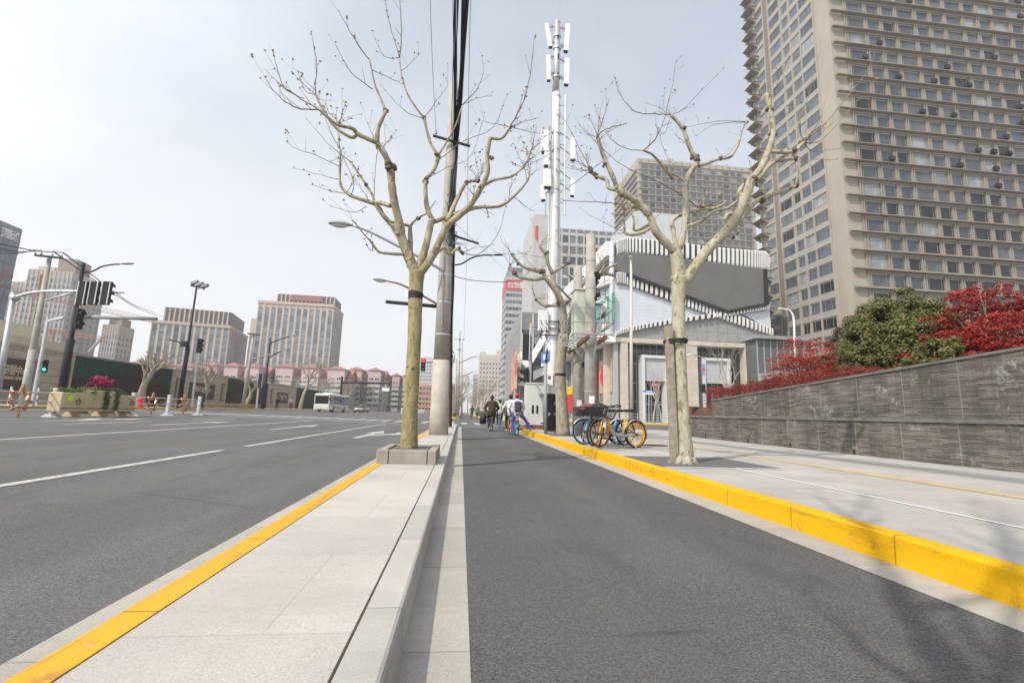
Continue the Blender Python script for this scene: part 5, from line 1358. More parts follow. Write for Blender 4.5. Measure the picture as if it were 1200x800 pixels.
h1, W1, zt1 = hotel('lower tan hotel with dark finned roof screen behind the floodlight mast', 178, 264, 377, 235, 36, 11, 11, 0.20, 3.55, (.12, .98), 7)

# ---- housing towers on the far left
M_apt = mat('grey beige apartment render', (.38, .34, .295), .8, .07, .2)
M_aptd = mat('grey apartment bay', (.31, .31, .32), .8, .07, .2)
GA = 'apartment towers on the far left'
def aptower(label, xl, xr, ytop, Y, depth, nb, ns, rot=0.0, fl=3.0, **kw):
    l, r_ = aty(xl, ytop, Y), aty(xr, ytop, Y)
    return block('apartment_tower', label, (l.x, Y, .3), (r_.x-l.x)/math.cos(rot), depth, lerp(l, r_, .5).z, fl, M_apt, nb, ns, side='+x', rot=rot, wf=.55, hf=.66, pier=.2, sill=.06, sp_m=M_aptd, panes=[M_g_pale, M_g_blue, M_g_mid], first=3, group=GA, **kw), (r_.x-l.x), lerp(l, r_, .5).z
a1, w1, z1 = aptower('tall grey beige apartment tower behind the black traffic signals, brown roof house on top', 34, 82, 316, 225, 14, 10, 4, .12)
mb = MB(); mb.box(w1*.55, w1*.98, 2, 12, z1-.2, z1+6.5); mb.build('roof_house', mat('brown roof house', (.24, .185, .165), .8, .1, .4), a1)
mb = MB(); mb.box(2, w1*.5, 2, 3, z1-.2, z1+1.8); mb.build('roof_parapet', M_tan, a1)
a2, w2, z2 = aptower('stepped apartment tower wing just right of the tallest tower on the left', 86, 103, 331, 238, 12, 5, 3, .12)
a3, w3, z3 = aptower('shorter grey apartment tower beyond the black mast, right of the stepped wing', 121, 139, 380, 235, 12, 6, 4, .10)
mb = MB(); mb.box(.5, w3*.9, 3, 10, z3-.2, z3+3.4); mb.build('roof_house', mat('brown roof house', (.24, .185, .165)), a3)
a4, w4, z4 = aptower('partly hidden apartment tower between the glass tower and the tallest apartment tower', 12, 33, 330, 240, 30, 5, 6, .1)

# ---- the glass tower at the left edge: its face looks onto the road
gx = -150; e = atx(26.5, 269, gx); e2 = atx(-40, 240, gx)
gt = thing('glass_tower', 'blue grey glass office tower with rooftop lettering at the left edge', 'tower', (gx, e.y, .3))
Lg = 70; Hg = e.z-.3
M_curtain = NT('blue grey curtain wall'); ff = M_curtain.rng(M_curtain.noise(.12, 3, .6, M_curtain.map((1, 1.5, .7))), .3, .7, .7, 1.3); M_curtain.col(M_curtain.mix(1.0, (.085, .12, .15), ff, 'MULTIPLY')); M_curtain = M_curtain.fin(.12, 0, .6)
mb = MB(); mb.box(-30, 0, -Lg, 0, 0, Hg); mb.build('curtain_wall', M_curtain, gt)
mb = MB()
for k in range(1, 40): mb.box(.0, .12, -k*1.75-.06, -k*1.75+.06, 0, Hg-4.5)
mb.build('mullions', mat('grey mullion', (.13, .16, .18), .5), gt)
for k in range(int(Hg/4)): 
    mb = MB(); mb.box(.005, .16, -Lg, -.01, k*4+.1, k*4+(1.4 if k % 3 == 0 else .5)); mb.build('floor_band', mat('dark floor band', (.06, .08, .10), .4), gt)
o = text_mesh('天郡国际大厦', 3.4, M_letter, gt, (.2, -20.5, Hg-4.6), (R_(90), 0, R_(90)), depth=.1, bold=.08)
wd = max(v.co.x for v in o.data.vertices); La = e.y-atx(2.5, 262, gx).y; o.location = (.2, -La, Hg-4.6); o.scale = ((La-1)/wd, 1, 1)
mb = MB(); mb.cyl((.1, -La-2.2, Hg-2.9), (.35, -La-2.2, Hg-2.9), 1.4, n=14); mb.build('red_emblem', M_red, gt)

# ---- housing with pink gables along the avenue
M_pgreen = mat('pale green render', (.40, .405, .35), .85, .07, .3, streak=.8)
M_pink = mat('pink render', (.50, .385, .37), .85, .06, .3)
M_redroof = mat('faded red roof tiles', (.31, .155, .135), .8, .12, .6)
GP = 'pink gabled housing blocks beyond the wall'
def housing(label, x0, x1, yb_, Y0, Y1, ytop, n):
    """a row: stair bays with pink top storey and hipped roofs, green body"""
    a, b = aty(x0, ytop, Y0), aty(x1, ytop, Y1)
    ang = .02; W = aty(x1, ytop, Y0).x-a.x; Hh = 18.3*(1.0)
    root = thing('housing_block', label, 'housing block', (a.x, a.y, .3), ang, GP)
    Hh = a.z-.3-3.0
    mb = MB(); mb.box(0, W, 0, 11, 0, Hh-2.0); mb.build('wall', M_pgreen, root)
    mb = MB(); mb.extr([(-.2, -.5, Hh-2.0), (-.2, 11.4, Hh-2.0), (-.2, 5.5, Hh+1.2)], (W+.4, 0, 0)); mb.build('roof', M_redroof, root)
    bw = W/n; fh = (Hh-3.4)/5; slots = []
    for i in range(n):
        big = bw*.62; c = (i+.5)*bw; x0_, x1_ = c-big/2, c+big/2
        mb = MB(); mb.box(x0_, x1_, -1.8, -.005, 0, Hh-3.4); mb.build('bay', M_pgreen, root)
        mb = MB(); mb.box(x0_-.12, x1_+.12, -1.95, 4, Hh-3.39, Hh+.6); pt = mb.build('pink_storey', M_pink, root)
        mb = MB(); e_ = .35; z = Hh+.61; mb.add([(x0_-e_, -2.3, z), (x1_+e_, -2.3, z), (x1_+e_, 4.3, z), (x0_-e_, 4.3, z), (c, -.3, z+1.15), (c, 2.8, z+1.15)], [(0, 1, 4), (1, 2, 5, 4), (2, 3, 5), (3, 0, 4, 5), (0, 3, 2, 1)]); mb.build('gable_roof', M_redroof, root)
        for f in range(6):
            z = 1.2+f*fh if f < 5 else Hh-2.6; yy = -1.81 if f < 5 else -1.96
            for s in (0, 1):
                ww = big*.40; slots.append(((x0_+big*(.06+.48*s), yy, z), X_, Z_, -Y_, ww, fh*.5, (.33, .66)))
            if f < 5:
                for q in (.04, .845): slots.append(((i*bw+bw*q, -.01, z), X_, Z_, -Y_, bw*.115, fh*.45, (.5,)))
        mb = MB()
        for f in range(1, 5): mb.box(x0_-.1, x1_+.1, -2.35, -1.81, 1.2+f*fh-.75, 1.2+f*fh-.1)
        mb.build('balcony_band', mat('pale balcony band', (.45, .46, .40), .85, .1, .5), root)
    facade_windows(root, slots, 100, [M_g_dark, M_g_mid, M_g_curt], M_white, False)
    return root
housing('leftmost pink gabled housing row, partly behind the lower tan hotel', 150, 236, 0, 125, 140, 416, 3)
housing('pink gabled housing row just right of the floodlight mast', 240, 312, 0, 133, 143, 418, 3)
housing('pink gabled housing row standing directly behind the white bus', 322, 412, 0, 140, 152, 420.5, 3)
housing('pink gabled housing row with two paired gables behind the silver car', 408, 452, 0, 152, 166, 424.5, 2)
housing('farthest pink gabled housing row beside the olive trunk', 447, 484, 0, 172, 192, 432, 3)
# ============================================================ THE SHOPPING MALL ON THE CORNER
MY = 75.0
def F(px, py, dy=0.0): return aty(px, py, MY+dy)
mall = thing('shopping_mall', 'white shopping mall with black and white slatted ribbons and a huge dark screen', 'mall', (25.6, MY, .16))
M_mpanel = NT('pale blue white metal panels')
sep = M_mpanel.n('ShaderNodeSeparateXYZ'); M_mpanel.l(M_mpanel.tc, sep.inputs[0])
ln = M_mpanel.rng(M_mpanel.mathn('FRACT', M_mpanel.mathn('MULTIPLY', sep.outputs['Z'], 1.6), 0), .93, .98, 1, .72)
vr = M_mpanel.rng(M_mpanel.noise(.5, 3), .3, .7, .93, 1.05)
M_mpanel.col(M_mpanel.mix(1.0, M_mpanel.mix(1.0, (.56, .60, .64), ln, 'MULTIPLY'), vr, 'MULTIPLY')); M_mpanel = M_mpanel.fin(.42, .15, .5)
def tiles(name, c, sx_, sz_, j=.6):
    t = NT(name); sp = t.n('ShaderNodeSeparateXYZ'); t.l(t.tc, sp.inputs[0])
    a = t.rng(t.mathn('FRACT', t.mathn('MULTIPLY', t.mathn('ADD', sp.outputs['X'], sp.outputs['Y']), 1/sx_), 0), .95, .98, 1, j)
    b = t.rng(t.mathn('FRACT', t.mathn('MULTIPLY', sp.outputs['Z'], 1/sz_), 0), .95, .98, 1, j)
    v = t.rng(t.noise(.8, 3), .3, .7, .9, 1.1)
    t.col(t.mix(1.0, t.mix(1.0, t.mix(1.0, c, a, 'MULTIPLY'), b, 'MULTIPLY'), v, 'MULTIPLY')); return t.fin(.55, 0, .4)
M_gtile = tiles('grey facade tiles', (.27, .275, .28), 1.9, 1.6)
M_btile = tiles('beige column stone', (.52, .45, .37), 40, .95, .8)
M_shade = mat('shade grey panel', (.36, .37, .38), .6, .06, .4)  # darker grey: the corner column's shade is put into this colour
M_screen = NT('switched off video screen'); M_screen.col(M_screen.mix(M_screen.rng(M_screen.noise(.35, 2), .4, .6, 0, 1), (.118, .113, .106), (.13, .125, .117))); M_screen = M_screen.fin(.5, 0, .4)
M_slat = mat('white slat', (.64, .635, .615), .5, .06, .6)
M_slatd = mat('black gap panel', (.02, .02, .021), .5, .1, 1)
XL, XR = 25.6, F(905, 400).x
z_cor0, z_cor1 = F(725, 401.5).z, F(725, 394).z
def fbox(px0, px1, py0, py1, y0, y1, m, nm):
    a, b = F(px0, py1), F(px1, py0); mb = MB(); mb.box(a.x, b.x, MY+y0, MY+y1, a.z, b.z); return mb.build(nm, m, mall, world=True)
# core above the cornice, deep behind
mb = MB(); mb.box(XL+.05, XR, MY+.6, MY+45, z_cor1-.3, F(730, 284).z); mb.build('upper_wall', M_mpanel, mall, world=True)
zr = F(730, 284).z
mb = MB(); mb.box(F(778, 260).x, F(850, 260).x, MY+14, MY+30, zr-.2, F(800, 258, 14).z+1.2); mb.build('roof_plant_room', mat('pale grey plant room', (.45, .46, .47), .6, .05, .5), mall, world=True)
# pale panelled skin between the ribbons
def fpoly(pts, y0, y1, m, nm):
    mb = MB(); mb.extr([(F(x, y).x, MY+y0, F(x, y).z) for x, y in pts], (0, y1-y0, 0)); return mb.build(nm, m, mall, world=True)
fpoly([(719, 394), (719, 325), (735, 322), (850, 372), (840, 370)], .15, .55, M_mpanel, 'pale_panels')
fpoly([(719.5, 330), (719.5, 392), (760, 383), (850, 369), (850, 363)], .10, .149, M_mpanel, 'pale_panels')
fpoly([(868, 366), (902, 358), (904, 384), (903, 386)], .10, .55, M_mpanel, 'pale_panels')
fpoly([(719, 394), (757, 384), (850, 369), (903, 388), (905, 397), (905, 402), (719, 397)], .0, .098, M_gtile, 'grey_tile_band')
# the screen
sc = fpoly([(722, 300), (735, 296.5), (896.5, 316), (898, 356.5), (852, 365.5), (735, 321.5), (722, 318)], -.55, .09, M_screen, 'video_screen')
fr = MB()
for (x0, y0), (x1, y1) in zip([(735, 321.5), (852, 365.5), (898, 356.5)], [(852, 365.5), (898, 356.5), (896.5, 316)]):
    fr.bar(F(x0, y0, -.7), F(x1, y1, -.7), .5, .55, up=(0, 1, 0))
fr.build('screen_frame', M_dark_metal, mall, world=True).parent = sc; mall.children[-1]
bpy.data.objects['screen_frame'].location = (0, 0, 0)
def ribbon(top, bot, n, y0, y1, nm, fw=.52, curl=0):
    """slatted ribbon: dark backing with upright white plates, following the two sighted edges"""
    T, B = crv([F(*p) for p in top], 8), crv([F(*p) for p in bot], 8)
    def at(C, t):
        k = t*(len(C)-1); i = min(int(k), len(C)-2); return lerp(C[i], C[i+1], k-i)
    mb = MB(); N = 24
    vs = []; 
    for i in range(N+1):
        a, b = at(T, i/N), at(B, i/N)
        vs += [(a.x, MY+y1*.55, a.z-.12), (b.x, MY+y1*.55, b.z+.12), (b.x, MY+.3, b.z+.12), (a.x, MY+.3, a.z-.12)]
    fs = []
    for i in range(N):
        for k in range(4): j = (k+1) % 4; fs.append((4*i+k, 4*i+j, 4*i+4+j, 4*i+4+k))
    fs += [(0, 1, 2, 3), (4*N, 4*N+1, 4*N+2, 4*N+3)]
    mb.add(vs, fs, 1)
    for i in range(n):
        t0, t1 = i/n, (i+fw)/n
        a0, a1, b0, b1 = at(T, t0), at(T, t1), at(B, t0), at(B, t1); h = a0.z-b0.z
        sec = [(.2, 0), (.85, .0), (1, .10), (1, .90), (.85, 1.0), (.2, 1.0)]
        vs = []
        for (a, b) in ((a0, b0), (a1, b1)):
            for q, s in sec: vs.append((lerp(a.x, b.x, s), MY+y1*q, lerp(a.z, b.z, s)))
        m_ = len(sec); fs = [tuple(range(m_)), tuple(range(m_, 2*m_))]+[(k, (k+1) % m_, m_+(k+1) % m_, m_+k) for k in range(m_)]
        mb.add(vs, fs, 0)
    return mb.build(nm, [M_slat, M_slatd], mall, world=True)
ribbon([(722, 283), (735, 279.5), (780, 283.5), (840, 291), (884, 294.5), (896, 296), (901, 305)], [(722, 300), (735, 297), (780, 301), (840, 309), (884, 315), (896, 316), (899, 318)], 58, 0, -.65, 'slatted_ribbon', .46)
ribbon([(722, 320), (735, 321.5), (800, 346), (852, 366), (905, 386)], [(722, 333), (735, 335), (800, 358.5), (852, 377), (905, 394)], 50, 0, -.6, 'slatted_ribbon', .46)
ribbon([(719, 391), (730, 385), (757, 379.5), (800, 372.5), (850, 366), (880, 361), (899, 357)], [(719, 395), (730, 391), (757, 385), (800, 378), (850, 371), (880, 366), (899, 363)], 46, 0, -.8, 'serrated_fringe', .42)
# flank bands running back along the avenue
def lpoly(pts, x0, x1, m, nm):
    """a slab on the flank: points (Y, z)"""
    mb = MB(); mb.extr([(x0, y, z) for y, z in pts], (x1-x0, 0, 0)); return mb.build(nm, m, mall, world=True)
zt0, zt1 = F(722, 300).z, F(722, 283).z
lpoly([(MY+.02, zt0), (MY+42, zt0+.3), (MY+42, zt1+.3), (MY+.02, zt1)], XL-1.3, XL+.04, M_slat, 'upper_white_band')
lpoly([(MY+.02, F(722, 333).z), (MY+42, F(722, 333).z+6.5), (MY+42, F(722, 320).z+6.5), (MY+.02, F(722, 320).z)], XL-1.1, XL+.04, M_slat, 'lower_white_band')
lpoly([(MY+.1, F(722, 321).z), (MY+40, F(722, 321).z+6), (MY+40, zt0-.01), (MY+.1, zt0-.01)], XL-.2, XL+.045, M_screen, 'flank_screen')
lpoly([(MY+.0, z_cor1-.2), (MY+60, z_cor1-.2), (MY+60, z_cor1+13), (MY+42, F(722, 333).z+6.4), (MY, F(722, 334).z)], XL-.05, XL+.044, M_mpanel, 'flank_panels')
for k in range(3):
    mb = MB(); a = 25+20*k; rr_ = 1.3
    mb.tube([(XL+.05-rr_*.2, MY+.3, z_cor1-.1), (XL+.05-rr_*.2, MY+.3, zt1)], [.45, .45], 12)
    if k == 0: mb.build('corner_round', M_mpanel, mall, world=True, smooth=True)
# canopy along the flank
lpoly([(MY-1.2, z_cor0-.1), (MY+60, z_cor0+.6), (MY+60, z_cor1+1.4), (MY-1.2, z_cor1-.05)], XL-3.6, XL-.06, M_white, 'flank_canopy')
# cornice and ground floors of the front
mb = MB(); mb.box(XL-.5, XR+.2, MY-1.0, MY+.7, z_cor0, z_cor1-.35); mb.build('cornice', M_btile, mall, world=True)
z_base = .17
mb = MB(); mb.box(XL+1.0, XR-.3, MY+2.6, MY+3, z_base, z_cor0+.2); mb.box(XL+1, XL+1.4, MY+3, MY+60, z_base, z_cor0+.2); mb.build('recessed_wall', mat('dim shop wall', (.10, .105, .11), .6, .2, .3), mall, world=True)
def col(px0, px1, y0, y1, m=M_btile, nm='column'):
    a, b = F(px0, 440).x, F(px1, 440).x; mb = MB(); mb.box(a, b, MY+y0, MY+y1, z_base, z_cor0-.003); return mb.build(nm, m, mall, world=True)
col(726, 734, -.9, .6); col(800, 815, -.9, .6); col(870, 876.5, -.9, .6); col(719, 724, -.3, .8, M_shade)
def glazing(px0, px1, nb, levels, m=M_g_dark):
    a, b = F(px0, 440).x, F(px1, 440).x; 
    g = MB(); g.box(a, b, MY+1.9, MY+2.0, z_base+.1, z_cor0-.004); go = g.build('shop_glazing', m, mall, world=True)
    f = MB()
    for i in range(nb+1): x = lerp(a, b, i/nb); f.box(x-.07, x+.07, MY+1.75, MY+1.898, z_base, z_cor0-.01)
    for z in levels: f.box(a, b, MY+1.78, MY+1.897, z-.06, z+.06)
    f.build('glazing_frame', M_grey_metal, mall, world=True).parent = go
glazing(734.2, 799.8, 8, (3.6, 6.8, 10.2, 12.4)); glazing(815.2, 869.8, 7, (3.6, 6.8, 10.2, 12.4))
M_portal = mat('white portal frame', (.60, .61, .62), .5, .05, .5)
for p0, p1 in ((752, 783), (823, 856)):   # white portal with blank panel over a dark opening
    a, b = F(p0, 440).x, F(p1, 440).x; zt = F(760, 416).z; zm = F(760, 446).z
    mb = MB(); mb.box(a, a+.5, MY-.2, MY+1.7, z_base, zt); mb.box(b-.5, b, MY-.2, MY+1.7, z_base, zt); mb.box(a+.501, b-.501, MY-.2, MY+1.7, zt-.5, zt); mb.build('portal_frame', M_portal, mall, world=True)
    mb = MB(); mb.box(a+.5, b-.5, MY+.2, MY+.6, zm, zt-.502); mb.build('portal_panel', mat('pale grey panel', (.42, .43, .435), .6, .05, .6), mall, world=True)
    mb = MB(); n = 4
    for i in range(1, n): x = lerp(a+.5, b-.5, i/n); mb.box(x-.06, x+.06, MY+1.6, MY+1.74, z_base, zm)
    mb.box(a+.5, b-.5, MY+1.6, MY+1.73, 3.1, 3.25); mb.build('door_frames', M_steel, mall, world=True)
# red star shaped emblem in the left shop window, and a red fascia in the right one
def star(c, r, ax, m, parent, nm, n=6, th=.15, world=True):
    a, u = ax; c = Vector(c); mb = MB(); pts = []
    for k in range(2*n): 
        q = r if k % 2 == 0 else r*.66; t_ = math.pi*k/n; pts.append(c+a*q*math.cos(t_)+u*q*math.sin(t_))
    mb.extr(pts, a.cross(u)*th); return mb.build(nm, m, parent, world=world)
M_redsign = mat('red sign plastic', (.62, .03, .03), .4, .06, 2)
e_ = star(F(768, 450.5, 1.2), 1.15, (X_, Z_), M_redsign, mall, 'red_emblem', 4)
mb = MB(); c = F(768, 450.5, 1.0); mb.box(c.x-.55, c.x+.75, c.y, c.y+.12, c.z-.1, c.z+.12); mb.box(c.x-.65, c.x-.5, c.y, c.y+.12, c.z-.3, c.z+.35); mb.build('emblem_lettering', M_letter, mall, world=True)
mb = MB(); c = F(840, 455.5, 1.3); mb.box(c.x-1.7, c.x+1.9, c.y, c.y+.15, c.z-.22, c.z+.22); mb.build('red_fascia', M_redsign, mall, world=True)
mb = MB(); mb.box(F(748, 480).x, F(797, 480).x, MY+2.2, MY+2.5, 1.1, 1.9); mb.build('shop_counter', mat('wooden counter', (.40, .24, .09), .5, .2, 2), mall, world=True)  # plain wood-coloured counter box behind the glazing
# flank shops
for k in range(7):
    y = MY+1.5+k*8; mb = MB(); mb.box(XL-.9, XL+.5, y, y+1.6, z_base, z_cor0); mb.build('column', M_btile if k < 2 else M_shade, mall, world=True)
    mb = MB(); mb.box(XL-.02, XL+.1, y+1.62, y+7.98, z_base+.2, z_cor0); g = mb.build('shop_glazing', M_g_mid if k != 1 else M_g_dark, mall, world=True)
    mb = MB()
    for q in range(1, 4): mb.box(XL-.12, XL-.021, y+1.6+q*1.6-.07, y+1.6+q*1.6+.07, z_base, z_cor0-.01)
    for z in (3.4, 6.6, 9.8): mb.box(XL-.11, XL-.022, y+1.62, y+7.98, z-.1, z+.1)
    mb.build('glazing_frame', M_grey_metal, mall, world=True).parent = g
def FL(px, py, X): return atx(px, py, X)
c = FL(708, 442, XL-.3); mb = MB(); mb.box(XL-.25, XL-.13, c.y-4.0, c.y+3.2, c.z-2.8, c.z+3.2); mb.build('sign_panel', mat('beige sign panel', (.42, .33, .24), .6, .1, 1), mall, world=True)
star((XL-.45, c.y-.3, c.z), 1.9, (-Y_, Z_), M_redsign, mall, 'red_emblem', 4, .25)
mb = MB(); mb.box(XL-.60, XL-.46, c.y-1.0, c.y+.5, c.z-.16, c.z+.16); mb.build('emblem_lettering', M_letter, mall, world=True)
for (x0, x1, y0, y1, m, nm) in ((664, 690, 451, 461, mat('yellow shop fascia', (.72, .52, .03), .5, .1, 1), 'yellow_fascia'), (664.5, 689, 462, 482, M_redsign, 'red_shopfront')):
    a, b = FL(x1, y1, XL-.95), FL(x0, y0, XL-.95); zb_ = FL((x0+x1)/2, y1, XL-.95).z; zt_ = FL((x0+x1)/2, y0, XL-.95).z
    mb = MB(); mb.box(XL-1.25, XL-.905, a.y, min(b.y, a.y+24), max(zb_, .3), zt_); mb.build(nm, m, mall, world=True)
# the billboard on the flank
ya, yb2 = FL(719, 360, XL-.3).y, FL(693, 372, XL-.3).y
zA, zB = FL(719, 379, XL-.3).z, FL(719, 342, XL-.3).z
mo = NT('poster print'); sp_ = mo.n('ShaderNodeSeparateXYZ'); mo.l(mo.tc, sp_.inputs[0])
g1 = mo.rng(mo.mathn('ADD', mo.noise(.35, 3), 0), .45, .55, 0, 1)
cc = mo.mix(g1, (.07, .36, .29), (.10, .10, .115)); cc = mo.mix(mo.rng(mo.noise(.55, 3, .5, mo.map((1, 1, 1), loc=(4, 9, 2))), .56, .62, 0, 1), cc, (.55, .18, .12)); cc = mo.mix(mo.rng(mo.noise(.8, 3, .5, mo.map((1, 1, 1), loc=(1, 3, 8))), .60, .66, 0, 1), cc, (.6, .55, .5)); mo.col(cc); M_poster = mo.fin(.5)
mb = MB(); mb.box(XL-.35, XL-.055, ya+2.6, yb2, zA, zB); mb.build('billboard', M_poster, mall, world=True)
mb = MB(); mb.box(XL-.36, XL-.056, ya, ya+2.59, zA, zB); mb.build('billboard_edge', mat('green poster edge', (.05, .27, .2), .5), mall, world=True)
mb = MB(); mb.box(XL-.40, XL-.352, ya+3.6, ya+6.5, zB-2.4, zB-.9); mb.box(XL-.40, XL-.352, ya+4.2, ya+6.0, zB-5.4, zB-4.6); mb.build('poster_lettering', M_letter, mall, world=True)
# white folded canopies farther along the avenue
def ppoly(pts, Y, depth, m, nm):
    mb = MB(); mb.extr([aty(x, y, Y) for x, y in pts], (0, depth, 0)); return mb.build(nm, m, mall, world=True)
ppoly([(639, 388), (640.5, 397), (625, 424), (617, 431), (612.5, 426), (609, 413), (612, 411), (616, 419), (620, 420.5), (630, 404)], 116, 7, M_white, 'folded_canopy')
ppoly([(607, 436), (612, 440), (640, 429), (640, 437), (613, 452), (606, 450), (613, 446)], 118, 9, M_white, 'folded_canopy')
ppoly([(624, 395), (633, 396), (622, 413)], 124, 3, M_slat, 'folded_canopy')
ppoly([(608, 446), (648, 428), (660, 424), (660, 482), (608, 482)], 134, 20, M_shade, 'flank_block')
mb = MB()
for k in range(6): 
    a, b = aty(609+k*4.6, 460+k*-.6, 133.5), aty(612+k*4.6, 479, 133.5); mb.box(a.x, b.x, 133.4, 133.99, b.z, a.z)
mb.build('flank_windows', M_g_dark, mall, world=True)
ppoly([(596, 462), (609, 448), (609, 482), (596, 482)], 150, 10, M_shade, 'flank_block')

# ---- glass pavilion to the right of the mall
PYY = 56.0
a, b = aty(888, 440, PYY), aty(946, 440, PYY); zt = aty(890, 397, PYY).z
pv = thing('glass_pavilion', 'low dark glass pavilion with a flat roof, between the mall and the beige tower', 'pavilion', (a.x, PYY, .17))
mb = MB(); mb.box(a.x+.2, b.x-.2, PYY+.2, PYY+2.6, .17, zt); mb.build('glass_walls', mat('green grey glass', (.10, .115, .11), .12, .15, .3), pv, world=True)
mb = MB(); mb.box(a.x-.3, b.x+.4, PYY-.5, PYY+3, zt, zt+.45); mb.build('roof_slab', M_gtile, pv, world=True)
mb = MB(); n = 7
for i in range(n+1): x = lerp(a.x+.2, b.x-.2, i/n); mb.box(x-.06, x+.06, PYY+.05, PYY+.198, .17, zt-.003)
for z in (3.2, 6.6): mb.box(a.x+.2, b.x-.2, PYY+.08, PYY+.197, z-.08, z+.08)
mb.build('mullions', M_grey_metal, pv, world=True)
mb = MB(); mb.box(a.x+2.4, a.x+5.2, PYY+.10, PYY+.196, .3, 7.5); mb.build('beige_blind', mat('beige blind', (.30, .26, .20), .8, .1, 1), pv, world=True)
mb = MB(); mb.box(a.x-.3, b.x+.3, PYY-1.5, PYY-.6, .17, aty(900, 438.5, PYY).z); mb.build('plinth', M_gtile, pv, world=True)
# ---- rust-brown planter behind the low wall, and small things on the plaza
a, b = aty(806, 488, 25.5), aty(842, 488, 25.5); zt = aty(820, 476.5, 25.5).z
rp_ = thing('steel_planter', 'rust brown steel planter box seen over the lower tier of the stone wall', 'planter', (a.x, 25.5, .197))
mb = MB(); mb.extr([(a.x, 25.5, .2), (b.x, 25.5, .2), (b.x, 25.5, zt-.1), (a.x+.7, 25.5, zt), (a.x, 25.5, zt)], (0, 2.4, 0)); mb.build('box', mat('rust brown steel', (.155, .072, .042), .7, .25, 2), rp_, world=True)
mb = MB(); mb.extr([(a.x+.28, 25.49, zt-.03), (a.x+.75, 25.49, zt-.03), (a.x+.28, 25.49, zt-.45)], (0, .012, 0)); mb.build('dark_cutout', M_black, rp_, world=True)
q = aty(832, 486, 24.4); cn = thing('traffic_cone', 'small white and pink road cone just behind the low stone wall', 'cone', (q.x, 24.4, .197))
mb = MB(); mb.tube([(q.x, 24.4, .22), (q.x, 24.4, 1.1)], [.16, .04], 10); mb.build('body', mat('faded pink cone', (.6, .25, .22), .6), cn, world=True); mb = MB(); mb.tube([(q.x, 24.4, .8), (q.x, 24.4, 1.0)], [.095, .075], 10); mb.build('band', M_white, cn, world=True); mb = MB(); mb.box(q.x-.2, q.x+.2, 24.2, 24.6, .2, .235); mb.build('foot', M_black, cn, world=True)
# railing round the plaza
zf = .166
r = thing('railing', 'low grey metal railing along the plaza edge below the mall windows', 'railing', (F(742, 492).x, 62, zf))
x0, x1 = aty(738, 490, 62).x, aty(802, 490, 62).x; mb = MB()
for z in (.35, .75, 1.15): mb.tube([(x0, 62, zf+z), (x1, 62, zf+z)], .035, 6)
mb.build('rails', M_steel, r, world=True)
n = 7
for i in range(n+1): mb = MB(); x = lerp(x0, x1, i/n); mb.tube([(x, 62, zf), (x, 62, zf+1.35)], .06, 8); mb.build('post', M_steel, r, world=True)
def signpost(px, py0, py1, Y, sx0, sx1, sy0, sy1, label):
    b = aty(px, py0, Y); r = thing('street_sign', label, 'street sign', (b.x, Y, .17)); mb = MB(); mb.tube([(b.x, Y, .16), aty(px, py1, Y)], .07, 8); mb.build('post', M_steel, r, world=True)
    p, q = aty(sx0, sy1, Y), aty(sx1, sy0, Y); zm = lerp(p.z, q.z, .4); mb = MB(); mb.box(p.x, q.x, Y-.12, Y-.075, zm, q.z); mb.build('blue_face', M_blue_sign, r, world=True); mb = MB(); mb.box(p.x, q.x, Y-.12, Y-.075, p.z, zm-.004); mb.build('white_face', M_white, r, world=True)
    mb = MB(); mb.box(lerp(p.x, q.x, .25), lerp(p.x, q.x, .75), Y-.13, Y-.121, lerp(zm, q.z, .3), lerp(zm, q.z, .7)); mb.build('lettering', M_letter, r, world=True)
signpost(760.5, 489, 459, 58.9, 753.5, 766.5, 457.5, 462, 'blue and white street sign in front of the mall window with the red emblem')
# street lamp with banner and black signal, right of the big tree
ly = 60; b = aty(827, 489, ly); r = thing('street_lamp', 'grey street lamp with angled arm and blue banner before the right mall entrance', 'street lamp', (b.x, ly, .17))
mb = MB(); mb.tube([(b.x, ly, .16), aty(826.5, 418.5, ly)], [.16, .11], 10); mb.build('post', M_steel, r, world=True)
pts = [aty(826.5, 420, ly), aty(818, 417, ly), aty(811, 415, ly), aty(800, 418, ly)]; mb = MB(); mb.tube(crv(pts, 4), .07, 6); mb.build('arm', M_steel, r, world=True); lamp_head(r, pts[-2], pts[-1]-pts[-2], 1.2, .34, M_white_metal)
p, q = aty(823, 440, ly), aty(826, 426.5, ly); mb = MB(); mb.box(p.x, q.x, ly-.05, ly+.05, p.z, q.z); mb.build('banner', mat('blue banner', (.18, .28, .6), .5, .3, 2), r, world=True)
mb = MB(); mb.box(p.x+.08, q.x-.08, ly-.065, ly-.052, lerp(p.z, q.z, .35), lerp(p.z, q.z, .7)); mb.build('banner_print', M_redsign, r, world=True)
p, q = aty(821, 460, ly), aty(825.5, 450, ly); mb = MB(); mb.bbox(p.x, q.x, ly-.3, ly+.1, p.z, q.z, .03); mb.build('signal_box', M_dark_metal, r, world=True)
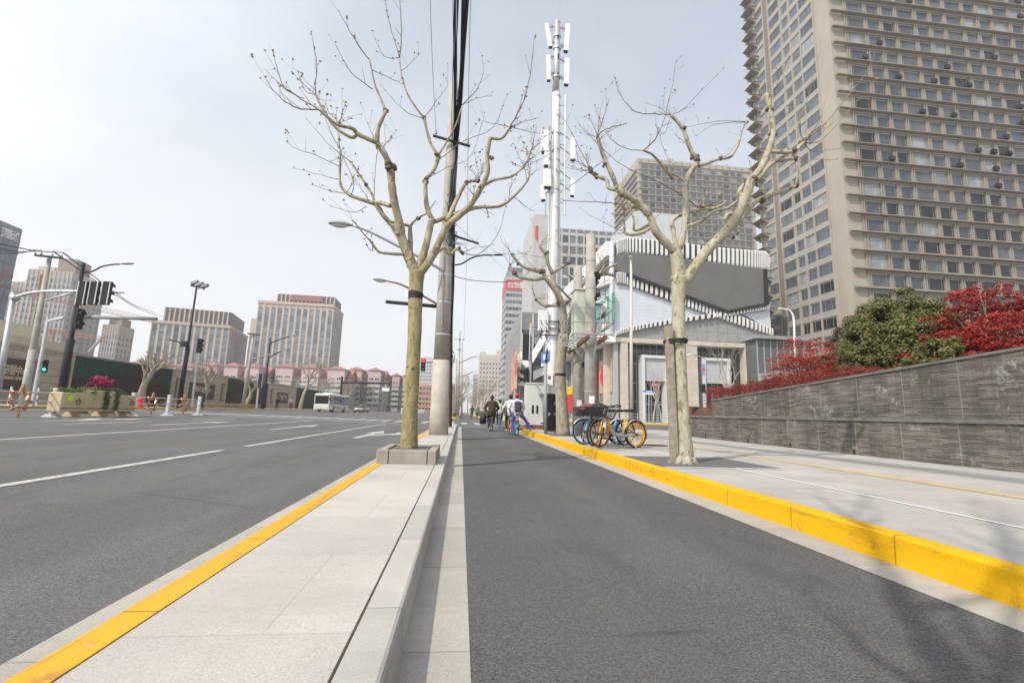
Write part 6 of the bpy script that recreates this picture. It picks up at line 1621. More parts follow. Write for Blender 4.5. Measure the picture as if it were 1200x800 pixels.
# ============================================================ SHRUBS BEHIND THE WALL, HEDGES, SMALL TREES
def leafmat(name, cols, rough=.55, trans=.25):
    t = NT(name); g = t.n('ShaderNodeNewGeometry').outputs['Random Per Island']
    r = t.n('ShaderNodeValToRGB'); r.color_ramp.interpolation = 'LINEAR'
    els = r.color_ramp.elements
    while len(els) < len(cols): els.new(.5)
    for i, c in enumerate(cols): els[i].position = i/(len(cols)-1); els[i].color = (*c, 1)
    t.l(g, r.inputs[0])
    v = t.rng(t.noise(1.6, 3), .3, .7, .75, 1.2)
    cc = t.mix(1.0, r.outputs[0], v, 'MULTIPLY'); t.col(cc)
    m = t.fin(rough, 0, .35)
    tr = t.n('ShaderNodeBsdfTranslucent'); t.l(cc, tr.inputs[0]); mxs = t.n('ShaderNodeMixShader'); mxs.inputs[0].default_value = trans
    t.l(t.b.outputs[0], mxs.inputs[1]); t.l(tr.outputs[0], mxs.inputs[2]); t.l(mxs.outputs[0], t.t.nodes['Material Output'].inputs[0]); return m
M_leafg = leafmat('glossy green leaves', [(.05, .07, .015), (.12, .145, .035), (.18, .20, .055), (.235, .235, .085), (.17, .11, .06)], .4)
M_leafo = leafmat('olive bronze leaves', [(.05, .045, .015), (.10, .075, .028), (.14, .075, .04), (.10, .095, .03)], .5)
M_leafr = leafmat('crimson maple leaves', [(.16, .012, .018), (.30, .02, .025), (.42, .035, .03), (.46, .075, .03)], .5, .35)
M_leafr2 = leafmat('orange red maple leaves', [(.26, .03, .025), (.42, .06, .035), (.50, .11, .05), (.34, .045, .03)], .5, .35)
M_leafh = leafmat('dark red hedge leaves', [(.13, .02, .018), (.24, .035, .03), (.33, .06, .045), (.28, .08, .04)], .45)
M_leafy = leafmat('yellow green hedge leaves', [(.20, .18, .05), (.30, .25, .08), (.36, .29, .12)], .6)
M_leafl = leafmat('fresh green leaves', [(.05, .10, .015), (.10, .17, .03), (.16, .22, .05)], .5)
class Leaves:
    def __init__(s, seed): s.v = []; s.f = []; s.r = random.Random(seed)
    def leaf(s, p, n, L, W, fold=.25):
        r = s.r; n = n.normalized(); a = n.orthogonal().normalized(); b = n.cross(a); t = r.uniform(0, 6.283)
        d = a*math.cos(t)+b*math.sin(t); e = n.cross(d); i = len(s.v)
        q = p+n*(-fold*W)
        s.v += [p, q+d*L*.5+e*W*.5, p+d*L, q+d*L*.5-e*W*.5]; s.f += [(i, i+1, i+2, i+3)]
    def clump(s, c, rad, n, L, flat=1.0, up=.5):
        r = s.r
        for k in range(n):
            u = Vector((r.gauss(0, 1), r.gauss(0, 1), r.gauss(0, 1)*flat)); 
            if u.length < 1e-4: continue
            q = u.normalized()*(r.random()**.45)*rad; q.z *= flat
            nn = (u.normalized()+Vector((r.uniform(-.6, .6), r.uniform(-.6, .6), up+r.uniform(-.4, .4))))
            l = L*r.uniform(.6, 1.25); s.leaf(c+q, nn, l, l*.5)
    def build(s, name, m, parent):
        me = bpy.data.meshes.new(name); o_ = Vector(parent.location) if parent else Vector()
        me.from_pydata([tuple(Vector(p)-o_) for p in s.v], [], s.f); me.materials.append(m)
        o = bpy.data.objects.new(name, me); link(o); o.parent = parent; return o
def stems(root, base, tips, r0, m, seed, name='trunk', n=6):
    mb = MB(); rr_ = random.Random(seed)
    for t_ in tips:
        b = Vector(base); m1 = lerp(b, t_, .35)+Vector((rr_.uniform(-.1, .1), rr_.uniform(-.1, .1), rr_.uniform(.0, .25))); m2 = lerp(b, t_, .7)+Vector((rr_.uniform(-.12, .12), rr_.uniform(-.12, .12), .08))
        P, Rr = crv([b, m1, m2, t_], 4, [r0, r0*.65, r0*.4, r0*.15]); mb.tube(P, Rr, n)
    return mb.build(name, m, root, smooth=True, world=True, fix=False)
def rhododome(label, cx, cy, z0, rx, ry, h, seed, m, nl=230, L=.085, lumps=150, cat='shrub', name='evergreen_shrub'):
    """dense rounded shrub: many leaf clumps over lumpy shells, gaps between them reach into the dark inside"""
    root = thing(name, label, cat, (cx, cy, z0)); lv = Leaves(seed); r = lv.r; tips = []
    for k in range(lumps):
        th = r.uniform(0, 6.283); ph = math.asin(r.uniform(-.12, 1)); sh = r.uniform(.88, 1.0)*(1+.06*math.sin(3*th+1.3*seed)*math.cos(2*ph)+.05*math.sin(5*th+4*ph))
        c = Vector((cx+rx*sh*math.cos(ph)*math.cos(th), cy+ry*sh*math.cos(ph)*math.sin(th), z0+h*.30+h*.66*sh*math.sin(ph)))
        lv.clump(c, r.uniform(.16, .34)*min(rx, 1.6)/1.6, nl, L, .75, .7)
        if k % 6 == 0: tips.append(lerp(Vector((cx, cy, z0+.4*h)), c, .8))
    for k in range(lumps//4):
        c = Vector((cx+rx*r.uniform(-.7, .7), cy+ry*r.uniform(-.7, .7), z0+h*r.uniform(.1, .6))); lv.clump(c, .4, nl//3, L*1.2, .8, .4)
    lv.build('foliage', m, root); stems(root, (cx, cy, z0-.1), tips, .06, M_twig, seed, 'stems'); return root
def maple(label, cx, cy, z0, rx, ry, h, seed, m, layers=46, nl=200, L=.075):
    """weeping Japanese maple: flat drifts of small leaves in tiers on fine arching branches"""
    root = thing('maple_tree', label, 'maple', (cx, cy, z0), 0, 'red maples on the raised bed'); lv = Leaves(seed); r = lv.r; tips = []
    for k in range(layers):
        th = r.uniform(0, 6.283); q = r.random()**.55; hh = (1-q*q*.75)*r.uniform(.35, 1.0)
        c = Vector((cx+rx*q*math.cos(th), cy+ry*q*math.sin(th), z0+h*max(.16, hh)))
        for s_ in range(8):
            c2 = c+Vector((r.uniform(-.5, .5), r.uniform(-.5, .5), r.uniform(-.14, .14))); lv.clump(c2, r.uniform(.18, .36), nl//6, L, .34, 1.0)
        tips.append(c)
    lv.build('crown', m, root); stems(root, (cx, cy, z0-.1), tips, .055, M_twig2, seed, 'trunk', 5); return root
def hedge(label, pts, w_, h, seed, m, L=.06, dens=900, name='hedge'):
    """clipped hedge along a line of (x, y, zbase)"""
    root = thing(name, label, 'hedge', pts[0]); lv = Leaves(seed); r = lv.r
    for (a, b) in zip(pts, pts[1:]):
        a, b = Vector(a), Vector(b); Ln = (b-a).length; d = (b-a).normalized(); nn = Vector((-d.y, d.x, 0)).normalized()
        for k in range(int(Ln*dens)):
            t = r.random(); e = r.random()
            if e < .45: u, v, no = r.uniform(-.5, .5), 1+r.uniform(-.08, .02), Vector((0, 0, 1))
            elif e < .72: u, v, no = -.5+r.uniform(-.05, .1), r.random(), -nn
            elif e < .9: u, v, no = .5+r.uniform(-.1, .05), r.random(), nn
            else: u, v, no = r.uniform(-.5, .5), r.random(), Vector((0, 0, 1))
            wobb = 1+.10*math.sin(7*t*Ln)+.07*math.sin(17*t*Ln+2)
            p = lerp(a, b, t)+nn*u*w_*wobb+Vector((0, 0, v*h*wobb)); l = L*r.uniform(.6, 1.2)
            lv.leaf(p, no+Vector((r.uniform(-.8, .8), r.uniform(-.8, .8), r.uniform(-.3, .9))), l, l*.55)
    lv.build('foliage', m, root)
    mb = MB()
    for (a, b) in zip(pts, pts[1:]):
        a, b = Vector(a), Vector(b)
        for k in range(int((b-a).length*4)):
            c = lerp(a, b, (k+.5)/int((b-a).length*4)); 
            for q in range(3): mb.tube([c, c+Vector((r.uniform(-w_*.4, w_*.4), r.uniform(-w_*.4, w_*.4), h*.85))], .008, 4)
    mb.build('stems', M_twig, root, world=True, fix=False); return root
BZ = 1.55
# big green dome, bronze shrub behind its left shoulder
def spot(px, Y): return aty(px, 400, Y).x
gx_, gy_ = spot(1072, 12.2), 12.6
rhododome('large rounded glossy green shrub above the stone wall, between the two red maples', gx_, gy_, BZ, 1.62, 1.6, aty(1072, 338, 12.2).z-BZ-.0, 3, M_leafg, 150, .095, 380)
rhododome('bronze olive shrub peeking out left of the large rounded green shrub', spot(1018, 15.5), 15.7, BZ-.2, 1.25, 1.2, aty(1015, 357, 15.5).z-BZ+.1, 5, M_leafo, 130, .08, 200)
rhododome('low green shrub lobe at the foot of the large rounded shrub, above the wall coping', spot(1103, 9.9), 10.0, BZ+.05, .75, .65, aty(1100, 388, 9.9).z-BZ-.1, 6, M_leafg, 180, .085, 60)
maple('orange red weeping maple between the white lamp and the bronze shrub', spot(962, 16.0), 16.3, BZ-.3, 2.2, 1.6, aty(962, 388, 16.0).z-BZ+.25, 8, M_leafr2, 85, 230, .078)
maple('bright crimson weeping maple at the right edge of the photo', spot(1188, 10.0), 10.3, BZ, 1.75, 1.6, aty(1180, 334, 10.0).z-BZ, 9, M_leafr, 150, 260, .082)
maple('crimson maple behind the first, cut off by the right edge', spot(1262, 10.5), 11.3, BZ, 1.9, 1.6, 2.25, 12, M_leafr, 70, 240, .082)
hp = []
for y, px_, py_ in ((17.6, 868, 462), (14.5, 935, 449), (12.0, 1000, 440), (10.6, 1046, 433)):
    hp.append((UX+.75, y, wtop(y)-.2))
hp = [(UX+.72, y, wtop(y)-d_) for y, d_ in ((17.9, .20), (16.0, .20), (14.0, .22), (12.0, .27), (10.2, .42))]
hedge('clipped dark red hedge running along the top of the stone wall', hp, .95, .64, 21, M_leafh, .048, 5200)
lvg = thing('ground_plant', 'tuft of fresh green leaves at the left end of the dark red hedge', 'plant', (UX+.5, 18.0, 1.3)); lv = Leaves(4); lv.clump(Vector((UX+.4, 17.3, 1.42)), .25, 160, .1, .5, .8); lv.clump(Vector((UX+.5, 17.0, 1.42)), .22, 120, .1, .5, .8); lv.build('foliage', M_leafl, lvg)
# white swan-neck lamp among the shrubs
wy = 17.5; b = aty(933, 446, wy); r = thing('street_lamp', 'white swan neck garden lamp rising out of the orange red maple', 'street lamp', (b.x, wy, 1.3))
mb = MB(); pts = crv([Vector((b.x, wy, 1.2)), aty(931.5, 410, wy), aty(930.5, 378, wy), aty(928.5, 368, wy), aty(924, 363, wy), aty(919, 362.5, wy)], 6); mb.tube(pts, .04, 8); mb.build('post', M_white_metal, r, world=True, smooth=True); lamp_head(r, pts[-1], (-1, -.1, -.02), .30, .15, M_white_metal)

# ------------------------------------------------------------ generic bare tree (distant, leafless)
def bare_tree_mesh(seed, h, r0, splits=3, depth=4, spread=.8, pollard=True, tw=60):
    rnd = random.Random(seed); tr = MB(); cr = MB()
    def grow(p, d, L, r, lev):
        n = 4; pts = [p]; c = p
        for i in range(n):
            d = (d+Vector((rnd.uniform(-.22, .22), rnd.uniform(-.22, .22), rnd.uniform(-.05, .16)))).normalized(); c = c+d*L/n; pts.append(c)
        P, R = crv(pts, 3, [lerp(r, r*.62, i/n) for i in range(n+1)])
        (tr if lev < 3 else cr).tube(P, R, 7 if lev < 2 else 5)
        if lev >= depth: return
        k = splits if lev else rnd.choice((3, 4))
        for j in range(k):
            a = 6.283*j/k+rnd.uniform(-.5, .5); s_ = spread*rnd.uniform(.6, 1.2)
            o = d.orthogonal().normalized(); o2 = d.cross(o); nd = (d+(o*math.cos(a)+o2*math.sin(a))*s_+Vector((0, 0, .15))).normalized()
            grow(pts[-1] if j else c, nd, L*(.72 if lev else .62)*rnd.uniform(.7, 1.15), r*.55, lev+1)
    grow(Vector((0, 0, 0)), Vector((0, 0, 1)), h*.36, r0, 0)
    return tr, cr
def bare_tree(label, loc, seed, h, r0, group, mt=M_bark3, mc=M_twig2, depth=4, name='plane_tree', **kw):
    root = thing(name, label, 'tree', loc, 0, group); tr, cr = bare_tree_mesh(seed, h, r0, depth=depth, **kw)
    tr.build('trunk', mt, root, smooth=True, fix=False); cr.build('crown', mc, root, smooth=True, fix=False); return root
M_twig3 = mat('fawn distant twigs', (.30, .245, .19), .9, .2, 3)
# small bare trees on the plaza in front of the mall
GM = 'slender bare trees in front of the mall'
def plaza_tree(px, Y, ph, seed, label):
    b = aty(px, 489, Y); h = aty(px, ph, Y).z; return bare_tree(label, (b.x, Y, .17), seed, h*1.05, .13, GM, mat('silver twig bark', (.40, .35, .29), .85, .2, 4), mat('silver twig bark', (.40, .35, .29)), 5, 'bare_tree', spread=.55, splits=2)
plaza_tree(766, 61, 424, 41, 'slender bare tree before the mall window with the red emblem')
plaza_tree(853, 50, 408, 42, 'slender bare tree by the left end of the dark red hedge')
plaza_tree(868, 44, 392, 43, 'taller slender bare tree between mall and glass pavilion, nearest the red hedge')
plaza_tree(775, 66, 436, 44, 'smallest slender bare tree beside the mall portal, close to the timber stake')
# clipped shrubs and flower beds up the avenue on the right
for (px, Y, w_, label) in ((634, 40, 1.3, 'round clipped brown green shrub behind the white cabinet'), (597, 92, 3.0, 'yellow green shrub bed on the far right pavement beyond the cyclists')):
    b = aty(px, 470, Y); rhododome(label, b.x, Y, .17, w_*.7, w_*.7, aty(px, 458 if Y < 60 else 466, Y).z-.2, int(Y), M_leafo if Y < 60 else M_leafl, 90, .16, 60)
hedge('low yellow green hedge on the far right kerb beyond the crossing', [(4.4, 66, .17), (4.4, 120, .17)], 1.2, .9, 33, M_leafl, .16, 130)
hedge('tufts of grass green planting on the far strip end beyond the crossing', [(-.7, 66.5, .15), (-.7, 80, .15)], .6, .5, 34, M_leafo, .12, 300)
# ============================================================ BICYCLES
M_tyre = mat('bicycle tyre rubber', (.022, .022, .023), .75, .15, 20)
M_chrome = mat('bright alloy', (.62, .62, .62), .28, .05, 10, metal=.9)
M_seat = mat('black saddle vinyl', (.02, .02, .022), .42, .1, 20)
M_bike_y = mat('orange yellow bike paint', (.72, .34, .015), .35, .05, 8)
M_bike_b = mat('sky blue bike paint', (.10, .36, .62), .35, .05, 8)
M_bike_s = mat('silver grey bike frame', (.44, .44, .43), .4, .05, 8)
M_bike_k = mat('black bike frame', (.03, .03, .032), .4, .1, 8)
def make_bike(label, loc, heading, frame_m, rim_m, steer=0.0, basket=True, group='parked share bicycles', fork_m=None, guard_m=None, lean=0.0, name='bicycle', stand=True):
    """+x is forward in the bicycle's own frame; wheel radius .33, wheelbase 1.06"""
    root = thing(name, label, 'bicycle', loc, heading, group); root.rotation_euler = (lean, 0, heading)
    wr = .33; rear, front = Vector((-.53, 0, wr)), Vector((.53, 0, wr))
    st = Matrix.Translation(front) @ Matrix.Rotation(steer, 4, Vector((-.3, 0, 1))) @ Matrix.Translation(-front)
    fork_m = fork_m or frame_m
    def wheel(c, xf):
        mb = MB(); mb.xf = xf; mb.torus(c, (0, 1, 0), wr-.022, .022, 30, 8); t = mb.build('wheel', M_tyre, root, smooth=True)
        mb = MB(); mb.xf = xf; mb.torus(c, (0, 1, 0), wr-.050, .016, 30, 6)
        r_ = mb.build('rim', rim_m, root, smooth=True); r_.parent = t
        mb = MB(); mb.xf = xf
        for k in range(10):
            a = 6.283*k/10; d = Vector((math.cos(a), 0, math.sin(a))); mb.tube([c+d*.03+Y_*.03*(1 if k % 2 else -1), c+d*(wr-.055)], .0045, 4)
        s_ = mb.build('spokes', rim_m if rim_m is M_bike_y else M_chrome, root); s_.parent = t
        mb = MB(); mb.xf = xf; mb.cyl(c-Y_*.055, c+Y_*.055, .035, n=10); h = mb.build('hub', M_bike_k, root); h.parent = t
        return t
    wheel(rear, None); wheel(front, st)
    bb = Vector((-.10, 0, .29)); ht0, ht1 = Vector((.36, 0, .78)), Vector((.395, 0, .66)); seat = Vector((-.24, 0, .70))
    mb = MB(); 
    P, Rr = crv([ht1, Vector((.30, 0, .50)), Vector((.16, 0, .36)), bb, Vector((-.3, 0, .31)), rear], 5, [.034, .036, .038, .036, .026, .018]); mb.tube(P, Rr, 9)
    mb.tube([bb, seat], .022, 8); mb.tube([seat-Z_*.16, rear+Y_*.06], .013, 6); mb.tube([seat-Z_*.16, rear-Y_*.06], .013, 6)
    mb.tube([ht1, ht0], .030, 9); fr = mb.build('frame', frame_m, root, smooth=True)
    mb = MB(); mb.xf = st
    for s_ in (-1, 1): mb.tube(crv([ht1-Z_*.02, ht1+Vector((.03, .055*s_, -.06)), front+Y_*.06*s_], 3), .015, 6)
    mb.build('fork', fork_m, root, smooth=True)
    # mudguards
    for c, a0, a1, xf in ((rear, 20, 200, None), (front, 35, 165, st)):
        mb = MB(); mb.xf = xf; vs = []; n = 12
        for i in range(n+1):
            a = R_(lerp(a0, a1, i/n)); q = c+Vector((math.cos(a), 0, math.sin(a)))*(wr+.025)
            vs += [q+Y_*.032, q+Vector((math.cos(a), 0, math.sin(a)))*.012, q-Y_*.032]
        fs = [(3*i+k, 3*i+k+1, 3*i+4+k, 3*i+3+k) for i in range(n) for k in (0, 1)]
        mb.add(vs, fs); mb.build('mudguard', guard_m or M_bike_k, root, smooth=True, fix=False)
    # saddle and post
    mb = MB(); mb.tube([seat, seat+Vector((-.05, 0, .18))], .015, 7); mb.build('seat_post', M_chrome, root)
    sd = seat+Vector((-.05, 0, .19)); mb = MB(); rows = []
    for x, w_, z in ((-.14, .06, .03), (-.11, .095, .045), (-.04, .09, .04), (.05, .04, .035), (.13, .025, .025), (.15, .012, .01)):
        rows.append([sd+Vector((x, math.cos(2*math.pi*k/8)*w_, z*.3+math.sin(2*math.pi*k/8)*max(.028, z*.9))) for k in range(8)])
    n = len(rows); mb.add([p for r in rows for p in r], [(i*8+k, i*8+(k+1) % 8, (i+1)*8+(k+1) % 8, (i+1)*8+k) for i in range(n-1) for k in range(8)]+[tuple(range(8)), tuple(range((n-1)*8, n*8))])
    mb.build('saddle', M_seat, root, smooth=True)
    # bars
    mb = MB(); mb.xf = st; top = ht0+Vector((-.05, 0, .20)); mb.tube([ht0, top], .016, 7)
    mb.tube(crv([top+Vector((-.16, .29, .04)), top+Vector((-.06, .27, .05)), top+Vector((.02, .12, .01)), top, top+Vector((.02, -.12, .01)), top+Vector((-.06, -.27, .05)), top+Vector((-.16, -.29, .04))], 4), .0125, 7)
    hb_ = mb.build('handlebar', M_bike_k, root, smooth=True)
    for s_ in (-1, 1):
        mb = MB(); mb.xf = st; mb.tube([top+Vector((-.18, .292*s_, .038)), top+Vector((-.07, .275*s_, .052))], .019, 8); g = mb.build('grip', M_seat, root); g.parent = hb_
        mb = MB(); mb.xf = st; mb.tube([top+Vector((-.03, .24*s_, .045)), top+Vector((-.12, .25*s_, .015))], .007, 5); g = mb.build('brake_lever', M_chrome, root); g.parent = hb_
    mb = MB(); mb.cyl(bb-Y_*.07, bb+Y_*.07, .03, n=8)
    for s_ in (-1, 1):
        e = bb+Vector((.10*s_, .08*s_, -.12*s_)); mb.bar(bb+Y_*.07*s_, e, .02, .014); 
    cr = mb.build('crank', M_chrome, root)
    for s_ in (-1, 1):
        e = bb+Vector((.10*s_, .08*s_, -.12*s_)); mb = MB(); mb.box(e.x-.045, e.x+.045, e.y+.05*s_-.04, e.y+.05*s_+.04, e.z-.012, e.z+.012); pd = mb.build('pedal', M_bike_k, root); pd.parent = cr
    mb = MB(); mb.extr([bb+Vector((.07, -.052, .07)), bb+Vector((.09, -.052, -.02)), bb+Vector((.05, -.052, -.07)), rear+Vector((-.02, -.052, -.045)), rear+Vector((-.06, -.052, 0)), rear+Vector((-.02, -.052, .045))], (0, -.028, 0)); mb.build('chain_guard', guard_m or M_bike_s, root)
    if stand:
        mb = MB(); mb.tube([bb+Vector((-.2, .03, -.0)), Vector((-.36, .20, .01-.0))], .010, 6); mb.build('kickstand', M_chrome, root)
    mb = MB(); mb.box(-.62, -.585, -.035, .035, .60, .65); mb.build('rear_reflector', M_redsign, root)
    if basket:
        mb = MB(); mb.xf = st; b0_ = Vector((.62, 0, .74)); 
        def bp(u, v, z): k = lerp(.8, 1.0, z); return b0_+Vector((u*.155*k, v*.20*k, z*.22))
        for z in (0, .33, .66, 1.0):
            q = [bp(-1, -1, z), bp(1, -1, z), bp(1, 1, z), bp(-1, 1, z)]
            for a, b in zip(q, q[1:]+q[:1]): mb.bar(a, b, .014 if z == 1 else .008)
        for k in range(9):
            u = -1+2*k/8
            for v in (-1, 1): mb.bar(bp(u, v, 0), bp(u, v, 1), .007); mb.bar(bp(v, u, 0), bp(v, u, 1), .007)
            mb.bar(bp(u, -1, 0), bp(u, 1, 0), .007)
        mb.bar(bp(-1, 0, .1), ht0, .02); mb.build('basket', M_bike_k, root)
    return root
def head(a, b): return math.atan2(b[1]-a[1], b[0]-a[0])
f1, r1 = gnd(700, 525, .2), gnd(738, 523.5, .2)
PZ = .197
hd1 = math.pi+.38
c1 = Vector((3.80, 10.78, PZ))
make_bike('front orange yellow share bicycle with silver frame tube, wheel turned toward the yellow kerb', c1, hd1, M_bike_s, M_bike_y, .95, True, fork_m=M_bike_y, guard_m=M_bike_s)
b2 = make_bike('second orange yellow share bicycle parked just behind the front one', c1+Vector((.10, .40, 0)), hd1-.06, M_bike_y, M_bike_y, .10, True, fork_m=M_bike_y, guard_m=M_bike_k)
b3 = make_bike('sky blue share bicycle with black wheels, third in the parked row', c1+Vector((.04, .82, 0)), hd1+.05, M_bike_b, M_chrome, .3, True, fork_m=M_bike_s, guard_m=M_bike_k)
b4 = make_bike('sky blue and white share bicycle near the back of the parked row', c1+Vector((-.05, 1.22, 0)), hd1-.1, M_bike_b, M_bike_b, -.2, True, fork_m=M_bike_b, guard_m=M_white)
b5 = make_bike('rearmost black bicycle in the parked row, its basket holding a plum bag', c1+Vector((.10, 1.7, 0)), hd1+.12, M_bike_k, M_chrome, .25, True, fork_m=M_bike_k)
# accents: orange head shells on the silver bike
mb = MB(); Mx = Matrix.Translation(c1) @ Matrix.Rotation(hd1, 4, 'Z'); mb.xf = Mx
mb.tube([(.375, 0, .70), (.30, 0, .50), (.22, 0, .41)], [.05, .048, .035], 8); mb.tube([(-.20, 0, .46), (-.245, 0, .66)], [.04, .036], 8); mb.tube([(-.24, 0, .58), (-.42, 0, .50)], [.03, .02], 8)
o = mb.build('frame_shell', M_bike_y, smooth=True); bk = [q for q in bpy.data.objects if q.get('label', '').startswith('front orange')][0]; o.parent = bk; o.matrix_parent_inverse = Mx.inverted()
pbq = Matrix.Translation(b5.location) @ Matrix.Rotation(b5.rotation_euler[2], 4, 'Z') @ Vector((.66, .05, .93))
mb = MB(); mb.sphere(pbq, .17, 12, 8, sc=(1.1, 1.2, .8), jit=.12); mb.sphere(pbq+Vector((.12, .1, .05)), .13, 10, 7, sc=(1, 1, .8), jit=.12)
bag = mb.build('bag', mat('plum quilted cloth', (.20, .075, .09), .8, .3, 18, bump=.4), smooth=True); tag(bag, 'plum coloured padded bag lying in the basket of the rearmost bicycle', 'bag')

# ============================================================ PEOPLE
M_skin = mat('skin', (.42, .25, .17), .6, .05, 20)
M_hair = mat('black hair', (.015, .013, .012), .6, .3, 40)
def remesh(mb_list, name, m, parent, vox, sm=True):
    """joins overlapping limbs into one continuous skin"""
    o = mb_list.build(name, m, None, fix=True)
    md = o.modifiers.new('r', 'REMESH'); md.mode = 'VOXEL'; md.voxel_size = vox
    s2 = o.modifiers.new('s', 'SMOOTH'); s2.factor = .5; s2.iterations = 3
    dg = bpy.context.evaluated_depsgraph_get(); dg.update(); me = bpy.data.meshes.new_from_object(o.evaluated_get(dg)); 
    old = o.data; o.modifiers.clear(); o.data = me; bpy.data.meshes.remove(old); me.name = name
    me.materials.clear(); me.materials.append(m); me.polygons.foreach_set('use_smooth', [True]*len(me.polygons)); me.update()
    o.parent = parent; return o
def caps(mb, P, R, n=10):
    P = [Vector(p) for p in P]
    mb.tube(P, R, n)
    for p, r in zip(P, R): mb.sphere(p, r*.99, n, 6)
def hand(mb, wrist, d, grip, s=1.0):
    """palm, four unequal curled fingers and a side thumb; d points along the fingers, grip is the direction they curl"""
    w_ = Vector(wrist); d = Vector(d).normalized(); g = Vector(grip).normalized(); sd = d.cross(g).normalized()
    pc = w_+d*.045*s; caps(mb, [w_, pc+sd*.018*s, pc+d*.035*s+sd*.02*s], [.026*s, .024*s, .02*s], 8); caps(mb, [w_, pc-sd*.018*s, pc+d*.035*s-sd*.02*s], [.026*s, .024*s, .02*s], 8)
    for k, L in enumerate((.062, .072, .068, .054)):
        b = pc+d*.035*s+sd*(.030-.020*k)*s; j = b+(d*.75+g*.45).normalized()*L*.5*s; e = j+(d*-.1+g).normalized()*L*.5*s
        caps(mb, [b, j, e], [.0095*s, .009*s, .008*s], 6)
    b = w_+d*.02*s+sd*.028*s; j = b+(d*.5+sd*.7+g*.3).normalized()*.035*s; e = j+(d*.4-sd*.2+g*.8).normalized()*.03*s; caps(mb, [b, j, e], [.013*s, .011*s, .009*s], 6)
def person(label, loc, heading, J, jacket, trousers, shoes, hair=True, cap=None, group='people on bicycles', bulky=1.0, scale=1.0, vox=.014, hips=1.0, coat_hem=.06, skirt=None):
    """J: joints in the figure's own frame (+x forward, +y left): pelvis, chest, neck, head, (shoulder, elbow, wrist), (hip, knee, ankle) for L and R, toe direction"""
    root = thing('person', label, 'person', loc, heading, group); root.scale = (scale,)*3
    b = MB(); k = bulky
    pel, ch, nk, hd_ = [Vector(q) for q in (J['pelvis'], J['chest'], J['neck'], J['head'])]
    caps(b, [pel, lerp(pel, ch, .5), ch], [.13, .125, .14], 12); 
    for s_ in (-1, 1): caps(b, [ch+Y_*.07*s_, ch+Y_*.10*s_-Z_*.08], [.10, .09], 10); caps(b, [pel+Y_*.06*s_, pel+Y_*.075*s_-Z_*.03], [.11, .11], 10)
    caps(b, [ch+(nk-ch)*.5, nk, hd_-Z_*.08], [.07, .056, .055], 10)
    f = Vector((1, 0, 0)); b.sphere(hd_, .095, 14, 10, sc=(1.05, .86, 1.22)); b.sphere(hd_+f*.035-Z_*.06, .06, 10, 8, sc=(1, .85, .8))
    b.sphere(hd_+f*.105-Z_*.02, .018, 8, 6, sc=(1, .7, 1.3)); b.sphere(hd_+f*.085-Z_*.062, .02, 8, 6, sc=(.6, 1.3, .5))
    for s_ in (-1, 1): b.sphere(hd_+Y_*.085*s_-Z_*.015, .024, 8, 6, sc=(.7, .4, 1.3)); b.sphere(hd_+f*.088+Y_*.034*s_+Z_*.012, .016, 8, 6, sc=(.4, 1, .6))
    for s_ in 'LR':
        sh, el, wr_ = [Vector(q) for q in J['arm'+s_]]; caps(b, [sh, lerp(sh, el, .5), el, lerp(el, wr_, .4), wr_], [.058, .05, .042, .042, .028], 10)
        dd = (wr_-el).normalized(); hand(b, wr_, dd, Vector((0, 0, -1)) if abs(dd.z) < .8 else Vector((1, 0, 0)))
        hp_, kn, an = [Vector(q) for q in J['leg'+s_]]; caps(b, [hp_, lerp(hp_, kn, .5), kn, lerp(kn, an, .35), an], [.092, .075, .056, .055, .038], 10)
        caps(b, [an-Z_*.02, an+Vector((.10, 0, -.055)), an+Vector((.17, 0, -.062))], [.036, .03, .024], 8)
    body = remesh(b, 'body', M_skin, root, .0085 if vox < .02 else .015)
    # jacket over trunk and arms
    b = MB(); low = lerp(pel, ch, -.0)-Z_*coat_hem
    caps(b, [low, pel, lerp(pel, ch, .5), ch], [.155*k, .165*k, .16*k, .165*k], 12)
    for s_ in (-1, 1): caps(b, [ch+Y_*.08*s_, ch+Y_*.10*s_-Z_*.1], [.12*k, .115*k], 10); caps(b, [pel+Y_*.055*s_], [.13*k], 10) if False else None
    caps(b, [ch, lerp(ch, nk, .75)], [.11*k, .078*k], 10)
    for s_ in 'LR':
        sh, el, wr_ = [Vector(q) for q in J['arm'+s_]]; caps(b, [sh, lerp(sh, el, .5), el, lerp(el, wr_, .5), lerp(el, wr_, .93)], [.078*k, .070*k, .062*k, .056*k, .046*k], 10)
    jk = remesh(b, 'jacket', jacket, root, vox)
    b = MB(); caps(b, [pel-Z_*.02, pel+Z_*.06], [.145*hips, .14*hips], 12)
    for s_ in 'LR':
        hp_, kn, an = [Vector(q) for q in J['leg'+s_]]; caps(b, [hp_, lerp(hp_, kn, .5), kn, lerp(kn, an, .4), lerp(kn, an, .93)], [.112*hips, .094*hips, .074*hips, .068*hips, .056*hips], 10)
    remesh(b, 'trousers', trousers, root, vox)
    for s_ in 'LR':
        an = Vector(J['leg'+s_][2]); b = MB(); caps(b, [an-Z_*.015, an+Vector((.02, 0, -.055)), an+Vector((.12, 0, -.068)), an+Vector((.185, 0, -.072))], [.05, .046, .042, .032], 10)
        remesh(b, 'shoe', shoes, root, vox)
    b = MB(); c = hd_+Vector((-.012, 0, .022))
